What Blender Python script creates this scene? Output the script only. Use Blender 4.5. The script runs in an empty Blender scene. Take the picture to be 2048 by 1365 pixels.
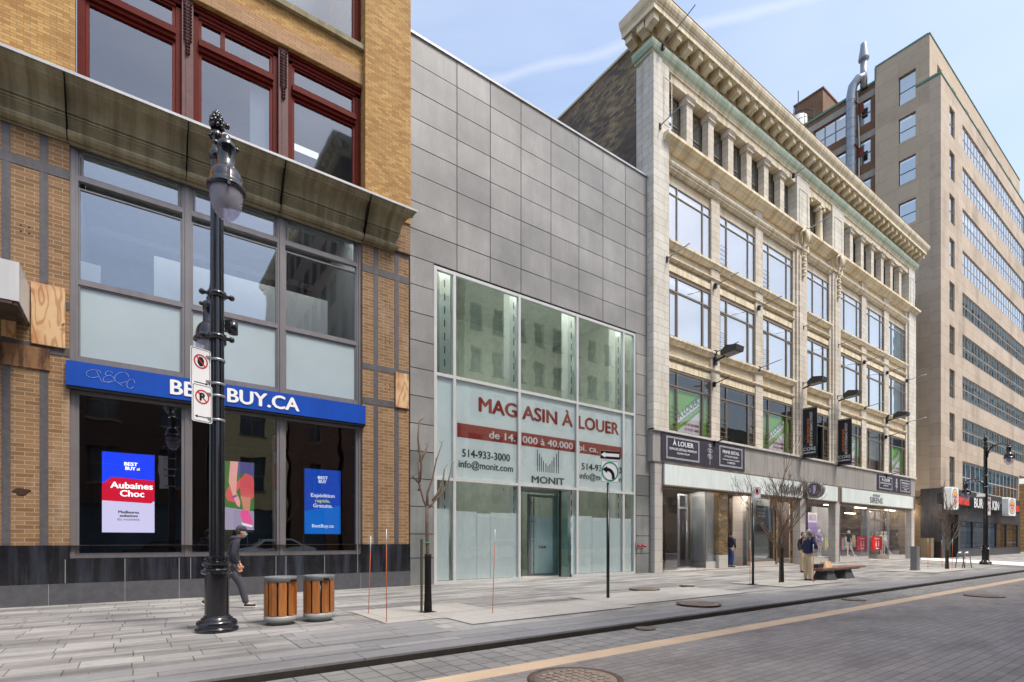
import bpy, math, random
from mathutils import Vector, Matrix
R=math.radians
random.seed(7)
S=0.92                      # scene units below -> metres
FPX=1050.0; A=math.atan((2480-1024)/FPX); SA,CA=math.sin(A),math.cos(A); H=1.5
sc=bpy.context.scene; COL=sc.collection
def U(px): return (px-1024)/FPX
def fr(px): u=U(px); return (CA+SA*u)/(SA-CA*u)
def X(px,D): return D*fr(px)
def Z(px,py,D): return H+(1082-py)/FPX*D/(SA-CA*U(px))
def G(px,py,z=0.0):
    t=(H-z)*FPX/(py-1082); u=U(px); return (t*(CA+SA*u), t*(SA-CA*u))
def YS(px,XX): u=U(px); return XX*(SA-CA*u)/(CA+SA*u)      # Y on a side plane X=XX
# ---------------------------------------------------------------- materials
def c8(r,g,b,k=1.0):
    def l(v):
        v/=255.0
        return (v/12.92 if v<=.04045 else ((v+.055)/1.055)**2.4)*k
    return (l(r),l(g),l(b),1)
MATS={}
class N:
    def __init__(s,name):
        s.m=bpy.data.materials.new(name); s.m.use_nodes=True; s.t=s.m.node_tree; s.n=s.t.nodes; s.n.clear()
        s.out=s.n.new('ShaderNodeOutputMaterial')
    def a(s,typ,**k):
        n=s.n.new('ShaderNode'+typ)
        for q,v in k.items():
            if q.startswith('i_'):
                n.inputs[q[2:].replace('_',' ')].default_value=v
            else: setattr(n,q,v)
        return n
    def l(s,a,b): s.t.links.new(a,b)
    def pos(s,mode='wall',sc=(1,1,1)):
        g=s.a('NewGeometry'); sp=s.a('SeparateXYZ'); s.l(g.outputs['Position'],sp.inputs[0]); cb=s.a('CombineXYZ')
        if mode=='xz': s.l(sp.outputs[0],cb.inputs[0]); s.l(sp.outputs[2],cb.inputs[1])
        elif mode=='wall':
            ad=s.a('MATH' if 0 else 'Math',operation='ADD'); s.l(sp.outputs[0],ad.inputs[0]); s.l(sp.outputs[1],ad.inputs[1])
            s.l(ad.outputs[0],cb.inputs[0]); s.l(sp.outputs[2],cb.inputs[1])
        elif mode=='floor': s.l(sp.outputs[0],cb.inputs[0]); s.l(sp.outputs[1],cb.inputs[1])
        else: return g.outputs['Position']
        return cb.outputs[0]
    def noise(s,vec,scale,detail=4,st=(1,1,1),rough=.6):
        mp=s.a('Mapping'); mp.inputs['Scale'].default_value=st; s.l(vec,mp.inputs[0])
        n=s.a('TexNoise'); n.inputs['Scale'].default_value=scale; n.inputs['Detail'].default_value=detail; n.inputs['Roughness'].default_value=rough
        s.l(mp.outputs[0],n.inputs['Vector']); return n.outputs['Fac']
    def ramp(s,fac,a,b,ca=(0,0,0,1),cb=(1,1,1,1)):
        r=s.a('ValToRGB'); r.color_ramp.elements[0].position=a; r.color_ramp.elements[1].position=b
        r.color_ramp.elements[0].color=ca; r.color_ramp.elements[1].color=cb; s.l(fac,r.inputs[0]); return r.outputs[0]
    def mix(s,fac,a,b,blend='MIX'):
        m=s.a('Mix',data_type='RGBA',blend_type=blend)
        for v,k in ((fac,0),(a,6),(b,7)):
            if hasattr(v,'is_linked'): s.l(v,m.inputs[k])
            else: m.inputs[k].default_value=v
        return m.outputs[2]
    def bsdf(s,col,rough=.7,metal=0,bump=None,bs=.3,bd=.02,spec=.5,coat=0):
        p=s.a('BsdfPrincipled'); p.inputs['Metallic'].default_value=metal; p.inputs['Specular IOR Level'].default_value=spec
        p.inputs['Coat Weight'].default_value=coat
        if hasattr(col,'is_linked'): s.l(col,p.inputs['Base Color'])
        else: p.inputs['Base Color'].default_value=col
        if hasattr(rough,'is_linked'): s.l(rough,p.inputs['Roughness'])
        else: p.inputs['Roughness'].default_value=rough
        if bump is not None:
            b=s.a('Bump'); b.inputs['Strength'].default_value=bs; b.inputs['Distance'].default_value=bd; s.l(bump,b.inputs['Height']); s.l(b.outputs[0],p.inputs['Normal'])
        s.l(p.outputs[0],s.out.inputs[0]); return p
def k(c,f): return (c[0]*f,c[1]*f,c[2]*f,1)
def mat(name,col,rough=.6,metal=0,var=.12,scale=2.5,streak=0,bump=0,coat=0,spec=.5,dirt=None,smode='wall'):
    if name in MATS: return MATS[name]
    n=N(name); p=n.pos('obj'); f=n.noise(p,scale,5)
    c=n.mix(n.ramp(f,.3,.7),k(col,1-var),k(col,1+var))
    if streak:
        w=n.noise(n.pos(smode),1.0,5,(5,.35,1)); c=n.mix(n.ramp(w,.45,.75),c,dirt or k(col,1-streak))
    b=n.noise(p,scale*14,3) if bump else None
    n.bsdf(c,rough,metal,b,bump,.01,spec,coat); MATS[name]=n.m; return n.m
def brick(name,c1,c2,mort,bw,bh,mw=.01,mode='wall',off=.5,var=.25,rough=.8,stain=None,stain_amt=.5,stain_sc=(1,1,1),stain_lo=.5,stain_hi=.75,bump=.4,bias=0,blocks=0,spec=.4,bd=.01):
    if name in MATS: return MATS[name]
    n=N(name); v=n.pos(mode); b=n.a('TexBrick'); b.offset=off; b.offset_frequency=2
    b.inputs['Scale'].default_value=1; b.inputs['Brick Width'].default_value=bw*S; b.inputs['Row Height'].default_value=bh*S
    b.inputs['Mortar Size'].default_value=mw; b.inputs['Mortar Smooth'].default_value=.2; b.inputs['Bias'].default_value=bias
    b.inputs['Color1'].default_value=c1; b.inputs['Color2'].default_value=c2; b.inputs['Mortar'].default_value=mort
    n.l(v,b.inputs['Vector']); f=n.noise(n.pos('obj'),1.1,6); g=n.noise(n.pos('obj'),14,3)
    c=n.mix(n.ramp(f,.3,.7),b.outputs['Color'],n.mix(1.0,b.outputs['Color'],(1-var,1-var,1-var,1),'MULTIPLY'))
    c=n.mix(n.ramp(g,.35,.75),c,n.mix(1.0,c,(1-var*.6,)*3+(1,),'MULTIPLY'))
    if stain:
        w=n.noise(v,1.0,5,stain_sc); m=n.ramp(w,stain_lo,stain_hi); mm=n.a('Math',operation='MULTIPLY'); n.l(m,mm.inputs[0]); mm.inputs[1].default_value=stain_amt
        c=n.mix(mm.outputs[0],c,stain)
    n.bsdf(c,rough,0,b.outputs['Fac'],-bump,bd,spec); MATS[name]=n.m; return n.m
def glass(name,tint,refl,rough=.0,gcol=(1,1,1,1),wave=.0,wsc=.6,fres=.25):
    if name in MATS: return MATS[name]
    n=N(name); tr=n.a('BsdfTransparent'); tr.inputs[0].default_value=tint; gl=n.a('BsdfGlossy'); gl.inputs['Color'].default_value=gcol; gl.inputs['Roughness'].default_value=rough
    if wave:
        b=n.a('Bump'); b.inputs['Strength'].default_value=wave; b.inputs['Distance'].default_value=.05; n.l(n.noise(n.pos('obj'),wsc,2),b.inputs['Height']); n.l(b.outputs[0],gl.inputs['Normal'])
    lw=n.a('LayerWeight'); lw.inputs['Blend'].default_value=fres; ma=n.a('Math',operation='MULTIPLY_ADD'); ma.inputs[1].default_value=1-refl; ma.inputs[2].default_value=refl; ma.use_clamp=True
    n.l(lw.outputs['Fresnel'],ma.inputs[0]); mx=n.a('MixShader'); n.l(ma.outputs[0],mx.inputs[0]); n.l(tr.outputs[0],mx.inputs[1]); n.l(gl.outputs[0],mx.inputs[2]); n.l(mx.outputs[0],n.out.inputs[0])
    MATS[name]=n.m; return n.m
def emis(name,col,st=1.0):
    if name in MATS: return MATS[name]
    n=N(name); e=n.a('Emission'); e.inputs[0].default_value=col; e.inputs[1].default_value=st
    p=n.a('BsdfPrincipled'); p.inputs['Base Color'].default_value=k(col,.15); p.inputs['Roughness'].default_value=.2
    ad=n.a('AddShader'); n.l(e.outputs[0],ad.inputs[0]); n.l(p.outputs[0],ad.inputs[1]); n.l(ad.outputs[0],n.out.inputs[0]); MATS[name]=n.m; return n.m
# ---------------------------------------------------------------- geometry
ROOT={}
class MB:
    def __init__(s): s.v=[];s.f=[];s.sm=[];s.mi=[];s.cur=0
    def add(s,vs,fs,smooth=False):
        o=len(s.v); s.v+= [tuple(p) for p in vs]; s.f+=[tuple(i+o for i in f) for f in fs]; s.sm+=[smooth]*len(fs); s.mi+=[s.cur]*len(fs); return s
    def box(s,x0,y0,z0,x1,y1,z1):
        x0,x1=sorted((x0,x1)); y0,y1=sorted((y0,y1)); z0,z1=sorted((z0,z1))
        return s.add([(x0,y0,z0),(x1,y0,z0),(x1,y1,z0),(x0,y1,z0),(x0,y0,z1),(x1,y0,z1),(x1,y1,z1),(x0,y1,z1)],[(0,3,2,1),(4,5,6,7),(0,1,5,4),(1,2,6,5),(2,3,7,6),(3,0,4,7)])
    def quad(s,a,b,c,d): return s.add([a,b,c,d],[(0,1,2,3)])
    def tube(s,pts,rad,n=8,cap=True):
        pts=[Vector(p) for p in pts]
        if not isinstance(rad,(list,tuple)): rad=[rad]*len(pts)
        vs=[];fs=[]; up=None
        for i,p in enumerate(pts):
            d=(pts[min(i+1,len(pts)-1)]-pts[max(i-1,0)]).normalized()
            if up is None: up=Vector((0,0,1)) if abs(d.z)<.9 else Vector((1,0,0))
            a=d.cross(up).normalized(); b=d.cross(a).normalized(); up=-b if False else up
            for j in range(n):
                t=2*math.pi*j/n; q=p+(a*math.cos(t)+b*math.sin(t))*rad[i]; vs.append(q)
        for i in range(len(pts)-1):
            for j in range(n): fs.append((i*n+j,i*n+(j+1)%n,(i+1)*n+(j+1)%n,(i+1)*n+j))
        if cap: fs.append(tuple(range(n))[::-1]); fs.append(tuple((len(pts)-1)*n+j for j in range(n)))
        return s.add(vs,fs,n>5)
    def lathe(s,cx,cy,prof,n=20,cz=0,flute=0,smooth=True):
        vs=[];fs=[]
        for r,z in prof:
            for j in range(n):
                t=2*math.pi*j/n; rr=r*(1-flute*(j%2)); vs.append((cx+rr*math.cos(t),cy+rr*math.sin(t),cz+z))
        for i in range(len(prof)-1):
            for j in range(n): fs.append((i*n+j,i*n+(j+1)%n,(i+1)*n+(j+1)%n,(i+1)*n+j))
        fs.append(tuple(range(n))[::-1]); fs.append(tuple((len(prof)-1)*n+j for j in range(n)))
        return s.add(vs,fs,smooth and not flute)
    def prism(s,poly,o,ax,ay,n):
        """poly 2D points, origin o, axes ax, ay, thickness vector n"""
        o,ax,ay,n=map(Vector,(o,ax,ay,n)); a=[o+ax*p[0]+ay*p[1] for p in poly]; b=[q+n for q in a]; m=len(a)
        return s.add(a+b,[tuple(range(m))[::-1],tuple(range(m,2*m))]+[(i,(i+1)%m,(i+1)%m+m,i+m) for i in range(m)])
    def extr(s,prof,x0,x1,yw,mit0=0,mit1=0):
        """profile of (p,z): p metres in front of the wall plane yw, run from x0 to x1; mitred ends by projection"""
        m=len(prof); vs=[(x0-mit0*p,yw-p,z) for p,z in prof]+[(x1+mit1*p,yw-p,z) for p,z in prof]
        fs=[(i,i+1,i+1+m,i+m) for i in range(m-1)]+[(m-1,0,m,2*m-1)]+[tuple(range(m))[::-1],tuple(range(m,2*m))]
        return s.add(vs,fs)
    def extry(s,prof,y0,y1,xw,mit0=0,sgn=-1):
        """return running along Y at side plane xw, projecting towards sgn*X"""
        m=len(prof); vs=[(xw+sgn*p,y0-mit0*p,z) for p,z in prof]+[(xw+sgn*p,y1,z) for p,z in prof]
        fs=[(i,i+1,i+1+m,i+m) for i in range(m-1)]+[(m-1,0,m,2*m-1)]+[tuple(range(m))[::-1],tuple(range(m,2*m))]
        return s.add(vs,fs)
    def uvs(s,c,r,nu=16,nv=10,sx=1,sy=1,sz=1):
        vs=[];fs=[]
        for i in range(nv+1):
            ph=math.pi*i/nv
            for j in range(nu):
                t=2*math.pi*j/nu; vs.append((c[0]+r*sx*math.sin(ph)*math.cos(t),c[1]+r*sy*math.sin(ph)*math.sin(t),c[2]+r*sz*math.cos(ph)))
        for i in range(nv):
            for j in range(nu): fs.append((i*nu+j,(i+1)*nu+j,(i+1)*nu+(j+1)%nu,i*nu+(j+1)%nu))
        return s.add(vs,fs,True)
    def wall(s,x0,x1,z0,z1,y,ops,dep=.3,side=None):
        """wall plane at Y=y (or X=side, first coordinate is then Y) with rectangular openings and reveals"""
        xs=sorted(set([x0,x1]+[v for o in ops for v in (o[0],o[1]) if x0<v<x1])); zs=sorted(set([z0,z1]+[v for o in ops for v in (o[2],o[3]) if z0<v<z1]))
        P=(lambda a,d,z:(a,y+d,z)) if side is None else (lambda a,d,z:(side+d,a,z))
        fl=side is not None
        def q(a,b,c,d): s.quad(*( (a,b,c,d) if not fl else (d,c,b,a)))
        for i in range(len(xs)-1):
            # merge cells vertically
            start=None
            for j in range(len(zs)):
                inside=False
                if j<len(zs)-1:
                    cx=(xs[i]+xs[i+1])/2; cz=(zs[j]+zs[j+1])/2
                    inside=any(o[0]<cx<o[1] and o[2]<cz<o[3] for o in ops)
                if j==len(zs)-1 or inside:
                    if start is not None and zs[j]>zs[start]: q(P(xs[i],0,zs[start]),P(xs[i+1],0,zs[start]),P(xs[i+1],0,zs[j]),P(xs[i],0,zs[j]))
                    start=None
                elif start is None: start=j
        for a,b,c,d in [o[:4] for o in ops]:
            a,b=max(a,x0),min(b,x1); c,d=max(c,z0),min(d,z1)
            q(P(a,0,c),P(a,0,d),P(a,dep,d),P(a,dep,c)); q(P(b,0,d),P(b,0,c),P(b,dep,c),P(b,dep,d))
            q(P(a,0,d),P(b,0,d),P(b,dep,d),P(a,dep,d)); q(P(b,0,c),P(a,0,c),P(a,dep,c),P(b,dep,c))
        return s
    def bars(s,xs,zs,y,w,d,x0=None,x1=None,z0=None,z1=None,side=None):
        """frame grid: vertical bars centred on xs (full height), horizontal bars on zs butting between the first and last"""
        x0=xs[0] if x0 is None else x0; x1=xs[-1] if x1 is None else x1; z0=zs[0] if z0 is None else z0; z1=zs[-1] if z1 is None else z1
        B=s.box if side is None else (lambda a,b,c,d_,e,f_: s.box(side+(b-y),a,c,side+(e-y),d_,f_))
        for x in xs: B(x-w/2,y,z0-w/2,x+w/2,y+d,z1+w/2)
        xx=sorted(xs)
        for z in zs:
            for i in range(len(xx)-1): B(xx[i]+w/2,y+.004,z-w/2,xx[i+1]-w/2,y+d-.004,z+w/2)
        return s
    def build(s,name,m,parent=None,local=False):
        me=bpy.data.meshes.new(name); r=(0,0,0); kk=1 if local else S
        if parent is not None: r=ROOT.get(parent,(0,0,0))
        me.from_pydata([((p[0]-(0 if local else r[0]))*kk,(p[1]-(0 if local else r[1]))*kk,(p[2]-(0 if local else r[2]))*kk) for p in s.v],[],s.f)
        me.polygons.foreach_set('use_smooth',s.sm); [me.materials.append(q) for q in (m if isinstance(m,list) else [m])]; me.polygons.foreach_set('material_index',s.mi); me.update()
        o=bpy.data.objects.new(name,me); COL.objects.link(o)
        if parent is not None: o.parent=parent; ROOT[o]=r
        return o
def split(mb,name,m,parent,gap=.04,ax=0):
    """build each group of boxes that stands apart along the street as a part of its own"""
    par=list(range(len(mb.v)))
    def fd(i):
        while par[i]!=i: par[i]=par[par[i]]; i=par[i]
        return i
    for f in mb.f:
        for q in f[1:]: par[fd(q)]=fd(f[0])
    isl={}
    for i in range(len(mb.v)): isl.setdefault(fd(i),[]).append(i)
    iv=sorted([(min(mb.v[i][ax] for i in l),max(mb.v[i][ax] for i in l),k_) for k_,l in isl.items()])
    groups=[]
    for a,b,k_ in iv:
        if groups and a<groups[-1][0]+gap: groups[-1][0]=max(groups[-1][0],b); groups[-1][1].append(k_)
        else: groups.append([b,[k_]])
    out=[]
    for _,ks in groups:
        ks=set(ks); n=MB(); mp={}
        for f,s_,c in zip(mb.f,mb.sm,mb.mi):
            if fd(f[0]) in ks:
                g=[]
                for i in f:
                    if i not in mp: mp[i]=len(n.v); n.v.append(mb.v[i])
                    g.append(mp[i])
                n.f.append(tuple(g)); n.sm.append(s_); n.mi.append(c)
        out.append(n.build(name,m,parent))
    return out
def tag(o,label=None,cat=None,group=None,kind=None):
    for a,b in (('label',label),('category',cat),('group',group),('kind',kind)):
        if b: o[a]=b
    return o
def thing(name,label,cat,loc=(0,0,0),rz=0,group=None):
    o=bpy.data.objects.new(name,None); o.empty_display_size=.3; COL.objects.link(o); o.location=[c*S for c in loc]; o.rotation_euler=(0,0,rz); ROOT[o]=tuple(loc); return tag(o,label,cat,group)
def one(mb,name,m,label,cat,group=None):      # a top-level thing that is one mesh in scene units: origin at base centre
    xs=[p[0] for p in mb.v]; ys=[p[1] for p in mb.v]; zs=[p[2] for p in mb.v]; c=((min(xs)+max(xs))/2,(min(ys)+max(ys))/2,min(zs))
    mb.v=[(p[0]-c[0],p[1]-c[1],p[2]-c[2]) for p in mb.v]; o=mb.build(name,m); o.location=[q*S for q in c]; ROOT[o]=c; return tag(o,label,cat,group)
def struct(name,mb,m,kind='structure'): return tag(mb.build(name,m),kind=kind)
def kids(o): return [c for c in bpy.data.objects if c.parent==o]
def dup(o,loc=None,label=None,parent=None,rz=None,d=None):
    c=o.copy(); COL.objects.link(c)
    if parent is not None: c.parent=parent
    if loc is not None: c.location=[q*S for q in loc]; ROOT[c]=tuple(loc)
    else: ROOT[c]=ROOT.get(o,(0,0,0))
    if d is not None: c.location=[a+b*S for a,b in zip(c.location,d)]
    if label: c['label']=label
    if rz is not None: c.rotation_euler=(0,0,rz)
    for ch in KIDS(o): dup(ch,parent=c)
    return c
def KIDS(o): return list(o.children)
_tc={}
def textmesh(s,bold=0):
    key=(s,bold)
    if key in _tc: return _tc[key]
    cu=bpy.data.curves.new('t','FONT'); cu.body=s; cu.size=1; cu.offset=bold; cu.resolution_u=3; ob=bpy.data.objects.new('t',cu); COL.objects.link(ob)
    bpy.context.view_layer.update(); me=bpy.data.meshes.new_from_object(ob.evaluated_get(bpy.context.evaluated_depsgraph_get()))
    vs=[tuple(v.co) for v in me.vertices]; fs=[tuple(p.vertices) for p in me.polygons]
    bpy.data.objects.remove(ob); bpy.data.curves.remove(cu); bpy.data.meshes.remove(me); _tc[key]=(vs,fs); return vs,fs
CAP=None
def text(mb,s,o,w,cap,ax=(1,0,0),ay=(0,0,1),bold=.01,align='L',ang=0):
    """letters standing on baseline starting at o, total width w (None = natural), capital height cap"""
    global CAP
    if CAP is None: CAP=max(v[1] for v in textmesh('H')[0])
    vs,fs=textmesh(s,0 if bold>=0 else bold)
    if not vs: return
    x0=min(v[0] for v in vs); x1=max(v[0] for v in vs); sy=cap/CAP; sx=sy if w is None else w/(x1-x0); ww=(x1-x0)*sx
    off={'L':0,'C':-ww/2,'R':-ww}[align]; ax,ay,o=Vector(ax),Vector(ay),Vector(o)
    if ang: ax,ay=ax*math.cos(ang)+ay*math.sin(ang),-ax*math.sin(ang)+ay*math.cos(ang)
    nrm=ax.cross(ay).normalized(); e=max(0,bold)*.9
    for i,(dx,dy) in enumerate([(0,0)]+([(e,0),(-e,0),(0,e*.6),(0,-e*.6)] if e>.004 else [])):
        q=o+nrm*.0012*i; k1=(ww-2*e*sx)/ww if e>.004 else 1
        mb.add([q+ax*(((v[0]-x0)*sx)*k1+e*sx+dx*sx+off)+ay*(v[1]*sy+dy*sy) for v in vs],fs)
    return ww
def arc(cx,cy,r,a0,a1,n=24): return [(cx+r*math.cos(R(a0+(a1-a0)*i/n)),cy+r*math.sin(R(a0+(a1-a0)*i/n))) for i in range(n+1)]
def ring(mb,o,ax,ay,c,r0,r1,n=32):
    o,ax,ay=map(Vector,(o,ax,ay)); P=lambda r,t:o+ax*(c[0]+r*math.cos(t))+ay*(c[1]+r*math.sin(t))
    vs=[];
    for j in range(n): t=2*math.pi*j/n; vs+=[P(r0,t),P(r1,t)]
    mb.add(vs,[(2*j,2*j+1,(2*j+3)%(2*n),(2*j+2)%(2*n)) for j in range(n)])
def poly(mb,o,ax,ay,pts):
    o,ax,ay=map(Vector,(o,ax,ay)); mb.add([o+ax*p[0]+ay*p[1] for p in pts],[tuple(range(len(pts)))])
# ---------------------------------------------------------------- world, sun, camera
w=bpy.data.worlds.new("World"); sc.world=w; w.use_nodes=True; nt=w.node_tree; nt.nodes.clear()
o_=nt.nodes.new('ShaderNodeOutputWorld'); bg=nt.nodes.new('ShaderNodeBackground'); sky=nt.nodes.new('ShaderNodeTexSky')
sky.sky_type='NISHITA'; sky.sun_disc=False; SUN_EL,SUN_AZ=R(60),R(155)   # azimuth clockwise from +Y
sky.sun_elevation=SUN_EL; sky.sun_rotation=SUN_AZ; sky.air_density=1.1; sky.dust_density=3.6; sky.ozone_density=1.2
bg.inputs[1].default_value=0.13
tc=nt.nodes.new('ShaderNodeTexCoord'); mp=nt.nodes.new('ShaderNodeMapping'); mp.inputs['Scale'].default_value=(1.2,1.2,4.5); mp.inputs['Rotation'].default_value=(R(14),R(-22),R(20))
nz=nt.nodes.new('ShaderNodeTexNoise'); nz.inputs['Scale'].default_value=1.3; nz.inputs['Detail'].default_value=7; nz.inputs['Roughness'].default_value=.55; nz.inputs['Distortion'].default_value=.4
rp=nt.nodes.new('ShaderNodeValToRGB'); rp.color_ramp.elements[0].position=.42; rp.color_ramp.elements[1].position=.8; rp.color_ramp.elements[0].color=(.16,.16,.16,1); rp.color_ramp.elements[1].color=(.72,.72,.72,1)
mx=nt.nodes.new('ShaderNodeMix'); mx.data_type='RGBA'; mx.inputs[7].default_value=(2.7,3.1,3.75,1)
L=nt.links.new; L(tc.outputs['Generated'],mp.inputs[0]); L(mp.outputs[0],nz.inputs['Vector']); L(nz.outputs['Fac'],rp.inputs[0]); L(rp.outputs[0],mx.inputs[0]); L(sky.outputs[0],mx.inputs[6]); 
def pdir(px,py):
    u=U(px); v=(1082-py)/FPX; return Vector((CA+SA*u,SA-CA*u,v)).normalized()
d1,d2=pdir(1000,157),pdir(1590,2); nn=d1.cross(d2).normalized()
vm=nt.nodes.new('ShaderNodeVectorMath'); vm.operation='DOT_PRODUCT'; vm.inputs[1].default_value=nn; L(tc.outputs['Generated'],vm.inputs[0])
n2=nt.nodes.new('ShaderNodeTexNoise'); n2.inputs['Scale'].default_value=9; n2.inputs['Detail'].default_value=5; L(tc.outputs['Generated'],n2.inputs['Vector'])
ma=nt.nodes.new('ShaderNodeMath'); ma.operation='MULTIPLY_ADD'; ma.inputs[1].default_value=.03; ma.inputs[2].default_value=-.015; L(n2.outputs['Fac'],ma.inputs[0])
ad=nt.nodes.new('ShaderNodeMath'); ad.operation='ADD'; L(vm.outputs['Value'],ad.inputs[0]); L(ma.outputs[0],ad.inputs[1]); ab=nt.nodes.new('ShaderNodeMath'); ab.operation='ABSOLUTE'; L(ad.outputs[0],ab.inputs[0])
mr=nt.nodes.new('ShaderNodeMapRange'); mr.inputs[1].default_value=.001; mr.inputs[2].default_value=.009; mr.inputs[3].default_value=.24; mr.inputs[4].default_value=0; L(ab.outputs[0],mr.inputs[0])
m2=nt.nodes.new('ShaderNodeMix'); m2.data_type='RGBA'; m2.inputs[7].default_value=(3.9,3.95,4.0,1); L(mr.outputs[0],m2.inputs[0]); L(mx.outputs[2],m2.inputs[6]); L(m2.outputs[2],bg.inputs[0])
L(bg.outputs[0],o_.inputs[0])
ld=bpy.data.lights.new('sun','SUN'); ld.energy=1.5; ld.angle=R(14); ld.color=(1,.95,.86); lo=bpy.data.objects.new('sun',ld); COL.objects.link(lo)
sd=Vector((math.sin(SUN_AZ)*math.cos(SUN_EL),math.cos(SUN_AZ)*math.cos(SUN_EL),math.sin(SUN_EL))); lo.rotation_euler=sd.to_track_quat('Z','Y').to_euler(); lo.location=(0,-5,40)
cd=bpy.data.cameras.new('camera'); co=bpy.data.objects.new('camera',cd); COL.objects.link(co); sc.camera=co
co.location=(0,0,H*S); co.rotation_euler=(R(90),0,-(math.pi/2-A)); cd.sensor_width=36; cd.lens=36*FPX/2048; cd.shift_y=(1082-682.5)/2048; cd.clip_end=5000; cd.clip_start=.05
sc.view_settings.view_transform='Standard'; sc.view_settings.look='None'; sc.view_settings.gamma=1; sc.view_settings.exposure=1.17
# ---------------------------------------------------------------- materials
DA,DG,DT,DB=16.2,16.15,15.9,15.2
m_brickY=brick('ochre_brick',c8(206,166,100),c8(172,124,66),c8(138,112,78),.23,.072,.006,var=.28,stain=c8(140,98,52),stain_amt=.3,stain_sc=(.6,.9,1),stain_lo=.5,stain_hi=.72)
m_lint=brick('pale_lintel_brick',c8(186,150,112),c8(168,128,92),c8(130,100,72),.36,.072,.006,var=.15)
m_brickT=brick('tan_brick',c8(152,116,80),c8(126,94,62),c8(172,156,132),.33,.098,.0065,var=.16,stain=c8(205,190,170),stain_amt=.42,stain_sc=(.9,.3,1),stain_lo=.56,stain_hi=.75)
m_strip=mat('dark_granite_strip',c8(84,80,82),.55,var=.25,scale=9,streak=.4,bump=.1)
m_gran=mat('black_polished_granite',c8(28,28,32),.2,var=.3,scale=5,streak=.6,dirt=c8(62,66,78))
m_gran2=mat('grey_granite_plinth',c8(82,82,86),.45,var=.2,scale=6)
m_joint=mat('mortar_joint',c8(150,150,150),.8)
m_corn=mat('weathered_stone_cornice',c8(146,136,110),.92,var=.2,scale=3,streak=.35,spec=.15,dirt=c8(104,94,70),smode='xz',bump=.2)
m_cap=mat('zinc_cap',c8(170,170,170),.4,.3)
m_red=mat('oxblood_paint',c8(88,22,13),.6,var=.2,scale=4,bump=.05,spec=.12)
m_mauve=mat('mauve_iron_pilaster',c8(84,44,42),.6,var=.25,scale=8)
m_alu=mat('grey_aluminium',c8(124,120,122),.42,.25,var=.08,streak=.2)
m_aluW=mat('pale_aluminium',c8(200,200,198),.4,.2,var=.05,streak=.15)
m_blue=mat('blue_sign_enamel',c8(20,74,172),.32,var=.12,scale=1.4,coat=.3,streak=.15)
m_white=mat('white_enamel',c8(236,236,238),.4,var=.03)
m_black=mat('black_enamel',c8(20,20,22),.35,var=.1)
m_blackp=mat('black_gloss_paint',c8(24,24,30),.2,0,var=.2,scale=6,coat=.5,bump=.03)
m_frost=mat('frosted_glass_panel',c8(168,182,186),.18,var=.05,scale=.8)
m_intW=mat('white_interior_paint',c8(225,228,226),.7,var=.03)
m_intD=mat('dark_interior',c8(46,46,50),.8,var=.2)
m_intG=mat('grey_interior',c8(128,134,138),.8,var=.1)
m_gUp=glass('sky_reflecting_glass',(.8,.85,.88,1),.3,gcol=(.62,.7,.8,1),wave=.05,wsc=.5,fres=.15)
m_gSt=glass('shop_glass',(.8,.82,.83,1),.24,gcol=(.9,.93,1,1),wave=.1,wsc=.7,fres=.12)
m_gGr=glass('green_tinted_glass',(.8,.89,.86,1),.24,gcol=(.82,.95,.92,1),wave=.05,wsc=.9,fres=.2)
m_gTc=glass('clean_window_glass',(.97,.98,.98,1),.5,gcol=(1,.99,.965,1),wave=.05,wsc=.5)
m_gTn=glass('teal_window_glass',(.66,.76,.76,1),.6,gcol=(.95,.97,.95,1),wave=.08,wsc=.6)
m_ply=None
def plywood():
    n=N('plywood'); p=n.pos('wall'); f0=n.noise(p,1.0,2,(3.2,.8,1),.4); mu=n.a('Math',operation='MULTIPLY'); mu.inputs[1].default_value=46; n.l(f0,mu.inputs[0]); si=n.a('Math',operation='SINE'); n.l(mu.outputs[0],si.inputs[0])
    c=n.mix(n.ramp(si.outputs[0],.25,.95),c8(206,172,132),c8(176,132,90)); g=n.noise(p,2.6,2); c=n.mix(n.ramp(g,.68,.74),c,c8(110,70,44)); f=n.noise(p,.9,3); c=n.mix(n.ramp(f,.45,.65),c,n.mix(1,c,c8(220,180,140),'MULTIPLY')); n.bsdf(c,.75); return n.m
m_ply=plywood()
m_pan=None
def panel_mat(name,base,dark,streak=.5,lo=.35,hi=.8):
    n=N(name); v=n.pos('wall'); f=n.noise(v,1.0,6,(3,.4,1)); g=n.noise(n.pos('obj'),.45,5); h_=n.noise(v,8,4,(3,.3,1))
    c=n.mix(n.ramp(f,lo,hi),base,k(base,1-.5*streak)); c=n.mix(n.ramp(g,.38,.66),c,dark); c=n.mix(n.ramp(h_,.3,.8),c,n.mix(1,c,(.86,.86,.86,1),'MULTIPLY')); n.bsdf(c,.5,0,h_,.05,.01); return n.m
m_pan=[panel_mat('grey_cladding_panel_%s'%q,k(c8(158,156,153),f_),k(c8(128,127,125),f_)) for q,f_ in (('plain',1.0),('light',1.1),('dark',.9))]
m_panL=panel_mat('stained_grey_base_panel',c8(140,142,140),c8(98,102,100),.9)
m_terW=brick('white_terracotta_blocks',c8(226,221,210),c8(214,208,196),c8(150,142,126),1.0,.36,.008,var=.16,stain=c8(160,150,122),stain_amt=.6,stain_sc=(1.6,.35,1),stain_lo=.5,stain_hi=.72,bump=.3)
m_terP=brick('pier_terracotta_blocks',c8(222,214,200),c8(206,196,180),c8(146,134,116),.8,.33,.008,var=.15,stain=c8(176,140,92),stain_amt=.6,stain_sc=(2.5,.3,1),stain_lo=.5,stain_hi=.78,bump=.3)
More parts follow.
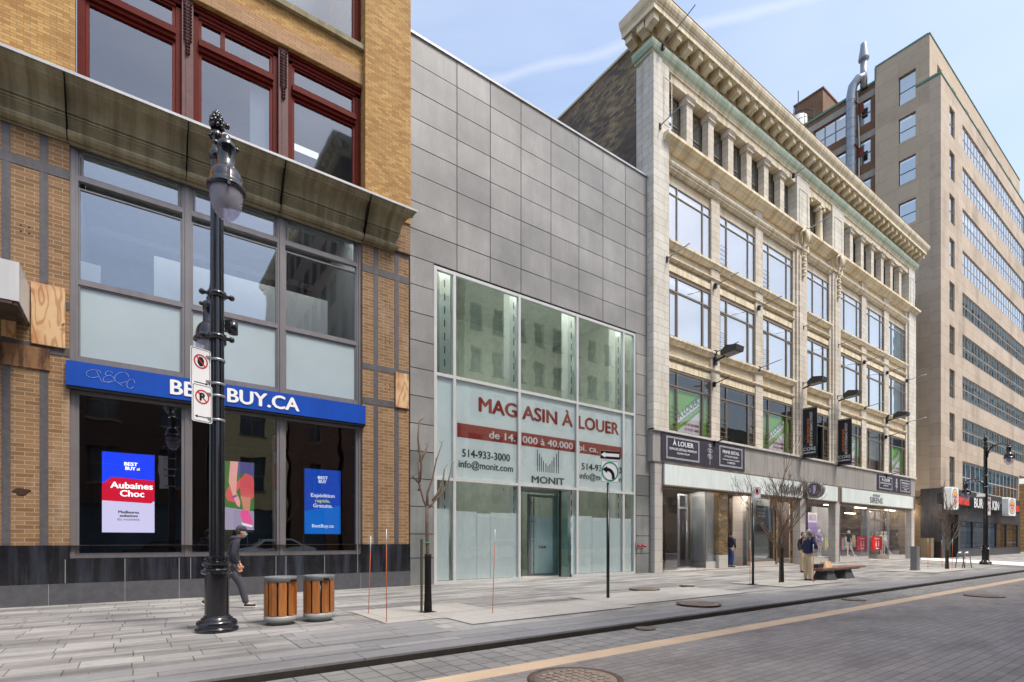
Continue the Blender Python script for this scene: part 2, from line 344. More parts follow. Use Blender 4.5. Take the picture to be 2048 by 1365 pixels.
m_terO=brick('honey_terracotta_blocks',c8(224,203,168),c8(222,210,186),c8(140,116,90),1.1,.62,.008,off=.3,var=.18,stain=c8(226,218,202),stain_amt=.75,stain_sc=(1.4,.5,1),stain_lo=.46,stain_hi=.66,bump=.3)
m_terC=mat('cream_cornice_terracotta',c8(228,216,190),.7,var=.14,scale=1.5,streak=.35,dirt=c8(180,152,104),smode='xz',bump=.15)
m_copper=mat('verdigris_copper_gutter',c8(198,208,190),.65,0,var=.15,scale=1.2,streak=.6,dirt=c8(132,168,138),smode='xz')
m_sideb=brick('sooty_side_brick',c8(190,166,124),c8(104,92,86),c8(120,110,98),.4,.13,.01,var=.35,bias=-.05,stain=c8(78,72,70),stain_amt=.75,stain_sc=(.35,.35,1),stain_lo=.42,stain_hi=.6)
m_brz=mat('bronze_window_frame',c8(124,112,98),.45,.3,var=.1)
m_lime=brick('limestone_ashlar',c8(200,183,164),c8(190,172,153),c8(146,134,118),2.4,.98,.012,var=.14,stain=c8(112,98,82),stain_amt=.62,stain_sc=(.4,.12,1),stain_lo=.5,stain_hi=.78,bump=.12,spec=.3)
m_limeS=brick('limestone_ashlar_side',c8(196,178,156),c8(187,169,148),c8(150,134,116),3.2,1.3,.012,var=.08,stain=c8(140,120,98),stain_amt=.35,stain_sc=(.4,.3,1),bump=.12,spec=.3)
m_brB=brick('brown_side_brick',c8(138,98,68),c8(120,84,58),c8(150,130,110),.3,.1,.01,var=.25)
m_conc=mat('pale_concrete_band',c8(160,152,142),.8,var=.15)
m_green=mat('green_copper_flashing',c8(98,136,120),.65,var=.2)
m_slate=mat('dark_granite_shopfront',c8(58,58,61),.35,var=.3,scale=3,streak=.45,dirt=c8(88,88,90))
m_fascia=brick('grey_granite_fascia',c8(160,156,152),c8(150,146,142),c8(110,108,104),1.5,1.6,.008,var=.1,off=0,stain=c8(112,106,100),stain_amt=.7,stain_sc=(5,.25,1),stain_lo=.48,stain_hi=.75,bump=.1)
m_pier=brick('grey_limestone_pier',c8(186,180,174),c8(176,171,166),c8(130,126,120),2,.52,.006,var=.1,bump=.15)
m_signG=mat('backpainted_glass_fascia',c8(220,228,226),.25,var=.06,scale=.6,streak=.15)
m_navy=mat('dark_plum_banner_vinyl',c8(52,46,60),.5,var=.2,scale=1.5)
m_lime2=mat('lime_green_poster',c8(128,186,64),.5,var=.04)
m_wood=None
def wood(name,c1,c2):
    n=N(name); tcn=n.a('TexCoord'); f=n.noise(tcn.outputs['Object'],3,5,(9,9,.8)); g=n.noise(tcn.outputs['Object'],1.2,3,(4,4,.6)); c=n.mix(n.ramp(f,.3,.7),c1,c2); c=n.mix(n.ramp(g,.4,.65),c,n.mix(1,c,(.66,.6,.55,1),'MULTIPLY')); n.bsdf(c,.45,0,f,.1,.005,coat=.15); return n.m
m_wood=wood('varnished_slat_wood',c8(150,88,38),c8(196,126,62)); m_woodB=wood('bench_wood',c8(128,88,66),c8(158,112,84))
m_steel=mat('galvanised_steel',c8(150,154,160),.38,.6,var=.12,scale=4,bump=.05)
m_grey=mat('grey_powder_coat',c8(120,122,124),.45,.2,var=.08)
m_bark=mat('young_bark',c8(104,88,74),.85,var=.3,scale=20,bump=.3)
m_twig=mat('twig_bark',c8(118,98,82),.85,var=.2,scale=20)
m_orange=mat('orange_fibreglass',c8(222,104,44),.5,var=.05)
m_iron=mat('rusty_cast_iron',c8(98,78,66),.7,.2,var=.3,scale=12,bump=.4)
# ---------------------------------------------------------------- ground
def paving(name,c1,c2,mo,bw,bh,mw,off=.5,dark=.4,stc=(.35,2.2,1),lo=.5,hi=.72,sc_=1.0,freq=2,r=.75,flip=False):
    n=N(name); v=n.pos('floor')
    if flip: mpf=n.a('Mapping'); mpf.inputs['Rotation'].default_value=(0,0,R(90)); n.l(v,mpf.inputs[0]); v0=v; v=mpf.outputs[0]
    b=n.a('TexBrick'); b.offset=off; b.offset_frequency=freq; b.inputs['Scale'].default_value=1; b.inputs['Brick Width'].default_value=bw*S; b.inputs['Row Height'].default_value=bh*S
    b.inputs['Mortar Size'].default_value=mw; b.inputs['Mortar Smooth'].default_value=.3; b.inputs['Color1'].default_value=c1; b.inputs['Color2'].default_value=c2; b.inputs['Mortar'].default_value=mo; sp=n.a('SeparateXYZ'); n.l(v,sp.inputs[0]); dv=n.a('Math',operation='DIVIDE'); dv.inputs[1].default_value=bh*S; n.l(sp.outputs[1],dv.inputs[0]); fo=n.a('Math',operation='FLOOR'); n.l(dv.outputs[0],fo.inputs[0]); wn=n.a('TexWhiteNoise'); wn.noise_dimensions='1D'; n.l(fo.outputs[0],wn.inputs['W']); mm_=n.a('Math',operation='MULTIPLY'); mm_.inputs[1].default_value=bw*S*(1 if off else 0); n.l(wn.outputs['Value'],mm_.inputs[0]); ax_=n.a('Math',operation='ADD'); n.l(sp.outputs[0],ax_.inputs[0]); n.l(mm_.outputs[0],ax_.inputs[1]); cx_=n.a('CombineXYZ'); n.l(ax_.outputs[0],cx_.inputs[0]); n.l(sp.outputs[1],cx_.inputs[1]); b.offset=0; n.l(cx_.outputs[0],b.inputs['Vector'])
    w1=n.noise(n.pos('floor'),sc_,6,stc); w2=n.noise(n.pos('floor'),9,5); w3=n.noise(n.pos('floor'),.22,3)
    c=n.mix(n.ramp(w1,lo,hi),b.outputs['Color'],n.mix(1,b.outputs['Color'],(1-dark,1-dark,1-dark*.98,1),'MULTIPLY'))
    c=n.mix(n.ramp(w2,.3,.8),c,n.mix(1,c,(.8,.8,.8,1),'MULTIPLY')); c=n.mix(n.ramp(w3,.4,.62),c,n.mix(1,c,(.8,.79,.78,1),'MULTIPLY'))
    w4=n.noise(n.pos('floor'),26,2); c=n.mix(n.ramp(w4,.66,.72),c,n.mix(1,c,(.72,.72,.72,1),'MULTIPLY'))
    n.bsdf(c,r,0,b.outputs['Fac'],-.5,.008,.4); return n.m
m_side=paving('sidewalk_pavers',c8(180,177,173),c8(158,155,151),c8(100,94,88),.64,.42,.007,off=.5,dark=.52,lo=.43,hi=.62)
m_band=paving('granite_band_pavers',c8(156,154,152),c8(138,137,138),c8(80,78,76),1.3,.36,.006,off=.4,dark=.25)
m_kerb=paving('granite_kerb_stone',c8(142,141,142),c8(130,130,132),c8(70,68,66),2.4,5,.006,off=0,dark=.2)
m_road=paving('grey_road_pavers',c8(162,154,149),c8(148,141,137),c8(112,105,100),.34,.125,.006,off=.5,dark=.32,lo=.46,hi=.68,stc=(.5,1.2,1))
m_gut=paving('parking_lane_pavers',c8(154,150,146),c8(136,134,132),c8(74,72,70),.3,.3,.009,off=.5,dark=.25,flip=True,stc=(.4,1.6,1))
m_strp=mat('beige_stone_strip',c8(200,174,146),.75,var=.12,scale=1.5,bump=.1)
m_pale=paving('pale_concrete_slabs',c8(196,191,183),c8(180,175,168),c8(110,104,98),1.9,1.6,.006,off=.3,dark=.2)
KY=6.54
g=MB(); g.quad((-3000,-3000,-.12),(3000,-3000,-.12),(3000,3000,-.12),(-3000,3000,-.12)); struct('ground',g,mat('asphalt_ground',c8(84,84,84),.9))
ST=5.09; SW=.34
g=MB(); g.quad((-80,-3.2,-.09),(260,-3.2,-.09),(260,ST,-.09),(-80,ST,-.09)); struct('road',g,m_road)
g=MB(); g.quad((-80,ST+SW,-.09),(260,ST+SW,-.09),(260,KY-.10,-.09),(-80,KY-.10,-.09)); struct('parking_lane',g,m_gut)
g=MB(); g.quad((-80,ST,-.088),(260,ST,-.088),(260,ST+SW,-.088),(-80,ST+SW,-.088)); struct('stone_strip',g,m_strp)
g=MB(); g.quad((-80,KY-.10,-.11),(260,KY-.10,-.11),(260,KY+.02,-.11),(-80,KY+.02,-.11)); struct('kerb_shadow_sheet',g,mat('painted_gutter_shadow',c8(24,18,16),.8))  # shadow line under the kerb, painted as a near-black sheet
g=MB(); g.box(-80,KY,-.118,260,KY+.42,0.0); struct('kerb',g,m_kerb)
g=MB(); g.box(-80,KY-.004,-.117,260,KY-.0005,-.03); struct('kerb_face_shade',g,mat('shade_painted_kerb_face',c8(50,45,41),.8,var=.4,scale=3))  # shade below the kerb edge painted into the face colour
g=MB(); g.quad((-80,KY+.42,0),(260,KY+.42,0),(260,60,0),(-80,60,0)); struct('sidewalk',g,m_side)
g=MB(); g.quad((-80,KY+.425,.004),(260,KY+.425,.004),(260,7.62,.004),(-80,7.62,.004)); struct('granite_band',g,m_band)
for q,(x0,y0,x1,y1,mm) in enumerate([(1.9,7.63,4.3,9.0,m_band),(3.7,9.0,6.3,11.0,m_pale),(4.9,8.0,9.3,9.7,m_pale),(9.3,8.3,14.5,10.4,m_pale),(17.0,8.4,21,10.6,m_pale),(30,8.2,36,10.4,m_pale)]):
    g=MB(); z=.008+.003*q; g.quad((x0,y0,z),(x1,y0,z),(x1,y1,z),(x0,y1,z)); struct('paving_patch',g,mm)
g=MB(); a=G(1842,1121);b=G(2200,1143);c=G(2200,1132.5);d=G(1842,1116.5); g.quad((a[0],a[1],.03),(b[0],b[1],.03),(c[0],c[1],.03),(d[0],d[1],.03)); struct('painted_sun_strip',g,mat('painted_sunlit_paving',c8(222,216,206),.8,var=.06))  # pale sheet painted on the ground in place of a sunlit band
g=MB(); g.box(-80,-9,-.118,260,-3.2,0); struct('opposite_sidewalk',g,m_side)
m_hole=mat('worn_manhole_iron',c8(150,134,120),.7,.1,var=.3,scale=14,bump=.3)
def manhole(px,py,r,label,z=.0):
    x,y=G(px,py,z); mb=MB(); mb.lathe(0,0,[(r,-.0),(r,.012),(r*.9,.014),(r*.88,.006)],32); 
    root=thing('manhole_cover',label,'manhole cover',(x,y,z+(.03 if z==0 else .006)),group='manhole covers in the paving')
    mb.build('frame_ring',m_iron,root,local=True); g2=MB(); g2.lathe(0,0,[(r*.87,.0),(r*.87,.010),(.0001,.010)],32)
    for i in range(-4,5):
        for j in range(-4,5):
            if i*i+j*j<15: g2.box(i*r*.19-r*.06,j*r*.19-r*.06,.0101,i*r*.19+r*.06,j*r*.19+r*.06,.018)
    g2.build('lid',m_hole,root,local=True)
manhole(1289,1180.5,.42,'brown manhole cover on the sidewalk right of the arrow sign post')
manhole(1397,1211,.46,'largest brown manhole cover on the sidewalk, near the kerb')
manhole(1374,1174,.22,'small brown round cover on the sidewalk behind the large manhole')
manhole(1290,1258.5,.17,'small round cap in the road close to the kerb',-.088)
manhole(1707,1200.5,.26,'faint small cover in the road left of the beige strip end',-.088)
manhole(1150,1360,.5,'manhole cover cut by the bottom edge of the photo',-.088)
manhole(1968,1193,.42,'round cover in the grey road at far right',-.088)
# ================================================================ ochre brick building with the electronics shop
XA0=-15.0; XA1=X(818.5,DA)
B=thing('brick_building','ochre brick building with oxblood window frames and a stone cornice over a blue shop sign','building',(XA0,DA,0))
xo0,xo1=X(139,DA),X(725,DA)
m=MB(); m.wall(XA0,XA1,1.39,11.0,DA,[(xo0,xo1,1.08,11.2)],.45); m.quad((XA1,DA,0),(XA1,DA+20,0),(XA1,DA+20,11),(XA1,DA,11))
m.build('lower_wall',m_brickT,B)
xr0,xr1=X(150,DA+.05),X(727,DA+.05)
m=MB(); m.wall(XA0,xr1,11.98,24.2,DA+.1,[(xr0,xr1-.001,12.0,15.95),(X(300,DA),xr1-.001,17.15,21.5)],.32)
m.box(xr1,DA-.12,11.98,XA1,DA+20,24.2); m.box(XA0,DA+20,0,XA1,DA+20.2,24.2)
m.build('upper_wall',m_brickY,B)
m=MB(); m.box(xr0-.35,DA+.085,15.96,xr1-.003,DA+.3,16.42); m.build('lintel',m_lint,B)
m=MB(); m.box(X(560,DA)-6,DA-.03,17.0,xr1-.004,DA+.4,17.16); m.build('upper_sill',m_corn,B)
m=MB()
for a,b in ((XA0,xo0-.004),(xo1+.004,XA1-.004)):
    m.box(a,DA-.06,.5,b,DA+.3,1.39)
m.box(xo0-.003,DA-.055,.5,xo1+.003,DA+.3,1.07); split(m,'granite_base',m_gran,B)
m=MB(); m.box(XA0,DA-.07,-.02,XA1-.002,DA+.3,.495); m.build('granite_plinth',m_gran2,B)
m=MB()
for px in (131,250,358,381,551,571,648): 
    x=X(px,DA); m.box(x-.006,DA-.066,.5,x+.006,DA-.05,1.06)
x=X(714,DA); m.box(x-.006,DA-.068,.5,x+.006,DA-.05,1.38)
for px in (98,250,358,571,720): 
    x=X(px,DA); m.box(x-.005,DA-.076,.0,x+.005,DA-.065,.49)
split(m,'granite_joint',m_joint,B)
# dark strips in the tan brick piers
m=MB(); yv=DA-.012
vl=[X(752,DA),X(793,DA)]; vL=[X(12,DA),X(88,DA)]; vL+= [vL[0]-(vL[1]-vL[0])*2,vL[0]-(vL[1]-vL[0])]
for z0,z1 in ((5.85,6.05),(6.95,7.14),(10.03,10.25),(10.88,11.06)):
    m.box(xo1+.003,yv,z0,XA1-.003,DA+.1,z1); m.box(XA0,yv,z0,xo0-.003,DA+.1,z1)
for xx in vl+vL:
    for z0,z1 in ((1.39,5.85),(6.05,6.95),(7.14,10.03),(10.25,10.88)): m.box(xx-.075,yv+.003,z0+.002,xx+.075,DA+.1,z1-.002)
split(m,'granite_strip',m_strip,B)
# stone cornice
prof=[(-.05,10.90),(.08,10.90),(.08,10.94),(.17,10.94),(.23,10.97),(.26,11.03),(.23,11.09),(.17,11.12),(.12,11.12),(.12,11.15),(.14,11.22),(.19,11.29),(.24,11.33),(.24,11.37),(.27,11.37),(.27,11.41),(.25,11.41),(.25,11.44),(.30,11.44),(.30,11.49),(.31,11.56),(.35,11.66),(.43,11.76),(.54,11.83),(.66,11.86),(.66,11.83),(.74,11.83),(.74,11.875),(.77,11.89),(.80,11.93),(.85,11.95),(.86,11.95),(.86,11.985),(-.05,12.01)]
m=MB(); segs=[XA0,-6.0,X(133,15.9),X(374,15.8),X(566,15.7),X(737,15.6),X(794,15.8)]
m.extr(prof,segs[0],segs[-1],DA,0,.55); m.build('cornice',m_corn,B)
m=MB(); m.extr([(.0,11.99),(.885,11.965),(.885,12.03),(.0,12.06)],XA0,segs[-1],DA,0,.57); m.build('cornice_cap',m_cap,B)
m=MB()
for x in segs[1:-1]: m.extr([(p+.004,z) for p,z in prof[1:-1]],x-.011,x+.011,DA)
split(m,'cornice_joint',mat('black_joint_gap',c8(40,34,26),.9),B)
m=MB(); m.box(segs[-1]+.0,DA-.08,11.0,XA1-.003,DA,11.97); m.build('cornice_end_brick',m_brickT,B)
# curtain wall: three bays
xs=[X(145,DA+.1),X(374,DA+.1),X(563,DA+.1),X(720,DA+.1)]; yf=DA+.12
def bay(a,b):
    w=MB(); w.bars([a+.05,b-.05],[5.86,7.72,10.22,10.98],yf,.11,.14)
    for z0,z1 in ((5.86,7.72),(7.72,10.06),(10.22,10.98)): 
        w.bars([a+.125,b-.125],[z0+.075,z1-.075],yf+.03,.035,.1)
    o=w.build('window',m_alu,B)
    p=MB(); p.box(a+.13,yf+.07,5.95,b-.13,yf+.085,7.64); p.build('frosted_panel',m_frost,o)
    p=MB(); p.quad((a+.13,yf+.07,7.8),(b-.13,yf+.07,7.8),(b-.13,yf+.07,10.0),(a+.13,yf+.07,10.0)); p.quad((a+.2,yf+.075,10.32),(b-.2,yf+.075,10.32),(b-.2,yf+.075,10.88),(a+.2,yf+.075,10.88)); p.build('pane',m_gUp,o)
    t=MB()
    for z0,z1 in ((10.32,10.88),): t.bars([a+.175,b-.175],[z0-.02,z1+.02],yf+.02,.03,.04)
    t.build('transom_frame',m_alu,o)
    s=MB(); s.bars([a+.06,b-.06],[1.14,5.1],yf,.12,.14); so=s.build('shop_window',m_alu,B)
    p=MB(); p.quad((a+.1,yf+.08,1.2),(b-.1,yf+.08,1.2),(b-.1,yf+.08,5.1),(a+.1,yf+.08,5.1)); p.build('pane',m_gSt,so)
for i in range(3): bay(xs[i],xs[i+1])
m=MB()
for x in xs: m.box(x-.045,yf-.03,1.08,x+.045,yf+.2,11.03)
for x in xs[1:3]: m.box(x-.012,yf-.034,1.2,x+.012,yf-.03,10.9)
split(m,'mullion',m_alu,B)
m=MB(); m.box(xo0,yf-.02,1.08,xs[0]-.046,yf+.2,11.03); m.box(xs[-1]+.046,yf-.02,1.08,xo1,yf+.2,11.03); split(m,'side_frame',mat('dark_aluminium',c8(84,80,84),.45,.3),B)
# interior shell
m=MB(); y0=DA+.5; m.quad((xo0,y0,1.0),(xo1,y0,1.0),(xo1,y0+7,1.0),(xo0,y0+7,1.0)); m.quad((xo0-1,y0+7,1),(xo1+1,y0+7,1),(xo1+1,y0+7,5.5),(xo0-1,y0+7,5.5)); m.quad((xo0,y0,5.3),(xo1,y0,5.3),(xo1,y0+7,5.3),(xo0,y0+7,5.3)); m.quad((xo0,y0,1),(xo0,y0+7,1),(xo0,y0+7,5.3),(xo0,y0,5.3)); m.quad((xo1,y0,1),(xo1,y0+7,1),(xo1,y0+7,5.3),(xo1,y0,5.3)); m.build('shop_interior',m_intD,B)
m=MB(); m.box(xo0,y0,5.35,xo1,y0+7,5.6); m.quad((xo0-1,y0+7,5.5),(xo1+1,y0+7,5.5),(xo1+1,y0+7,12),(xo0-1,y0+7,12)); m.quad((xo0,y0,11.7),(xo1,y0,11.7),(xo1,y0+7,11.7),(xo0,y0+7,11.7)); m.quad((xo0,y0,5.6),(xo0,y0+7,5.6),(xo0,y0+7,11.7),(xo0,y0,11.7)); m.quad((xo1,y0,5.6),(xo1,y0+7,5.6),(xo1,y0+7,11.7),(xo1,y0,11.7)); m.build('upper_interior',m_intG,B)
yi=DA+1.5
m=MB(); m.box(X(308,yi),yi,7.3,X(655,yi),yi+.15,9.45); m.build('partition',m_intW,B)
m=MB(); m.box(X(140,yi),yi,7.5,X(201,yi),yi+.15,8.8); m.build('partition',m_intW,B)
m=MB(); m.box(X(462,yi),yi-.012,8.0,X(478,yi),yi-.002,8.13); m.box(X(492,yi),yi-.012,8.06,X(506,yi),yi-.002,8.14); m.box(X(598,yi),yi-.012,8.0,X(613,yi),yi-.002,8.08); split(m,'wall_label',mat('small_dark_label',c8(100,120,150),.6),B)
m=MB()
for px in (170,270,420,520,620,700): m.box(X(px,DA+.7)-.5,DA+.62,11.55,X(px,DA+.7)+.5,DA+.8,11.6)
split(m,'interior_glow_strip',emis('added_interior_fill',(1,1,.92,1),16.0),B)  # unseen glowing strips added above the panes to brighten the upper interior
# red windows
yr=DA+.28
xp=[X(375,yr-.05),X(566,yr-.05)]; e0,e1=xr0+.02,xr1-.02
def redwin(a,b,zt,zh,split=False,z0=11.9):
    w=MB(); w.bars([a+.08,b-.08],[zh-.07],yr,.16,.14,z0=z0,z1=zh-.07)
    w.bars([a+.06,b-.06],[],yr+.02,.05,.1,z0=z0,z1=zh)
    for dz,d in ((0,.06),(-.11,.03),(-.2,0)): w.box(a,yr-d,zh-.08+dz,b,yr+.06,zh+dz+.0)
    for dz,d in ((.1,.07),(.0,.1),(-.1,.04)): w.box(a+.16,yr-d,zt-.045+dz,b-.16,yr+.08,zt+.045+dz)
    o=w.build('window',m_red,B)
    w=MB(); w.bars([a+.2,b-.2],[zt-.2],yr+.03,.07,.07,z0=z0,z1=zt-.2); w.bars([a+.2,b-.2],[zt+.2,zh-.3],yr+.03,.07,.07)
    if split: xx=a+(b-a)*.34; w.box(xx-.05,yr+.03,zt+.235,xx+.05,yr+.1,zh-.335)
    w.build('sash',mat('bright_oxblood_paint',c8(98,22,10),.55,spec=.15,var=.12),o)
    p=MB(); p.quad((a+.2,yr+.09,z0),(b-.2,yr+.09,z0),(b-.2,yr+.09,zt),(a+.2,yr+.09,zt)); p.quad((a+.2,yr+.095,zt+.1),(b-.2,yr+.095,zt+.1),(b-.2,yr+.095,zh),(a+.2,yr+.095,zh)); p.build('pane',glass('dusty_dark_glass',(.5,.55,.6,1),.2,.03,gcol=(.55,.62,.72,1),wave=.05,fres=.12),o)
redwin(e0,xp[0]-.1,14.9,15.93); redwin(xp[0]+.1,xp[1]-.1,14.9,15.93,True); redwin(xp[1]+.1,e1,14.9,15.93)
redwin(X(470,yr),e1,20.4,21.45,z0=17.2)
for x in xp:
    m=MB(); m.box(x-.13,yr-.1,11.95,x+.13,yr+.1,15.95); m.box(x-.04,yr-.115,12.3,x+.04,yr-.1,14.5); o=m.build('pilaster',m_mauve,B)
    q=MB()
    for i in range(16):
        z=15.8-i*.088; wd=.09-(.045 if i>11 else 0); q.tube([(x-wd,yr-.1,z),(x-wd*.4,yr-.17,z-.03),(x,yr-.15,z-.065),(x+wd*.4,yr-.17,z-.03),(x+wd,yr-.1,z)],.019,5)
        q.uvs((x,yr-.14,z-.02),.028,6,4)
    q.lathe(x,yr-.1,[(.03,0),(.045,.03),(.03,.06)],8,cz=12.35); q.build('carved_ornament',m_mauve,o)
m=MB(); y0=DA+.5; m.quad((e0,y0+5,11.5),(e1,y0+5,11.5),(e1,y0+5,16.2),(e0,y0+5,16.2)); m.quad((e0,y0,16.1),(e1,y0,16.1),(e1,y0+5,16.1),(e0,y0+5,16.1)); m.quad((e0,y0,12.0),(e1,y0,12.0),(e1,y0+5,12.0),(e0,y0+5,12.0)); m.quad((e0,y0,11.5),(e0,y0+5,11.5),(e0,y0+5,16.2),(e0,y0,16.2)); m.quad((e1,y0,11.5),(e1,y0+5,11.5),(e1,y0+5,16.2),(e1,y0,16.2))
m.quad((e0,y0+3,17.1),(e1,y0+3,17.1),(e1,y0+3,21.5),(e0,y0+3,21.5)); m.build('office_interior',m_intG,B)
m=MB(); xa,xb=X(500,yr+.3),X(553,yr+.3); m.box(xa,yr+.3,11.6,xb,yr+.34,15.9); m.build('blind',m_intW,B)
m=MB(); m.box(X(636,yr+.6),yr+.5,11.9,X(664,yr+.6),yr+.9,12.62); m.build('cardboard_box',mat('cardboard',c8(196,160,122),.8),B)
m=MB(); m.box(X(585,DA+3),DA+3,15.2,X(637,DA+3),DA+3.2,15.3); m.build('ceiling_tube_lamp',emis('tube_lamp_glow',(1,.98,.92,1),.8),B)
# blue sign
xs0,xs1=X(132,DA-.12),X(731,DA-.12)
T=thing('shop_sign','long blue sign with white capital letters above the dark shop windows','sign',(xs0,DA-.15,5.16))
m=MB(); m.box(xs0,DA-.14,5.16,xs1,DA+.1,5.74); m.build('panel',m_blue,T)
m=MB(); m.box(xs0,DA-.12,5.09,xs1,DA+.1,5.155); m.build('lower_edge',m_black,T)
xl0,xl1=X(340,DA-.16),X(599,DA-.16); m=MB(); text(m,'BEST BUY.CA',(xl0,DA-.155,5.275),xl1-xl0,.36,bold=.035); m.build('lettering',m_white,T)
gm=MB(); gx,gz=X(172,DA-.15),5.3
def wob(x0,z0,pts): gm.tube([(x0+a,DA-.145,z0+b) for a,b in pts],.007,4)
for cx,cz,rx,rz in ((.14,.2,.14,.1),(.42,.12,.1,.09),(.43,.26,.07,.06),(.68,.2,.14,.14),(.86,.08,.08,.12)):
    wob(gx+cx,gz+cz,[(rx*math.cos(t*.5),rz*math.sin(t*.5+.3)) for t in range(12)])
wob(gx,gz,[(.18,.3),(.3,.02),(.55,.1),(.7,.0)]); gm.build('scratched_graffiti',mat('pale_blue_scratch',c8(120,150,205),.6),T)
# grey box sign at left with rust below
xb1=X(60,DA); m0=thing('awning_box','pale metal box projecting from the brick at the left edge of the photo','awning',(xb1-3,DA-.7,6.42))
m=MB(); m.box(-9,DA-1.4,6.46,xb1,DA-.02,7.27); m.build('shell',m_aluW,m0)
m=MB(); m.box(-9,DA-1.38,6.44,xb1-.02,DA-.03,6.458)
for i in range(6): m.box(xb1-.1-i*.9,DA-1.37,6.38,xb1-.03-i*.9,DA-.05,6.438)
m.box(-9,DA-1.4,6.38,xb1-.11,DA-1.3,6.436); m.build('rusty_underside',mat('rusty_underside_metal',c8(72,58,48),.8,.2,var=.4,scale=4),m0)
def board(l,px0,px1,z0,z1,mm=None,d=.03): 
    x0,x1=X(px0,DA),X(px1,DA); m=MB(); m.box(x0,DA-.045-d,z0,x1,DA-.0135,z1); return one(m,'plywood_board',mm or m_ply,l,'board','plywood patches on the tan brick')
m_plyd=brick('weathered_board',c8(150,110,76),c8(128,92,64),c8(110,80,60),3,3,.001,var=.3,stain=c8(60,38,24),stain_amt=.9,stain_sc=(3.5,.8,1),stain_lo=.5,stain_hi=.6,bump=.05)
board('largest plywood board nailed beside the grey window frame under the metal box',63,131,6.02,7.42)
board('small plywood board half hidden under the metal box',3,33,6.08,6.5,d=.01)
board('stained grey-brown board with dark rot marks, below the plywood boards',-40,100,5.45,5.95,m_plyd,d=.0)
board('orange plywood board on the brick pier beside the grey panel building',790,815.5,5.88,7.02)
m=MB(); 
for px,z in ((34,2.62),(40,2.66),(46,2.6),(52,2.64),(43,2.56)): m.lathe(0,0,[(.0,0)],3) if 0 else m.uvs((X(px,DA),DA-.002,z),.07,8,5,sx=1.3,sy=.1,sz=.6)
m.build('burn_mark',mat('burnt_brick',c8(60,36,22),.9),B)
m=MB()
for cx,cz in ((X(50,DA),8.6),(X(775,DA),10.7),(X(775,DA),9.2),(X(775,DA),8.0),(X(775,DA),6.5)):
    for a,b in ((-.07,-.07),(.07,-.07),(-.07,.07),(.07,.07)): m.lathe(0,0,[(.018,0)],3) if 0 else m.uvs((cx+a,DA-.001,cz+b),.02,6,4,sy=.3)
m.build('bolt_hole',mat('hole_black',c8(40,30,24),.9),B)
# screens in the shop windows
def screen(name,px0,px1,z0,z1,label,yy=DA+.55):
    x0,x1=X(px0,yy),X(px1,yy); T=thing(name,label,'screen',((x0+x1)/2,yy,z0),group='screens in the dark shop windows'); m=MB(); m.box(x0-.02,yy+.012,z0-.02,x1+.02,yy+.09,z1+.02); m.build('housing',m_black,T); return T,x0,x1,yy
T,x0,x1,yy=screen('display_screen',204,309,Z(204,1065,DA+.55),Z(204,903,DA+.55),'lit screen with blue top, red band and white lower half behind the left shop window')
z0,z1=Z(204,1065,yy),Z(204,903,yy); w_,h_=x1-x0,z1-z0; O=(x0,yy,z0)
e_b=emis('screen_blue',c8(30,66,240),.75); e_r=emis('screen_red',c8(196,20,50),.8); e_w=emis('screen_lavender',c8(196,190,222),.8); e_W=emis('screen_white',(1,1,1,1),.9); e_k=emis('screen_ink',c8(20,20,40),.1); e_y=emis('screen_yellow',c8(250,230,40),.8)
AX,AZ=(1,0,0),(0,0,1)
def pl(pts,mm,nm,T,dy=0,O=O): m=MB(); poly(m,(O[0],O[1]-dy,O[2]),AX,AZ,pts); return m.build(nm,mm,T)
pl([(0,0),(w_,0),(w_,h_*.42),(0,h_*.42)],e_w,'image_panel',T)
pl([(0,h_*.4),(w_,h_*.4),(w_,h_),(0,h_)],e_b,'image_panel',T,.002)
pl([(0,h_*.395),(w_*.93,h_*.375),(w_,h_*.42),(w_,h_*.67),(w_*.18,h_*.69),(0,h_*.6)],e_r,'image_panel',T,.004)
m=MB(); text(m,'BEST',(x0+w_*.41,yy-.006,z0+h_*.845),w_*.26,h_*.04,bold=.05); text(m,'BUY',(x0+w_*.43,yy-.006,z0+h_*.79),w_*.2,h_*.04,bold=.05); text(m,'Aubaines',(x0+w_*.15,yy-.006,z0+h_*.555),w_*.82,h_*.075,bold=.035); text(m,'Choc',(x0+w_*.33,yy-.006,z0+h_*.455),w_*.47,h_*.075,bold=.035); m.build('lettering',e_W,T)
pl([(w_*.65,h_*.79),(w_*.71,h_*.79),(w_*.71,h_*.825),(w_*.65,h_*.81)],e_y,'image_panel',T,.006)
m=MB(); text(m,'Meilleures',(x0+w_*.5,yy-.006,z0+h_*.24),w_*.4,h_*.034,bold=.04,align='C'); text(m,'aubaines',(x0+w_*.5,yy-.006,z0+h_*.195),w_*.35,h_*.034,bold=.04,align='C'); text(m,'du moment.',(x0+w_*.5,yy-.006,z0+h_*.15),w_*.44,h_*.034,bold=0,align='C'); m.build('lettering',e_k,T)
yy=DA+.55; z0,z1=Z(452,1060,yy),Z(452,922,yy)
T,x0,x1,yy=screen('display_screen',450,508,z0,z1,'lit screen showing a runner in red leggings tying a pink shoe, behind the walking man')
w_,h_=x1-x0,z1-z0; O=(x0,yy,z0)
P=lambda pts,col,nm,dy,s=.62: pl([(a*w_,b*h_) for a,b in pts],emis(nm,col,s),'image_panel',T,dy,O)
P([(0,0),(1,0),(1,1),(0,1)],c8(70,130,60),'photo_green',0,.4); P([(0,0),(1,0),(1,.28),(0,.33)],c8(170,160,190),'photo_pavement',.001,.5)
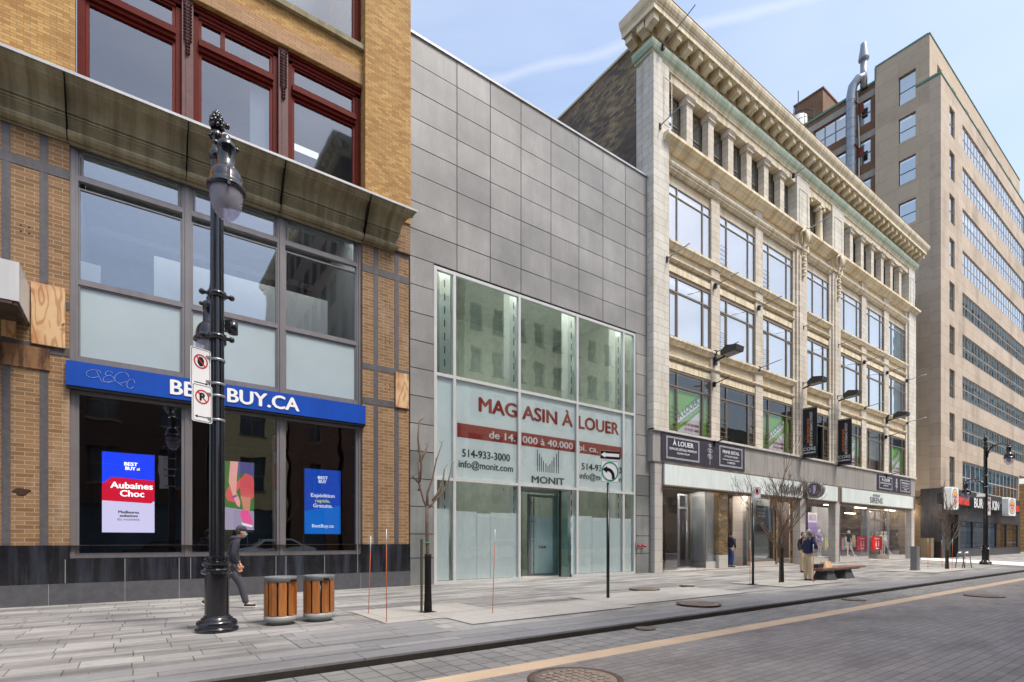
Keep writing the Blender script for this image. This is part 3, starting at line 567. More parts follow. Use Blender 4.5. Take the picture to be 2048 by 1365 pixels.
P([(.35,1),(1,1),(1,.78),(.7,.85),(.45,.8)],c8(84,80,130),'photo_violet_shirt',.002); P([(.0,.5),(.1,.62),(.45,.72),(.7,.84),(.95,.8),(1,.72),(1,.5),(.9,.45),(.55,.47),(.5,.62),(.3,.52),(.35,.4),(.1,.42)],c8(204,84,88),'photo_red_leggings',.003)
P([(.52,.5),(.88,.48),(.85,.3),(.8,.2),(.6,.2),(.62,.32)],c8(196,130,110),'photo_calf',.004); P([(.18,1),(.45,1),(.4,.75),(.38,.55),(.52,.42),(.5,.33),(.4,.36),(.26,.5),(.12,.7)],c8(222,156,150),'photo_arm',.005)
P([(.25,.49),(.41,.52),(.41,.49),(.25,.46)],c8(110,60,160),'photo_purple_strap',.006); P([(.5,.24),(.6,.3),(.78,.28),(.9,.2),(.96,.1),(.9,.06),(.6,.12)],c8(230,90,150),'photo_pink_shoe',.007); P([(.55,.11),(.95,.07),(.92,.04),(.6,.07)],c8(230,230,235),'photo_sole',.008)
z0,z1=Z(609,1068,yy),Z(609,937,yy)
T,x0,x1,yy=screen('display_screen',609,681,z0,z1,'dim blue screen behind the right-hand shop window')
w_,h_=x1-x0,z1-z0; O=(x0,yy,z0); pl([(0,0),(w_,0),(w_,h_),(0,h_)],emis('screen_dim_blue',c8(20,76,190),.5),'image_panel',T,0,O); pl([(0,0),(w_,0),(w_,h_*.45),(0,h_*.35)],emis('screen_dim_cyan',c8(16,112,214),.5),'image_panel',T,.002,O)
m=MB(); text(m,'BEST',(x0+w_*.36,yy-.006,z0+h_*.85),w_*.28,h_*.045,bold=.05); text(m,'BUY',(x0+w_*.38,yy-.006,z0+h_*.79),w_*.22,h_*.045,bold=.05); text(m,'Expédition',(x0+w_*.5,yy-.006,z0+h_*.57),w_*.66,h_*.055,bold=.02,align='C'); text(m,'Gratuite.',(x0+w_*.5,yy-.006,z0+h_*.41),w_*.54,h_*.055,bold=.02,align='C'); text(m,'BestBuy.ca',(x0+w_*.5,yy-.006,z0+h_*.1),w_*.6,h_*.05,bold=.02,align='C'); m.build('lettering',emis('screen_dim_white',(.8,.85,1,1),.55),T)
m=MB(); text(m,'rapide.',(x0+w_*.5,yy-.006,z0+h_*.49),w_*.42,h_*.05,bold=.02,align='C'); m.build('lettering',emis('screen_dim_yellow',c8(200,210,60),.6),T)
m=MB(); pxc=X(560,DA+.35); m.box(pxc-.16,DA+.35,1.2,pxc+.16,DA+.6,4.6); T=one(m,'advertising_column',mat('silver_foil',c8(200,200,205),.25,.3,bump=.1),'white column with a red graphic behind the second shop mullion','column')
m=MB(); poly(m,(pxc-.16,DA+.345,0),AX,AZ,[(0,3.0),(.32,3.0),(.32,3.6),(.18,3.9),(0,3.75)]); poly(m,(pxc-.16,DA+.345,0),AX,AZ,[(0,4.1),(.22,4.3),(.3,4.55),(0,4.55)]); ROOT[T]=ROOT[T]; m.build('red_graphic',mat('red_graphic_print',c8(200,30,34),.5),T)

# ================================================================ grey clad building
XG0,XG1=XA1,X(1300.5,DG)
B=thing('clad_building','low grey building faced with square cladding panels and a tall glazed front','building',((XG0+XG1)/2,DG,0))
cols=[XG0]+[X(p,DG) for p in (914,980.6,1042,1102,1158,1206,1250.7)]+[XG1]
rows=[5.44+.928*k_ for k_ in range(-6,15)]; rows[0]=-.02; rows[1]=.92
gx0,gx1,gz1=X(868.5,DG),X(1272,DG),10.99
pm=MB(); rnd=random.Random(3)
for i in range(len(cols)-1):
    for j in range(len(rows)-1):
        a,b,c,d=cols[i],cols[i+1],rows[j],rows[j+1]
        pieces=[]
        if c>=gz1-.3 or b<=gx0 or a>=gx1:
            pieces=[(a,b,max(c,gz1) if (c<gz1<d and a<gx1 and b>gx0) else c,d)]
        if c<gz1:
            pieces=[]
            if a<gx0: pieces.append((a,min(b,gx0),c,d))
            if b>gx1: pieces.append((max(a,gx1),b,c,d))
            if d>gz1 and max(a,gx0)<min(b,gx1): pieces.append((max(a,gx0),min(b,gx1),gz1,d))
        for (a2,b2,c2,d2) in pieces:
            if b2-a2<.03 or d2-c2<.03: continue
            t=.014; pm.cur=3 if j<5 else (rnd.choice((0,0,1,2))); pm.box(a2+t,DG+rnd.uniform(-.003,.003),c2+t,b2-t,DG+.06,d2-t)
pm.build('panel_cladding',m_pan+[m_panL],B)
m=MB(); m.wall(XG0+.003,XG1,-.02,18.39,DG+.03,[(gx0,gx1,-.1,gz1)],.1); m.box(XG0,DG+14,0,XG1,DG+14.2,18.33); m.box(XG0,DG+.2,18.1,XG1,DG+14,18.33); m.build('backing_wall',mat('black_panel_joint',c8(42,42,44),.9),B)
m=MB(); m.box(XG0,DG-.05,18.41,XG1-.01,DG+.4,18.49); m.build('parapet_cap',m_cap,B)
# glazing frame
gv=[gx0+.06]+[X(p,DG) for p in (910,1040,1156,1248.5)]+[gx1-.06]; yg=DG+.02
m=MB(); m.bars(gv,[3.66,7.26,10.91],yg,.11,.14,z0=.05,z1=10.91)
# bottom rail broken at the door
dz0,dz1=X(1048,DG),X(1145,DG)
m.box(gv[0]+.055,yg+.004,0,dz0-.0,yg+.136,.1); m.box(dz1,yg+.004,0,gv[-1]-.055,yg+.136,.1); o=m.build('glazing_frame',m_aluW,B)
m=MB()
for i in range(5): m.quad((gv[i]+.055,yg+.07,7.31),(gv[i+1]-.055,yg+.07,7.31),(gv[i+1]-.055,yg+.07,10.86),(gv[i]+.055,yg+.07,10.86))
split(m,'pane',m_gGr,o)
m=MB()
for i in range(5): m.quad((gv[i]+.055,yg+.07,3.71),(gv[i+1]-.055,yg+.07,3.71),(gv[i+1]-.055,yg+.07,7.21),(gv[i]+.055,yg+.07,7.21))
split(m,'pane',glass('film_front_glass',(.98,.995,.99,1),.12,gcol=(.85,.95,.95,1),wave=.12,wsc=.9,fres=.12),o)
m=MB()
for a,b in ((gv[0],gv[1]),(gv[1],gv[2]),(gv[2],dz0-.05),(dz1+.05,gv[3]),(gv[3],gv[4]),(gv[4],gv[5])):
    if b-a>.15: m.quad((a+.055,yg+.07,.1),(b-.055,yg+.07,.1),(b-.055,yg+.07,3.61),(a+.055,yg+.07,3.61))
split(m,'pane',glass('low_front_glass',(.98,.995,.99,1),.12,gcol=(.85,.95,.95,1),wave=.12,wsc=.9,fres=.12),o)
m_film=mat('cyan_white_film',c8(234,246,246),.6,var=.04,scale=.7); m_paper=panel_mat('pale_blue_paper',c8(232,244,244),c8(220,236,238),.25)
def translucent(mm,col):
    t=mm.node_tree; b=[n for n in t.nodes if n.type=='BSDF_PRINCIPLED'][0]; o=[n for n in t.nodes if n.type=='OUTPUT_MATERIAL'][0]; tl=t.nodes.new('ShaderNodeBsdfTranslucent'); tl.inputs[0].default_value=col; mx_=t.nodes.new('ShaderNodeMixShader'); mx_.inputs[0].default_value=.5; t.links.new(b.outputs[0],mx_.inputs[1]); t.links.new(tl.outputs[0],mx_.inputs[2]); t.links.new(mx_.outputs[0],o.inputs[0])
pass
m=MB(); m.box(gv[0],DG+.13,3.64,gv[-1],DG+.14,7.26); m.build('window_film',m_film,B)
m=MB()
for a,b,zt in ((gv[0]+.07,gv[1]-.17,2.62),(gv[1]+.06,X(957,DG),2.56),(X(957,DG)+.02,X(984,DG),2.5),(X(984,DG)+.02,gv[2]-.06,2.55),(dz1+.06,X(1188,DG),2.55),(X(1188,DG)+.02,gv[4]-.1,2.5),(gv[4]+.07,gv[5]-.12,2.5)):
    m.box(a,DG+.13,.12,b,DG+.136,zt)
split(m,'paper_sheet',m_paper,B)
# lettering on the film
m_lr=mat('brick_red_lettering',c8(160,52,40),.5,var=.04); m_lk=mat('dark_teal_lettering',c8(40,58,62),.5); yl=DG+.124
L_=MB()
def tx(mb,s,pa,pb,z,cap,bold=.03,yy=yl): xa,xb=X(pa,yy),X(pb,yy); text(mb,s,(xa,yy,z),xb-xa,cap,bold=bold)
tx(L_,'MAG',957,1034,6.24,.505,.04); tx(L_,'ASIN À',1044,1146,6.24,.505,.04); tx(L_,'LOUER',1156.5,1238,6.24,.505,.04); L_.build('red_lettering',m_lr,o)
m=MB(); m.box(X(912,yl)+.05,yl-.002,5.2,X(1038,yl),yl+.004,5.7); m.box(X(1043,yl),yl-.002,5.2,X(1153,yl),yl+.004,5.7); m.box(X(1159,yl),yl-.002,5.2,X(1246,yl),yl+.004,5.7); m.build('red_stripe',m_lr,o)
m=MB(); tx(m,'de 14.',978,1031,5.31,.26,.03,yl-.005); tx(m,'000 à 40.000',1045,1146,5.31,.26,.03,yl-.005); tx(m,'pi. ca.',1157,1196,5.31,.26,.03,yl-.005); m.build('white_lettering',m_white,o)
m=MB(); tx(m,'514-933-3000',924,1020,4.52,.265); tx(m,'info@monit.com',917,1026,4.13,.245); tx(m,'MONIT',1063,1129,3.79,.265,.035); tx(m,'514-933-3000',1163,1243,4.52,.265); tx(m,'info@monit.com',1159,1243,4.13,.245)
for i,(px,a,b) in enumerate(((1075,900,950),(1079,908,951),(1083,915,952),(1087,922,953),(1092,927,954),(1096,932,954),(1100,928,954),(1104,922,954),(1108,915,953),(1113,908,953),(1117,902,952))):
    x=X(px,yl); m.box(x-.018,yl-.002,4.25,x+.018,yl+.003,Z(px,a,yl))
m.build('dark_lettering',m_lk,o)
# recessed entrance
yd=DG+1.25
m=MB(); xd0,xd1=X(1056,yd),X(1111,yd); xm=X(1086,yd-.05)
m.bars([xd0+.05,xd1-.05],[.06,3.4],yd,.1,.08); m.box(xd1+.0,yd,0,xd1+.12,yd+.1,3.6); m.box(dz0,DG+.05,3.55,dz1,yd+.2,3.62)
o2=m.build('entrance_door',m_steel,B)
m=MB(); m.quad((xd0,yd+.04,.1),(xd1,yd+.04,.1),(xd1,yd+.04,3.4),(xd0,yd+.04,3.4)); m.build('pane',MATS['low_front_glass'],o2)
m=MB(); m.box(xd0+.1,yd+.07,.12,xd1-.1,yd+.075,2.55); split(m,'paper_sheet',m_paper,o2)
for px in (1061.5,1067.5):
    m=MB(); x=X(px,yd-.1); m.tube([(x,yd-.1,.12),(x,yd-.1,3.3)],.028,8)
    for z in (.5,1.5,2.3,3.1): m.tube([(x,yd-.1,z),(x,yd,z)],.02,6); m.uvs((x,yd-.13,z),.035,8,5)
    m.build('door_handle',m_steel,o2)
xr=X(1112,yd)
m=MB(); m.quad((xr+.02,yd,.08),(dz1-.55,DG+.12,.08),(dz1-.55,DG+.12,3.55),(xr+.02,yd,3.55)); m.quad((dz1-.55,DG+.1,.08),(dz1-.05,DG+.1,.08),(dz1-.05,DG+.1,3.6),(dz1-.55,DG+.1,3.6)); m.quad((dz0,DG+.1,.1),(dz0,yd,.1),(dz0,yd,3.6),(dz0,DG+.1,3.6)); m.build('entrance_side_glass',glass('deep_green_glass',(.5,.7,.66,1),.15,gcol=(.8,.95,.92,1),fres=.15),B)
m=MB(); m.box(dz1-.6,DG+.08,.0,dz1-.54,DG+.16,3.6); m.build('entrance_post',m_black,B)
m=MB(); m.box(xr,DG+.1,0,dz1,DG+.16,.08); m.box(dz0-.1,DG+.05,-.01,dz1-.56,yd+.1,.03); m.build('entrance_step',m_pale,B)
m=MB(); text(m,'À LOUER',(X(1079,yd),yd+.06,1.18),.42,.1,bold=.05); m.build('small_notice',m_lr,o2)
# inside
m=MB(); yb=DG+5.5; gc=gz1+1.0; m.quad((gx0,yb,0),(gx1,yb,0),(gx1,yb,gc),(gx0,yb,gc)); m.quad((gx0,DG+.2,gc),(gx1,DG+.2,gc),(gx1,yb,gc),(gx0,yb,gc)); m.quad((gx0,DG+.2,0),(gx0,yb,0),(gx0,yb,gc),(gx0,DG+.2,gc)); m.quad((gx1,DG+.2,0),(gx1,yb,0),(gx1,yb,gc),(gx1,DG+.2,gc)); m.quad((gx0,DG+.2,.02),(gx1,DG+.2,.02),(gx1,yb,.02),(gx0,yb,.02)); m.build('interior',mat('dim_interior',c8(176,182,172),.8,var=.15),B)
for px in (890,1028,1143,1237):
    x=X(px,DG+.7); m=MB(); m.box(x-.22,DG+.7,0,x+.22,DG+1.1,11.9); oc=m.build('interior_column',m_intW,B)
    m=MB()
    for i in range(22): z=.6+i*.48; m.box(x-.035,DG+.69,z,x+.0,DG+.699,z+.27)
    m.build('slot',mat('slot_black',c8(30,34,34),.8),oc)
m=MB(); 
for px,z0,z1 in ((930,7.3,7.6),): pass
m.box(gx0,DG+1.4,7.1,gx1,DG+1.5,7.55); m.build('interior_beam',m_intG,B)
m=MB()
for px in (880,960,1060,1130,1200,1260): m.box(X(px,DG+.3)-.6,DG+.25,gz1+.8,X(px,DG+.3)+.6,DG+.45,gz1+.86)
for px in (900,980,1080,1170,1250): m.box(X(px,DG+2.2)-.5,DG+2.1,7.02,X(px,DG+2.2)+.5,DG+2.2,7.08)
split(m,'interior_glow_strip',emis('added_interior_fill',(1,1,.92,1),16.0),B)  # added glowing strips, kept out of view, that brighten the glazed interior
# siamese connection on the right
T=thing('fire_hose_connection','small red and silver hose connection on grey panel right of the glass','hydrant',(X(1279,DG),DG-.1,Z(1279,1092,DG)))
x,z=X(1279,DG),Z(1279,1091,DG); m=MB(); m.box(x-.28,DG-.02,z-.14,x+.28,DG-.003,z+.14); m.build('plate',m_steel,T)
for dx in (-.14,.14): m=MB(); m.tube([(x+dx,DG-.02,z),(x+dx*1.4,DG-.22,z-.05)],[.045,.055],10); m.build('cap',mat('hydrant_red',c8(190,40,44),.4),T)
# ================================================================ terracotta building
XT0,XT1=X(1303,DT),X(1828.5,DT)
B=thing('terracotta_building','white and honey coloured terracotta building with a heavy bracketed cornice and shops below','building',((XT0+XT1)/2,DT,0))
P=lambda px:X(px,DT)
W=[(P(1338),P(1423)),(P(1439.8),P(1511.4)),(P(1525.9),P(1586.4)),(P(1614.4),P(1658.9)),(P(1681.5),P(1723.7)),(P(1733),P(1768.8)),(P(1777.6),P(1811.6))]
RZ=[(15.75,18.6),(11.2,14.27),(6.72,9.72)]
yw=DT+.14
m=MB(); m.wall(XT0+.6,XT1-.3,6.7,20.6,yw,[(a-.03,b+.03,c,d) for a,b in W for c,d in RZ],.3); m.build('spandrel_wall',m_terO,B)
# vertical piers
pe=[XT0+.06]+[v for ab in W for v in ab]+[XT1-.01]
m=MB()
for i in range(0,len(pe),2):
    a,b=pe[i],pe[i+1]
    m.box(a,DT,6.66,b,DT+.38,(20.4))
for a,b in ((P(1588.5),P(1612.5)),(P(1661),P(1680))):
    m.box(a+.12,DT-.1,6.66,b-.12,DT-.004,19.4); m.box(a+.35,DT-.16,6.66,b-.35,DT-.104,19.0)
split(m,'pier',m_terP,B)
m=MB(); m.box(XT0+.02,DT-.12,6.66,P(1334),DT-.004,23.85)
m.box(XT0,DT-.118,6.64,XT0+.62,DT+.5,24.04); m.box(XT0+.06,DT+.5,6.64,XT0+.6,DT+.95,24.9)
m.box(P(1815),DT-.12,6.66,XT1,DT-.004,20.3)
split(m,'corner_pier',m_terW,B)
m=MB(); m.box(XT0+.12,DT+.9,6.6,XT0+.6,DT+24,25.3); m.box(XT0+.1,DT+23,0,XT1,DT+24,24.9); m.box(XT1-.3,DT+.4,0,XT1,DT+24,24.9); m.box(XT0+.12,DT+.951,4,XT0+.6,DT+24,6.6); m.build('side_brick_wall',m_sideb,B)
m=MB(); m.box(XT0+.05,DT+1.2,25.305,XT0+.7,DT+24,25.42); m.build('side_coping',m_terC,B)
# sills, belts
m=MB()
for grp in ((0,2),(3,3),(4,6)):
    a=W[grp[0]][0]-.1; b=W[grp[1]][1]+.12
    for z in (15.84,11.24):
        m.extr([(-.13,z-.30),(.04,z-.30),(.07,z-.24),(.10,z-.16),(.16,z-.12),(.16,z-.02),(-.13,z)],a,b,DT)
    for z in (15.0,10.3):
        m.extr([(-.13,z-.06),(.0,z-.06),(.07,z),(.07,z+.05),(.02,z+.08),(-.13,z+.08)],a,b,DT)
    for z in (14.75,10.1):
        m.extr([(-.13,z-.32),(-.05,z-.32),(-.05,z-.02),(-.13,z)],a,b,DT)
    z=19.15; m.extr([(-.13,z),(.0,z),(.04,z+.05),(.10,z+.08),(.10,z+.15),(.16,z+.19),(.2,z+.28),(.2,z+.33),(.12,z+.36),(-.13,z+.40)],a,b,DT)
split(m,'sill_course',m_terC,B)
m=MB()                                    # attic ledge
z=20.2; m.extr([(-.3,z-.05),(.05,z-.05),(.10,z+.02),(.18,z+.06),(.22,z+.16),(.36,z+.22),(.42,z+.24),(.42,z+.38),(-.3,z+.5)],P(1323),XT1+.02,DT,0,.4); m.build('attic_ledge',m_terC,B)
# attic: piers, colonnettes, lintel
za,zb=20.75,23.45
ap=[(XT0+.02,P(1343)),(P(1592.5),P(1617.5)),(P(1663.3),P(1686)),(P(1817),XT1)]
m=MB()
for a,b in ap[1:]:
    m.box(a,DT-.05,za-.1,b,DT+.7,23.86)
    m.bars([a+.3,b-.3],[za+.25,zb-.25],DT-.075,.05,.024)
a,b=ap[0]; m.bars([XT0+.75,b-.15],[za+.3,zb-.2],DT-.14,.05,.019)
split(m,'attic_pier',m_terW,B)
m=MB(); 
for i in range(3): m.box(ap[i][1]+.002,DT+.04,zb+.02,ap[i+1][0]-.002,DT+.72,23.86)
split(m,'attic_lintel',m_terC,B)
m=MB(); m.quad((XT0+.5,DT+.75,20.6),(XT1-.4,DT+.75,20.6),(XT1-.4,DT+.75,23.9),(XT0+.5,DT+.75,23.9)); m.box(XT0+.5,DT+.1,20.4,XT1-.4,DT+.9,20.82); m.build('attic_back_wall',m_terP,B)
gaps=[]
for gi,nn in ((0,6),(2,6)):
    a,b=ap[gi][1],ap[gi+1][0]; step=(b-a+.55)/(nn+1)
    cc=None
    for j in range(nn):
        x=a+(j+1)*step-.275
        c=MB(); c.box(x-.24,DT+.08,za,x+.24,DT+.44,zb-.38); c.box(x-.3,DT+.03,za,x+.3,DT+.47,za+.16); c.extr([(-.42,zb-.38),(.0,zb-.38),(.06,zb-.33),(.06,zb-.28),(.02,zb-.24),(.02,zb-.16),(.12,zb-.06),(.12,zb+.018),(-.42,zb+.018)],x-.31,x+.31,DT+.05)
        if cc is None: cc=c.build('colonnette',m_terP,B); cx0=x
        else:
            q=cc.copy(); COL.objects.link(q); q.parent=B; q.location=(cc.location[0]+(x-cx0)*S,0,0)
    for j in range(nn+1): gaps.append((a+j*step-(0 if j==0 else .035),a+j*step+step-.55+(.0 if j==nn else .035)))
a,b=ap[1][1],ap[2][0]
for x in (a+.28,a+(b-a)*.64):
    c=MB(); c.lathe(x,DT+.3,[(.3,za),(.3,za+.1),(.25,za+.16),(.23,za+.25),(.2,zb-.4),(.22,zb-.36)],16); c.box(x-.3,DT+.03,zb-.16,x+.3,DT+.6,zb+.015)
    for sx in (-1,1): c.tube([(x+sx*.27,DT+.06,zb-.27),(x+sx*.27,DT+.55,zb-.27)],.12,10)
    c.build('ionic_column',m_terC,B)
gaps+=[(a+.1,a+(b-a)*.5),(a+(b-a)*.5+.1,b-.05)]
for a,b in gaps:
    w=MB(); w.bars([a+.04,b-.04],[za+.04,za+1.3,zb-.06],DT+.5,.07,.05); 
    for q in range(4): w.tube([(a+.07,DT+.47,za+.25+q*.22),(b-.07,DT+.47,za+.25+q*.22)],.014,4)
    o=w.build('attic_window',m_brz,B); w=MB(); w.quad((a+.07,DT+.54,za),(b-.07,DT+.54,za),(b-.07,DT+.54,zb),(a+.07,DT+.54,zb)); w.build('pane',glass('dim_attic_glass',(.4,.44,.46,1),.55,gcol=(.85,.92,.98,1),wave=.1),o)
m=MB()
for a,b in gaps: m.quad((a,DT+.74,za),(b,DT+.74,za),(b,DT+.74,zb),(a,DT+.74,zb))
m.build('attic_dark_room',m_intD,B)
# entablature with copper gutter, modillions and the cornice
m=MB(); pr=[(-.3,23.86),(.03,23.86),(.03,23.94),(.07,23.98),(.07,24.04)]; m.extr(pr+[(-.3,24.04)],XT0-.02,XT1,DT,.3,.1); m.build('architrave',m_terC,B)
m=MB(); pr=[(-.2,24.041),(.08,24.041),(.10,24.1),(.2,24.14),(.27,24.26),(.30,24.36),(.30,24.42),(-.2,24.5)]; m.extr(pr,XT0,XT1,DT,1,.6); m.extry(pr,DT,DT+.95,XT0,1)
m.build('copper_gutter',m_copper,B)
m=MB(); pr=[(-.2,24.5),(.04,24.5),(.04,24.62),(.08,24.66),(.12,24.66),(.12,25.2),(-.2,25.2)]; m.extr(pr,XT0,XT1,DT,1,.6); m.extry(pr,DT,DT+1.0,XT0,1); m.build('frieze',mat('stained_terracotta_frieze',c8(188,160,112),.75,var=.2,scale=1.4,streak=.4,dirt=c8(130,104,66)),B)
m=MB(); pr=[(-.2,25.2),(.70,25.19),(.71,25.13),(.75,25.13),(.75,25.34),(.79,25.37),(.79,25.42),(.85,25.46),(.91,25.56),(.95,25.7),(.95,25.8),(-.2,25.92)]
m.extr(pr,XT0,XT1-.35,DT,1,.9); m.extry(pr,DT,DT+1.15,XT0,1); m.build('cornice',m_terC,B)
m=MB(); m.extr([(.8,25.825),(.965,25.81),(.965,25.835),(.8,25.85)],XT0,XT1-.35,DT,1,.9); m.build('cornice_drip',m_iron if 0 else mat('rusty_cap_flashing',c8(150,110,70),.7,var=.2),B)
m=MB(); n=42; x0=XT0-.42; x1=XT1+.15
for i in range(n):
    x=x0+(x1-x0)*i/(n-1)
    if abs(x-XT0+.0)<.01: pass
    m.prism([(.122,25.18),(.122,24.76),(.22,24.72),(.36,24.82),(.62,24.86),(.62,25.18)],(x-.17,DT,0),(0,-1,0),(0,0,1),(.34,0,0)); m.box(x-.2,DT-.66,25.11,x+.2,DT-.13,25.175)
for y in (DT+.15,DT+.85): m.prism([(.122,25.18),(.122,24.76),(.22,24.72),(.36,24.82),(.62,24.86),(.62,25.18)],(XT0,y-.2,0),(-1,0,0),(0,0,1),(0,.4,0))
split(m,'bracket',m_terC,B,.0)
# cartouches and drops
for a,b in ((P(1588.5),P(1612.5)),(P(1661),P(1680))):
    x=(a+b)/2; m=MB(); m.uvs((x,DT-.42,20.05),.26,12,8,sx=.9,sy=.6,sz=1.5)
    for sx in (-1,1):
        m.tube([(x+sx*.2,DT-.2,19.6),(x+sx*.5,DT-.3,19.8),(x+sx*.62,DT-.34,20.15),(x+sx*.42,DT-.4,20.38),(x+sx*.22,DT-.4,20.3)],[.05,.08,.1,.08,.05],6)
        m.tube([(x+sx*.3,DT-.42,20.4),(x+sx*.7,DT-.3,20.5),(x+sx*1.0,DT-.3,20.3),(x+sx*.85,DT-.3,20.15)],[.06,.08,.07,.04],6)
    for j in range(9): m.uvs((x+(.06 if j%2 else -.06),DT-.25,19.3-j*.19),.1,8,5,sz=.9)
    m.tube([(x,DT-.2,19.4),(x,DT-.18,17.5)],.03,5); m.box(a+.05,DT-.2,19.41,b-.05,DT-.005,20.3); m.build('cartouche',m_terC,B)
# windows
yf=DT+.04
def twin(i,row,a,b,c,d):
    kind=row; wd=b-a; e1=a+wd*.2; e2=a+wd*.8
    zt=d-(.46 if row==0 else .75)
    m=MB(); fw=.05 if row==0 else .08
    if i==3: xsx=[a+fw/2,a+wd*.0+.9 if 0 else a+wd*.28,b-wd*.25,b-fw/2]
    else: xsx=[a+fw/2,e1,e2,b-fw/2]
    m.bars(xsx,[c+fw/2,zt,d-fw/2],yf,fw,.06)
    if row>0:
        for q in (0,2): m.bars([xsx[q]+.075,xsx[q+1]-.075],[c+.16,zt-.11],yf+.02,.05,.06)
    o=m.build('window',m_brz if row else mat('slim_grey_frame',c8(140,134,126),.5,.1),B)
    p=MB(); p.quad((a,yf+.05,c),(b,yf+.05,c),(b,yf+.05,d),(a,yf+.05,d)); p.build('pane',m_gTc if (row<2) else glass('lower_window_glass',(.92,.94,.94,1),.1,gcol=(.8,.84,.88,1),wave=.06,fres=.1),o)
    p=MB()
    if row<2:
        bl=p; bl.quad((a,yf+.2,c),(b,yf+.2,c),(b,yf+.2,d),(a,yf+.2,d)); p.build('blind',mat('white_blind',c8(246,247,247),.6,var=.02),o)
    guards=[(xsx[0],xsx[1])] if (row==0 and i in (1,2)) or (row==1 and i in (1,2)) else ([(xsx[0],xsx[1]),(xsx[2],xsx[3])] if row==2 else [])
    if row==0 and i in (5,6): guards=[(xsx[2],xsx[3])]
    if guards:
        p=MB()
        for g0,g1 in guards:
            for q in range(5): p.tube([(g0,yf-.04,c+.25+q*.24),(g1,yf-.04,c+.25+q*.24)],.013,4)
        p.build('guard_rail',m_brz,o)
    return xsx,zt
green=[0,2,4,6]; GEO={}
for i,(a,b) in enumerate(W):
    for r,(c,d) in enumerate(RZ): GEO[(i,r)]=twin(i,r,a,b,c,d)
m_rm=mat('room_grey',c8(120,122,118),.85,var=.1)
m=MB(); m.quad((XT0+.7,DT+3.5,6.6),(XT1-.7,DT+3.5,6.6),(XT1-.7,DT+3.5,10.5),(XT0+.7,DT+3.5,10.5)); m.quad((XT0+.7,DT+.5,10.2),(XT1-.7,DT+.5,10.2),(XT1-.7,DT+3.5,10.2),(XT0+.7,DT+3.5,10.2)); m.quad((XT0+.7,DT+.5,6.65),(XT1-.7,DT+.5,6.65),(XT1-.7,DT+3.5,6.65),(XT0+.7,DT+3.5,6.65)); m.build('second_floor_room',m_rm,B)
m_pw=mat('poster_white',c8(232,226,232),.5,var=.02); m_pg=mat('poster_dark_green',c8(70,120,36),.5); m_pr=mat('poster_plum',c8(150,50,100),.5)
gl=['left-hand window beside the corner pier','third window from the left, beside the twin pilaster','window right behind the right vertical banner','last window at the right end']
for q,i in enumerate(green):
    a,b=W[i]; xsx,zt=GEO[(i,2)]; yy=yf+.14; c=6.8; d=zt-.06
    T=thing('rental_poster','lime green rental poster filling the '+gl[q],'poster',((a+b)/2,yy,c),group='lime green rental posters in the second-floor windows')
    m=MB(); m.quad((a+.08,yy,c),(b-.08,yy,c),(b-.08,yy,d),(a+.08,yy,d)); m.build('green_sheet',m_lime2,T)
    s0,s1=xsx[1]+.07,xsx[2]-.07; wd=s1-s0; hh=d-c
    m=MB(); poly(m,(s0,yy-.004,c),AX,AZ,[(0,hh*.80),(0,hh),(wd*.13,hh)]); poly(m,(s0,yy-.004,c),AX,AZ,[(0,hh*.35),(wd,hh*.92),(wd,hh*.74),(0,hh*.17)]); poly(m,(s0,yy-.004,c),AX,AZ,[(wd*.0,0),(wd,0),(wd,hh*.58)]); m.build('white_field',m_pw,T)
    ang=math.atan2(hh*.57,wd); m=MB(); text(m,'À LOUER',(s0+wd*.12,yy-.008,c+hh*.30),math.hypot(wd,hh*.57)*.86,.34,bold=.03,ang=ang); m.build('lettering',m_pg,T)
    m=MB(); 
    text(m,'ESPACES PARTAGÉS',(s0+wd*.2,yy-.008,c+hh*.2),wd*.95,.1,bold=.01,ang=ang); m.build('lettering',m_pw,T)
    m=MB(); text(m,'(514) 866.8886',(s1-.05,yy-.008,c+.42),wd*.62,.13,bold=.03,align='R'); text(m,'(514) 831.8886',(s1-.05,yy-.008,c+.18),wd*.62,.13,bold=.03,align='R'); m.build('lettering',m_pr,T)
a,b=W[1]; m=MB(); m.box(a+1.0,DT+2.2,7.2,a+2.0,DT+2.25,8.2); one(m,'room_poster',mat('muted_red_print',c8(120,80,74),.6),'small dark red print seen through the second lower window','poster')
a,b=W[5]; T=thing('mural_print','brown figure mural behind the clear window between two green posters','poster',((a+b)/2,DT+.55,6.8)); m=MB(); m.quad((a,DT+.55,6.8),(b,DT+.55,6.8),(b,DT+.55,9.7),(a,DT+.55,9.7)); m.build('backdrop',mat('mural_taupe',c8(132,120,108),.6,var=.35,scale=2),T)
m=MB(); poly(m,(a,DT+.545,6.8),AX,AZ,[(.7,.1),(1.0,.9),(.8,1.7),(1.1,2.0),(1.7,1.9),(1.6,2.1),(1.2,2.2),(.8,2.1),(.55,1.5),(.6,.8),(.3,.1)]); m.build('figure',mat('mural_ochre',c8(190,140,104),.6,var=.2),T)
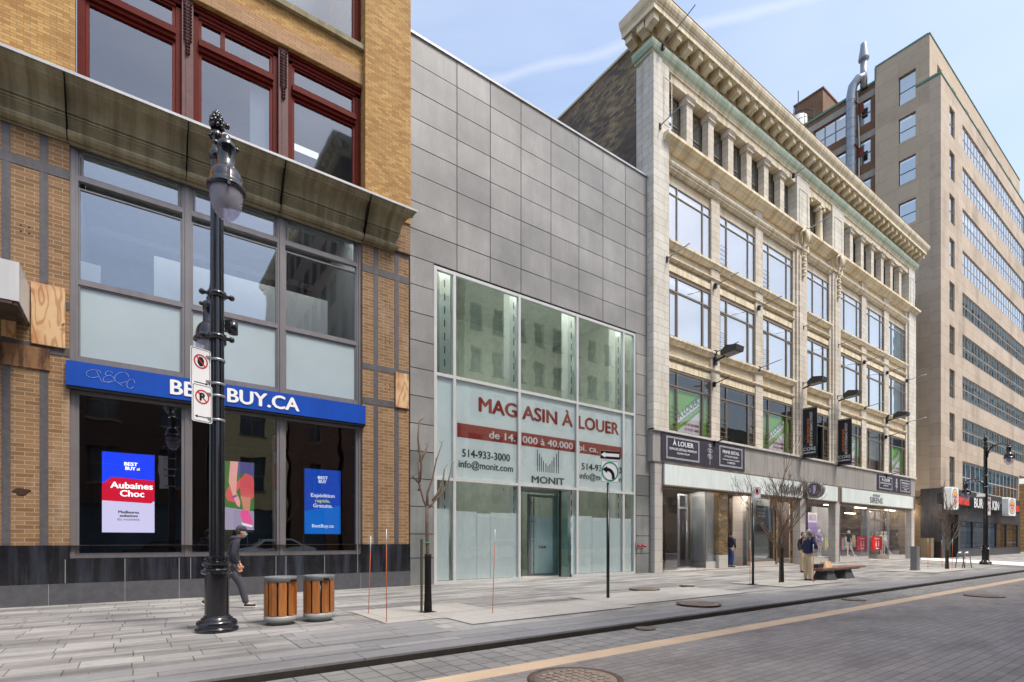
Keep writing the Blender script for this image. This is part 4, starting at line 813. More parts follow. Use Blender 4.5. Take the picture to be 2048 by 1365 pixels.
# fascia band, cap, stone piers
m=MB(); m.box(XT0+.02,DT-.06,5.2,XT1+.02,DT+.4,6.62); m.build('granite_fascia',m_fascia,B)
m=MB(); m.box(XT0-.0,DT-.16,6.6201,XT1+.04,DT+.2,6.72); m.build('fascia_cap',mat('pale_ledge',c8(196,192,186),.7),B)
m=MB()
m.box(XG1+.01,DT+.19,0,X(1325,DT+.19),DT+1.2,5.198); m.box(XG1+.01,DT-.0,0,X(1325,DT),DT+.189,5.198)
for a,b in ((1600.5,1610.5),(1671,1678),(1823,1828.8)): m.box(X(a,DT-.1),DT-.1,0,X(b,DT-.1),DT+.35,4.1)
m.box(X(1485,DT+.9),DT+.9,.1,X(1500,DT+.9),DT+1.5,4.1)
split(m,'stone_pier',m_pier,B)
m=MB(); m.box(P(1325),DT-.06,4.0,XT1,DT+.3,5.198); m.build('fascia_back',m_brz,B)
sg=[(1330,1605),(1616.5,1675.5),(1684.5,1826.5)]
m_sgl=m_signG
m=MB()
for a,b in sg: m.box(X(a,DT-.15),DT-.15,4.14,X(b,DT-.15),DT-.07,5.1)
split(m,'glass_fascia_panel',m_signG,B)
m=MB()
for a,b in sg:
    xa,xb=X(a,DT-.16),X(b,DT-.16); m.box(xa-.06,DT-.17,4.07,xb+.06,DT-.05,4.137)
split(m,'fascia_trim',m_brz,B)
# fascia letterings
T=thing('shop_lettering','faded ghost letters on the white fascia left of the slim tree','lettering',(X(1460,DT-.16),DT-.16,4.5)); m=MB(); xa,xb=X(1463,DT-.155),X(1501,DT-.155); text(m,'ZENYA',(xa,DT-.154,4.4),xb-xa,.42,bold=-.02); m.build('lettering',mat('ghost_letter_grey',c8(172,182,178),.5),T)
T=thing('shop_lettering','grey capital letters at the right end of the first white fascia, behind the tree','lettering',(X(1580,DT-.16),DT-.16,4.5)); m=MB(); xa,xb=X(1562,DT-.2),X(1603,DT-.2); text(m,'DOLLARAMA',(xa,DT-.2,4.33),xb-xa,.5,bold=.05); m.build('lettering',mat('dark_grey_letters',c8(86,86,88),.5),T)
T=thing('shop_lettering','black serif style letters centred on the right-hand white fascia','lettering',(X(1755,DT-.16),DT-.16,4.3)); m=MB(); xa,xb=X(1740,DT-.16),X(1765,DT-.16); text(m,'SIRENS',(xa,DT-.16,4.27),xb-xa,.42,bold=.01); xa,xb=X(1746,DT-.16),X(1760,DT-.16); text(m,'BOUTIQUE',(xa,DT-.16,4.76),xb-xa,.16,bold=.01); m.build('lettering',m_black,T)
# round price sign
xc=X(1611,DT-.1); T=thing('round_sign','round grey and white dollar sign projecting over the second shop','sign',(xc,DT-.5,3.9)); cz=4.62
m=MB(); m.tube([(xc,DT-.62,cz),(xc+.28,DT-.62,cz)],.5,40); m.box(xc+.08,DT-.2,cz-.05,xc+.2,DT,cz+.05); m.build('drum',m_grey,T)
m=MB(); BX=(0,-1,0); ring(m,(xc-.006,DT-.62,cz),BX,AZ,(0,0),.42,.455,48); text(m,'1',(xc-.007,DT-.63,cz-.25),.17,.52,ax=BX,bold=.015,align='C'); text(m,'$',(xc-.007,DT-.37,cz-.1),.13,.24,ax=BX,bold=.01,align='C'); text(m,'plus',(xc-.007,DT-.85,cz-.2),.24,.13,ax=BX,bold=0,align='C',ang=R(10)); m.build('lettering',mat('lilac_white',c8(214,208,240),.4),T)
m=MB(); ring(m,(xc-.004,DT-.62,cz),BX,AZ,(0,0),.0,.42,48); m.build('face',mat('dark_grey_face',c8(96,92,98),.4),T)
# rental banners on the fascia
def banner(p0,p1,label,z0a,z1a):
    yy=DT-.1; xa,xb=X(p0,yy),X(p1,yy); zz0,zz1=z0a,z1a; hh=zz1-zz0; wd=xb-xa
    T=thing('banner',label,'banner',((xa+xb)/2,yy,zz0),group='dark horizontal rental banners on the stone band')
    m=MB(); nx=24
    for i in range(nx):
        u0,u1=xa+wd*i/nx,xa+wd*(i+1)/nx; y0_,y1_=yy-.012*math.sin(i*1.7),yy-.012*math.sin((i+1)*1.7); m.quad((u0,y0_,zz0),(u1,y1_,zz0),(u1,y1_,zz1),(u0,y0_,zz1))
    m.build('vinyl',m_navy,T); yy-=.02
    m=MB()
    for f0,f1 in ((.05,.41),(.66,.96)): 
        for e in (0,.045): m.bars([xa+wd*f0+e,xa+wd*f1-e],[zz0+.14+e,zz1-.14-e],yy,.016,.004)
    text(m,'À LOUER',(xa+wd*.23,yy,zz0+hh*.6),wd*.23,hh*.17,bold=.03,align='C'); text(m,'ESPACES DÉTAILS PREMIUM',(xa+wd*.23,yy,zz0+hh*.43),wd*.3,hh*.08,bold=.03,align='C'); text(m,'SQUARE PHILLIPS',(xa+wd*.23,yy,zz0+hh*.3),wd*.14,hh*.06,bold=.03,align='C')
    text(m,'PRIME RETAIL',(xa+wd*.81,yy,zz0+hh*.62),wd*.22,hh*.12,bold=.03,align='C'); text(m,'AT PHILLIPS SQUARE',(xa+wd*.81,yy,zz0+hh*.48),wd*.18,hh*.065,bold=.02,align='C'); text(m,'Heritage features available',(xa+wd*.81,yy,zz0+hh*.36),wd*.22,hh*.05,bold=.01,align='C'); text(m,'514.488.3228',(xa+wd*.81,yy,zz0+hh*.23),wd*.1,hh*.07,bold=.04,align='C')
    cx,cz=xa+wd*.54,zz0+hh*.5
    for sx in (-1,1):
        for (bx,bz,rr) in ((.1,.12,.09),(.07,-.1,.11),(.05,.32,.06)): m.tube([(cx+sx*(bx+rr*math.cos(t*.7)),yy,cz+bz*hh+rr*math.sin(t*.7)) for t in range(10)],.011,4)
    m.tube([(cx,yy,cz-.42*hh),(cx,yy,cz+.4*hh)],.013,4); m.build('lettering',m_white,T)
banner(1323,1489.5,'larger dark plum rental banner, above the first white fascia',5.27,6.58)
banner(1754.5,1822,'smaller dark plum rental banner at the right end of the stone band',5.3,6.5)
# vertical blade banners
def blade(px,label,z1,z0):
    xx=X(px,DT-.1); y1=DT-.12; wd=.86; T=thing('blade_banner',label,'banner',(xx,y1,z0),group='black vertical banners on the pilasters')
    m=MB(); m.box(xx-.01,y1-wd,z0,xx+.01,y1,z1); m.build('cloth',mat('black_banner_cloth',c8(26,26,34),.6),T)
    m=MB(); m.tube([(xx,y1+.1,z1+.04),(xx,y1-wd-.03,z1+.04)],.03,6); m.tube([(xx,y1+.1,z0-.04),(xx,y1-wd-.03,z0-.04)],.03,6); m.build('rod',m_black,T)
    ax,ay=(0,0,-1),(0,-1,0) ; hh=z1-z0
    m=MB(); text(m,'LOCAUX COMMERCIAUX À LOUER',(xx-.014,y1-wd*.52,z1-.25),hh*.7,.15,ax=ax,ay=ay,bold=.02)
    text(m,'CORE',(xx-.014,y1-.06,z0+.42),wd*.85,.19,ax=(0,-1,0),ay=AZ,bold=.01); text(m,'514.878.0047',(xx-.014,y1-.06,z0+.24),wd*.85,.09,ax=(0,-1,0),ay=AZ,bold=.05); m.build('lettering',m_white,T)
    m=MB(); text(m,'RETAIL SPACES FOR LEASE',(xx-.014,y1-wd*.34,z1-.62),hh*.5,.11,ax=ax,ay=ay,bold=.04); m.build('lettering',mat('orange_print',c8(240,120,40),.5),T)
blade(1604,'black vertical rental banner on the left pilaster, beside the second group of windows',Z(1604,820,DT-.1),Z(1604,917,DT-.1))
blade(1674.5,'black vertical rental banner on the right pilaster, in front of a green poster window',Z(1674,842,DT-.1),Z(1674,931,DT-.1))
# flag poles and floodlights
fp=[(1334,518,0),(1432,571,0),(1519,615,0),(1606,655,0),(1676,691,0),(1730,724,0),(1776,745,0),(1815,761,0),(1432,705,0),(1519,737,0),(1605,768,0),(1674,794,0),(1731,815,0),(1776,832,0),(1815,845,0),(1430,768,1),(1430,886,1),(1773,874,1),(1773,952,1),(1327,92,2),(1320,252,0),(1588,350,0),(1614,460,0)]
rown=lambda py:'x'
proto={}
desc=['left end of the upper row, beside the corner pier','second pole of the upper row, between the first two windows','third pole of the upper row, between second and third windows','upper pole on the left pilaster','upper pole on the right pilaster','upper row pole right of the first right-hand window','upper row pole between the last two windows','upper row pole on the right end pier','pole above the leftmost floodlight','pole of the lower row beside the third window','pole above the floodlight on the left pilaster','pole above the floodlight on the right pilaster','lower row pole beside the mural window','pole above the rightmost floodlight','lower row pole on the right end pier','short black pole left of the clear lower window, upper one','short black pole left of the clear lower window, lower one','short black pole near the last green poster, upper one','short black pole near the last green poster, lower one','pole on the copper gutter at the top left corner','pole at the left end of the attic ledge','pole on the attic pier at the left pilaster','pole above the right cartouche']
for q,(px,py,kd) in enumerate(fp):
    yy=DT-.13 if kd<2 else DT-.36; x,z=X(px,yy),Z(px,py,yy)
    if kd not in proto:
        T=thing('flag_pole','x','flag pole',(x,yy,z),group='bare flag poles on the terracotta facade'); L_=(1.25,.8,1.7)[kd]; up=(.16,.16,.5)[kd]
        m=MB(); m.tube([(x,yy,z),(x,yy-L_,z+up)],.026,6); m.build('pole',m_steel if kd!=1 else m_black,T); m=MB(); m.box(x-.06,yy-.04,z-.16,x+.06,yy+.1,z+.1); m.build('bracket',m_black,T); proto[kd]=T
    else: T=dup(proto[kd],(x,yy,z))
    T['label']='flag pole: '+desc[q]
T0=None
for q,(px,py,l) in enumerate([(1432,722,'leftmost of the four box floodlights, under the second column of big windows'),(1604,778,'box floodlight on the left pilaster, above the first black vertical banner'),(1675,803,'box floodlight on the right pilaster, above the second black vertical banner'),(1775,842,'box floodlight near the right end, rightmost of the four')]):
    yy=DT-.1; x,z=X(px,yy),Z(px,py,yy)
    if T0 is None:
        T0=thing('floodlight',l,'floodlight',(x,yy,z),group='box floodlights on the facade'); m=MB(); m.box(x-.09,yy-.04,z-.22,x+.09,yy+.14,z+.2); m.tube([(x,yy,z),(x,yy-.5,z+.1)],.05,6); m.build('arm',m_black,T0)
        m=MB(); m.prism([(0,0),(.85,.06),(.9,.3),(.3,.42),(.02,.2)],(x-.34,yy-.45,z+.1),(0,-1,0),(0,0,1),(.68,0,0)); m.build('housing',mat('weathered_black_metal',c8(58,54,52),.5),T0)
        m=MB(); m.quad((x-.28,yy-.55,z+.095),(x+.28,yy-.55,z+.095),(x+.28,yy-1.2,z+.14),(x-.28,yy-1.2,z+.14)); m.build('lens',m_grey,T0)
    else: dup(T0,(x,yy,z),l)
# ---- shops at street level
fl=.06; ys=DT+1.6
m=MB(); m.box(P(1325),DT-.08,-.01,XT1,DT+9,fl); m.build('shop_floor',mat('granite_threshold',c8(150,146,142),.6,var=.15),B)
m=MB(); m.box(P(1325),DT+.31,4.75,XT1-.31,DT+9,4.9); m.build('shop_ceiling',mat('warm_ceiling',c8(170,150,130),.8),B)
m=MB(); m.quad((P(1325),DT+9,0),(XT1-.4,DT+9,0),(XT1-.4,DT+9,4.2),(P(1325),DT+9,4.2)); m.build('shop_back_wall',mat('dark_shop_wall',c8(96,82,74),.8,var=.3,scale=1.2),B)
Q=lambda px,d:(X(px,DT+d),DT+d)
m_cur=mat('white_curtain_wall',c8(196,200,200),.7,var=.04); m_mir=None
def mirror():
    n=N('crumpled_copper_mirror'); f=n.noise(n.pos('wall'),1.0,4,(1.2,2.6,1)); c=n.mix(n.ramp(f,.3,.7),c8(214,180,130),c8(150,132,110)); n.bsdf(c,.12,.95,f,1.0,.12); return n.m
m_mir=mirror()
# shop one (left): glass display, door, white return, mirror column
m=MB(); a=Q(1331,.35); b=Q(1355,.35); m.quad((a[0],a[1],.1),(b[0],b[1],.1),(b[0],b[1],4.1),(a[0],a[1],4.1)); c=Q(1357,1.9); m.quad((b[0],b[1],.1),(c[0],c[1],.1),(c[0],c[1],4.1),(b[0],b[1],4.1)); m.build('display_glass',m_gSt,B)
m=MB(); c0,c1=Q(1357,1.9),Q(1376,1.9); m.bars([c0[0]+.05,c1[0]-.05],[.15,3.3,4.0],c0[1],.1,.1); o=m.build('shop_door',m_steel,B); m=MB(); m.quad((c0[0],c0[1]+.05,.1),(c1[0],c1[1]+.05,.1),(c1[0],c1[1]+.05,4),(c0[0],c0[1]+.05,4)); m.build('pane',m_gSt,o); m=MB(); x=(c0[0]+c1[0])/2+.2; m.tube([(x,c0[1]-.08,.6),(x,c0[1]-.08,2.6)],.03,6); m.build('door_handle',m_steel,o)
m=MB(); a=Q(1377,1.9); b=Q(1412,.3); m.quad((a[0]+.06,a[1],.2),(b[0],b[1]+.05,.2),(b[0],b[1]+.05,4.1),(a[0]+.06,a[1],4.1)); d=Q(1434,.3); m.quad((b[0],b[1]+.12,.2),(d[0],d[1]+.12,.2),(d[0],d[1]+.12,4.1),(b[0],b[1]+.12,4.1)); m.build('white_curtain',m_cur,B)
m=MB(); m.quad((a[0],a[1]-.05,.1),(b[0]-.05,b[1],.1),(b[0]-.05,b[1],4.1),(a[0],a[1]-.05,4.1)); m.quad((b[0]-.05,b[1],.1),(d[0],d[1],.1),(d[0],d[1],4.1),(b[0]-.05,b[1],4.1)); m.build('display_glass',m_gSt,B)
m=MB(); m.quad((b[0]-.06,b[1]-.02,fl),(d[0],d[1]-.02,fl),(d[0],d[1]-.02,.42),(b[0]-.06,b[1]-.02,.42)); m.quad((a[0],a[1]-.07,fl),(b[0]-.06,b[1]-.02,fl),(b[0]-.06,b[1]-.02,.42),(a[0],a[1]-.07,.42)); m.build('display_base',m_pier,B)
m=MB(); m.box(b[0]-.08,b[1]-.03,.1,b[0]-.03,b[1]+.02,4.1); m.box(d[0],d[1]-.03,.1,d[0]+.07,d[1]+.1,4.1); m.box(a[0]-.0,a[1]-.1,.1,a[0]+.1,a[1],4.1); m.build('display_frame',m_brz,B)
m=MB(); e0,e1=Q(1438,.12),Q(1455.5,.12); m.box(e0[0],e0[1],.75,e1[0],e0[1]+.5,4.08); m.build('copper_mirror_column',m_mir,B); m=MB(); m.box(e0[0]-.005,e0[1]-.006,fl,e1[0]+.005,e0[1]+.5,.748); m.build('column_base',m_pier,B)
# recess two
m=MB(); a=Q(1459,2.4); b=Q(1484,2.4); m.quad((a[0],a[1],0),(b[0]+.4,b[1],0),(b[0]+.4,b[1],4.1),(a[0],a[1],4.1)); m.build('recess_back',mat('dark_lobby',c8(74,58,54),.6,var=.3),B)
m=MB(); a2=Q(1466,2.1); m.box(a2[0]-.05,a2[1],.1,a2[0]+.05,a2[1]+.08,4.0); m.box(a[0],a2[1],2.9,b[0],a2[1]+.08,3.0); m.build('lobby_frame',m_brz,B)
m=MB(); m.box(Q(1472,2.3)[0],DT+2.3,.1,Q(1486,2.3)[0],DT+2.34,3.1); m.build('lobby_poster',mat('pale_red_poster',c8(190,160,152),.5,var=.25,scale=1.4),B)
m=MB(); a,b=Q(1501,.35),Q(1548,.35); m.quad((a[0],a[1]+.25,.3),(b[0],b[1]+.25,.3),(b[0],b[1]+.25,4.1),(a[0],a[1]+.25,4.1)); m.build('window_backing',mat('grey_glass_backing',c8(150,154,152),.6,var=.15,scale=.6),B)
m=MB(); m.bars([a[0],(a[0]+b[0])/2 if 0 else b[0]],[.35,4.0],a[1],.1,.1); o=m.build('shop_window',m_brz,B); m=MB(); m.quad((a[0],a[1]+.04,.3),(b[0],b[1]+.04,.3),(b[0],b[1]+.04,4.05),(a[0],a[1]+.04,4.05)); m.build('pane',m_gSt,o)
m=MB(); m.box(a[0]-.05,a[1]-.03,fl,b[0]+.05,a[1]+.2,.29); m.build('window_base',m_pier,B)
T=thing('window_poster','dark grey poster with white lines of text in the window left of the slim tree','poster',(X(1515,DT+.5),DT+.5,2.2)); xa,xb=X(1512,DT+.5),X(1536,DT+.5); m=MB(); m.quad((xa,DT+.5,2.05),(xb,DT+.5,2.05),(xb,DT+.5,3.55),(xa,DT+.5,3.55)); m.build('sheet',mat('poster_slate',c8(70,72,78),.5),T)
m=MB()
for i,s_ in enumerate(('ESPACE DE','BUREAUX','PARTAGÉS')): text(m,s_,(xa+.12,DT+.495,3.28-.2*i),None,.13,bold=.03)
text(m,'ÉVÉNEMENTS',(xa+.12,DT+.495,2.5),.7,.09,bold=.01); m.build('lettering',m_white,T)
m=MB(); m.quad((xb+.1,DT+.49,2.0),(xb+.5,DT+.49,2.0),(xb+.5,DT+.49,3.5),(xb+.1,DT+.49,3.5)); one(m,'window_poster',mat('blue_white_poster',c8(170,190,220),.5),'narrow pale blue poster beside the dark grey poster','poster')
# dark arcade 1552-1600
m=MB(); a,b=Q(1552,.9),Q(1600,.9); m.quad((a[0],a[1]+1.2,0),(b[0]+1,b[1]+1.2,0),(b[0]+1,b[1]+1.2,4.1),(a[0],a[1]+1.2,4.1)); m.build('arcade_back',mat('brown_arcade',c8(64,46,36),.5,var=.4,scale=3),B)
m=MB(); m.box(X(1552,DT+.3),DT+.3,.1,X(1555,DT+.3),DT+.8,4.05); m.box(X(1590,DT+.3),DT+.3,.1,X(1592,DT+.3),DT+.6,4.05); split(m,'arcade_post',m_mir,B)
# shops with mannequins
for a_,b_ in ((1612,1668),(1680,1736),(1778,1821)):
    a,b=Q(a_,.3),Q(b_,.3); m=MB(); m.bars([a[0],b[0]],[.35,4.0],a[1],.06,.08); o=m.build('shop_window',m_steel,B); m=MB(); m.quad((a[0],a[1]+.04,.3),(b[0],b[1]+.04,.3),(b[0],b[1]+.04,4.0),(a[0],a[1]+.04,4.0)); m.build('pane',m_gSt,o)
    m=MB(); m.box(a[0]-.05,a[1]-.02,fl,b[0]+.05,a[1]+1.8,.34); m.build('display_plinth',m_pier,B)
    m=MB(); m.box(a[0]+.3,DT+2.3,.34,b[0]-.3,DT+2.4,4.0); m.build('display_backdrop',mat('grey_display_wall',c8(150,152,158),.8,var=.1),B)
m=MB(); a,b=Q(1739,1.2),Q(1775,1.2); m.bars([a[0],(a[0]*2+b[0])/3,(a[0]+2*b[0])/3,b[0]],[.12,3.1,4.0],a[1],.08,.08); o=m.build('shop_door',m_steel,B); m=MB(); m.quad((a[0],a[1]+.04,.1),(b[0],b[1]+.04,.1),(b[0],b[1]+.04,4),(a[0],a[1]+.04,4)); m.build('pane',m_gSt,o)
m=MB()
for px in (1640,1700,1760,1800): x=X(px,DT+2); m.box(x-.9,DT+1.2,4.02,x+.9,DT+1.35,4.07); m.box(x-.9,DT+4.2,3.9,x+.9,DT+4.4,3.95)
split(m,'interior_glow_strip',emis('warm_shop_lamp',(1,.82,.6,1),9.0),B)
m=MB()
for px in (1345,1365,1392,1420,1470,1490,1525,1575): x=X(px,DT+.9); m.box(x-.3,DT+.36,4.55,x+.3,DT+.5,4.6)
for px in (1625,1650,1700,1722,1790,1812): x=X(px,DT+.8); m.box(x-.4,DT+.36,4.55,x+.4,DT+.5,4.6)
split(m,'added_soffit_fill',emis('added_soffit_glow',(1,.94,.86,1),75.0),B)  # unseen strips added behind the fascia to brighten the recessed shopfronts
m=MB(); rnd=random.Random(5)
for i in range(40):
    x=X(rnd.uniform(1683,1772),DT+4+rnd.uniform(0,4)); y=DT+4+rnd.uniform(0,4); m.box(x-.2,y,.1,x+.2,y+.3,rnd.uniform(.8,2.0))
m.build('clothes_rail',mat('mixed_clothes',c8(120,110,116),.8,var=.6,scale=1.5),B)
for q,(pa,pb) in enumerate(((1614,1664),(1684,1716),(1781,1818))):
    rr_=random.Random(q+3)
    for j in range(9):
        x=X(pa+(pb-pa)*(j+.5)/9,DT+1.9); g_=MB(); w_=rr_.uniform(.16,.3); zt=rr_.uniform(1.7,2.0); g_.prism([(-w_*.4,0),(w_*.4,0),(w_*.5,-.7),(w_*.9,-.35),(w_*1.0,-.5) if 0 else (w_*.55,-.95),(-w_*.55,-.95),(-w_*.5,-.5)],(x,DT+1.9+.02*j,zt),(1,0,0),(0,0,1),(0,.06,0))
        g_.build('hanging_garment',mat('garment_%d'%(j%5),[c8(220,130,150),c8(90,160,170),c8(230,200,110),c8(236,232,230),c8(90,84,130)][j%5],.8),B)
    g_=MB(); g_.tube([(X(pa,DT+1.9),DT+1.95,2.05),(X(pb,DT+1.9),DT+1.95,2.05)],.02,5); g_.build('garment_rail',m_steel,B)
for q,(px,lb) in enumerate(((1725,'left red floor sign behind the shop glass'),(1755,'bright red door sign with two white figures, beside the mannequins'))):
    yy=DT+(1.5 if q==0 else .95); xa,xb=X(px-10,yy),X(px+9,yy); T=thing('red_sign',lb,'sign',((xa+xb)/2,yy,.6),group='red distance signs at the fashion shop door'); m=MB(); m.box(xa,yy,.75,xb,yy+.04,1.85); m.build('board',mat('sign_red',c8(206,20,30),.4),T)
    m=MB(); text(m,'BIENVENUE',((xa+xb)/2,yy-.01,1.62),(xb-xa)*.5,.1,bold=.03,align='C')
    for sx in (-1,1): cx=(xa+xb)/2+sx*.25; m.uvs((cx,yy-.01,1.42),.07,8,5,sy=.1); m.box(cx-.07,yy-.012,1.05,cx+.07,yy-.004,1.34)
    m.box((xa+xb)/2-.3,yy-.012,.85,(xa+xb)/2+.3,yy-.004,.93); m.build('lettering',m_white,T)
for q,(px,lb) in enumerate(((1625,'violet sale poster hanging in the window with two mannequins'),(1780,'violet sale poster hanging in the rightmost shop window'))):
    yy=DT+1.9; xa,xb=X(px-9,yy),X(px+9,yy); T=thing('sale_poster',lb,'poster',((xa+xb)/2,yy,1.6),group='violet sale posters'); m=MB(); m.quad((xa,yy,1.5),(xb,yy,1.5),(xb,yy,2.8),(xa,yy,2.8)); m.build('sheet',mat('poster_violet',c8(140,120,190),.5),T); m=MB(); m.quad((xa,yy,2.801),(xb,yy,2.801),(xb,yy,3.5),(xa,yy,3.5)); m.build('sheet',m_pw,T); m=MB(); text(m,'SOLDE',((xa+xb)/2,yy-.01,2.95),(xb-xa)*.85,.4,bold=.04,align='C'); m.build('lettering',mat('poster_violet',c8(140,120,190),.5),T)

# ================================================================ tan limestone office building
XB=56.9; XB2=89.2
B=thing('office_building','tall tan limestone office building with long window bands above a fast food shop','building',(XB+10,DB,0))
lv=[9.1+3.93*k_ for k_ in range(9)]
ops=[]; sm0,sm1=X(1899,DB),X(1909.5,DB); rb0,rb1=X(1925,DB),XB2-2.0
for k_,z in enumerate(lv):
    ops.append((sm0,sm1,z-(2.55 if k_ else 2.8),z)); 
    if k_: ops.append((rb0,rb1,z-2.2,z))
    else: ops.append((rb0,84.2,6.25,z-.1))
m=MB(); m.wall(XB,XB2,9.2,42.1,DB,[o_ for o_ in ops if o_[3]>10],.35); m.wall(XB,84.5,6.15,9.2,DB,[o_ for o_ in ops if o_[3]<10],.35)
m.quad((XB,DB,0),(XB,DB+.8,0),(XB,DB+.8,42.1),(XB,DB,42.1)); m.quad((XB,DB,42.1),(XB2,DB,42.1),(XB2,DB+.8,42.1),(XB,DB+.8,42.1)); m.quad((84.5,DB,0),(84.5,DB+10,0),(84.5,DB+10,9.2),(84.5,DB,9.2)); m.quad((84.5,DB,9.2),(XB2,DB,9.2),(XB2,DB+10,9.2),(84.5,DB+10,9.2)); m.quad((XB2,DB,9.2),(XB2,DB+10,9.2),(XB2,DB+10,42),(XB2,DB,42)); m.build('front_wall',m_lime,B)
m=MB(); ux=[XB+2+i*4.2 for i in range(7)]; y2=DB+.8
m.wall(XB,XB2,42.0,46.2,y2,[(x,x+1.2,42.2,44.6) for x in ux],.3)
ysw=[(YS(1831.5,XB),YS(1796.8,XB))]; sz=[]
for t_,b_ in ((135.5,192.5),(221,269),(306.5,355),(394,440)):
    s_=XB/(CA+SA*U(1831)); sz.append((H+(1082-b_-2)/FPX*s_,H+(1082-t_)/FPX*s_))
d0=sz[2][0]-sz[3][0]
for q in range(6): sz.append((sz[3][0]-d0*(q+1),sz[3][1]-d0*(q+1)))
sops=[(ysw[0][0],ysw[0][1],a,b) for a,b in sz if a>2]
YE=YS(1750.5,XB)
m.wall(y2,YE,6.0,46.2,None,sops,.3,side=XB); m.quad((XB,y2,46.2),(XB2,y2,46.2),(XB2,YE,46.2),(XB,YE,46.2)); m.quad((XB,YE,44),(XB,YE,46.2),(XB+6,YE,46.2),(XB+6,YE,44)); m.build('upper_wall',m_limeS,B)
m=MB(); m.wall(y2,YE+16,0.0,6.0,None,[],.3,side=XB+.003); m.build('side_base',mat('stained_side_concrete',c8(138,118,92),.8,var=.18,streak=.3),B)
m=MB(); m.box(XB-.1,DB-.06,42.1,XB2+.1,DB+.02,42.2); m.box(XB-.1,DB+.02,42.1,XB+.02,y2+1.0,42.3); m.box(XB-.06,y2-.06,46.2,XB2,y2+.1,46.27); m.box(XB-.06,y2+.1,46.2,XB+.1,YE,46.33); m.box(XB-.06,YE-.08,45.0,XB-.003,YE+.05,46.2); m.build('green_coping',m_green,B)
def tanwin(a,b,c,d,y,mull,fr=.05,mat_=None,gm=m_gTn,cross=True,side=None):
    m=MB(); m.bars([a+fr/2]+mull+[b-fr/2],[c+fr/2]+([c+(d-c)*.46] if cross else [])+[d-fr/2],y,fr,.03,side=side); o=m.build('window',mat_ or m_brz,B); p=MB()
    if side is None: p.quad((a,y+.026,c),(b,y+.026,c),(b,y+.026,d),(a,y+.026,d))
    else: p.quad((side+.026,b,c),(side+.026,a,c),(side+.026,a,d),(side+.026,b,d))
    p.build('pane',gm,o)
    p=MB()
    if side is None: p.quad((a,y+.6,c-.1),(b,y+.6,c-.1),(b,y+.6,d+.1),(a,y+.6,d+.1))
    else: p.quad((side+.4,b,c),(side+.4,a,c),(side+.4,a,d),(side+.4,b,d))
    p.build('blind' ,mat('grey_blind',c8(150,160,164),.7,var=.25,scale=.8),o); return o
nm=24; mu=[rb0+(rb1-rb0)*i/nm for i in range(1,nm)]
for (a,b,c,d) in ops:
    if d<10 and a>sm1: tanwin(a,b,c,d,DB+.12,[a+(b-a)*i/14 for i in range(1,14)],.09,m_aluW,glass('pale_lower_glass',(.7,.75,.75,1),.3,gcol=(.9,.95,.97,1),wave=.1))
    elif a>sm1: tanwin(a,b,c,d,DB+.07,mu,.075,mat('taupe_window_bar',c8(168,152,138),.5,.1))
    else: tanwin(a,b,c,d,DB+.12,[],.07)
for a,b,c,d in sops: tanwin(a,b,c,d,0,[],.07,side=XB+.2,gm=m_gTn,mat_=mat('dark_sash',c8(78,78,80),.5))
for x in ux: tanwin(x,x+1.2,42.2,44.6,y2+.2,[],.07)
# brick side section
xb=XB+.25; top=45.0; YB2=YE+14
def ypx(p): return YS(p,xb)
def zpx(p,py): return H+(1082-py)/FPX*xb/(CA+SA*U(p))
w1=(ypx(1742),ypx(1718)); w2=(ypx(1692),ypx(1628))
bo=[]; z1=zpx(1742,194); z2=zpx(1742,274); pt=z1-z2
for q in range(9): bo+= [(w1[0],w1[1],z1-pt*q-2.3,z1-pt*q),(w2[0],w2[1],z1-pt*q-2.4,z1-pt*q-.05)]
m=MB(); m.wall(YE,YB2,6.0,top,None,[b_ for b_ in bo if b_[2]>6.2],.25,side=xb); m.build('brick_side_wall',m_brB,B)
m=MB()
for q in range(9): z=z1-pt*q+.004; m.box(xb-.02,YE,z,xb+.2,YB2,z+.62)
m.build('concrete_band',m_conc,B); m=MB(); m.box(xb-.1,YE+.06,top,xb+.3,YB2,top+.22); m.build('green_coping',m_green,B)
for a,b,c,d in bo:
    if c>20: tanwin(a,b,c,d,0,[a+(b-a)*i/3 for i in (1,2)] if b-a>2 else [],.1,side=xb+.15,mat_=m_grey,gm=m_gTc if b-a>2 else m_gTn)
# duct
yd_=ypx(1701)-.35; xd=XB-.5
m=MB(); pts=[(xd,yd_,8)]+[(xd,yd_,z) for z in (20,30,40,44.6)]+[(xd,yd_-.15,45.4),(xd+.25,yd_-.5,46.0),(xd+.5,yd_-.9,45.95)]; m.tube(pts,.42,14)
for z in [8+i*.9 for i in range(41)]: m.lathe(xd,yd_,[(.43,z),(.45,z+.03),(.43,z+.06)],14)
m.tube([(xd+.5,yd_-.9,45.0),(xd+.5,yd_-.9,47.6)],.3,12); m.lathe(xd+.5,yd_-.9,[(.32,47.6),(.46,47.7),(.46,47.85),(.28,49.0),(.28,49.2)],14)
m.build('ventilation_duct',m_steel,B)
m=MB(); m.tube([(XB+.1,ypx(1716),45),(XB,ypx(1716)-.2,40),(XB,ypx(1716)-.1,30),(XB,ypx(1716),25)],.07,6); m.build('cable_pipe',mat('white_conduit',c8(200,196,188),.6),B)
m=MB()
for z in (43.6,39.4,35.6): m.box(xd-.5,yd_-.5,z,xd+.7,yd_-.42,z+.08); m.box(xd+.4,yd_-.9,z-.9,xd+.48,yd_-.42,z)
m.build('duct_bracket',mat('rust_red_steel',c8(110,50,36),.7),B)
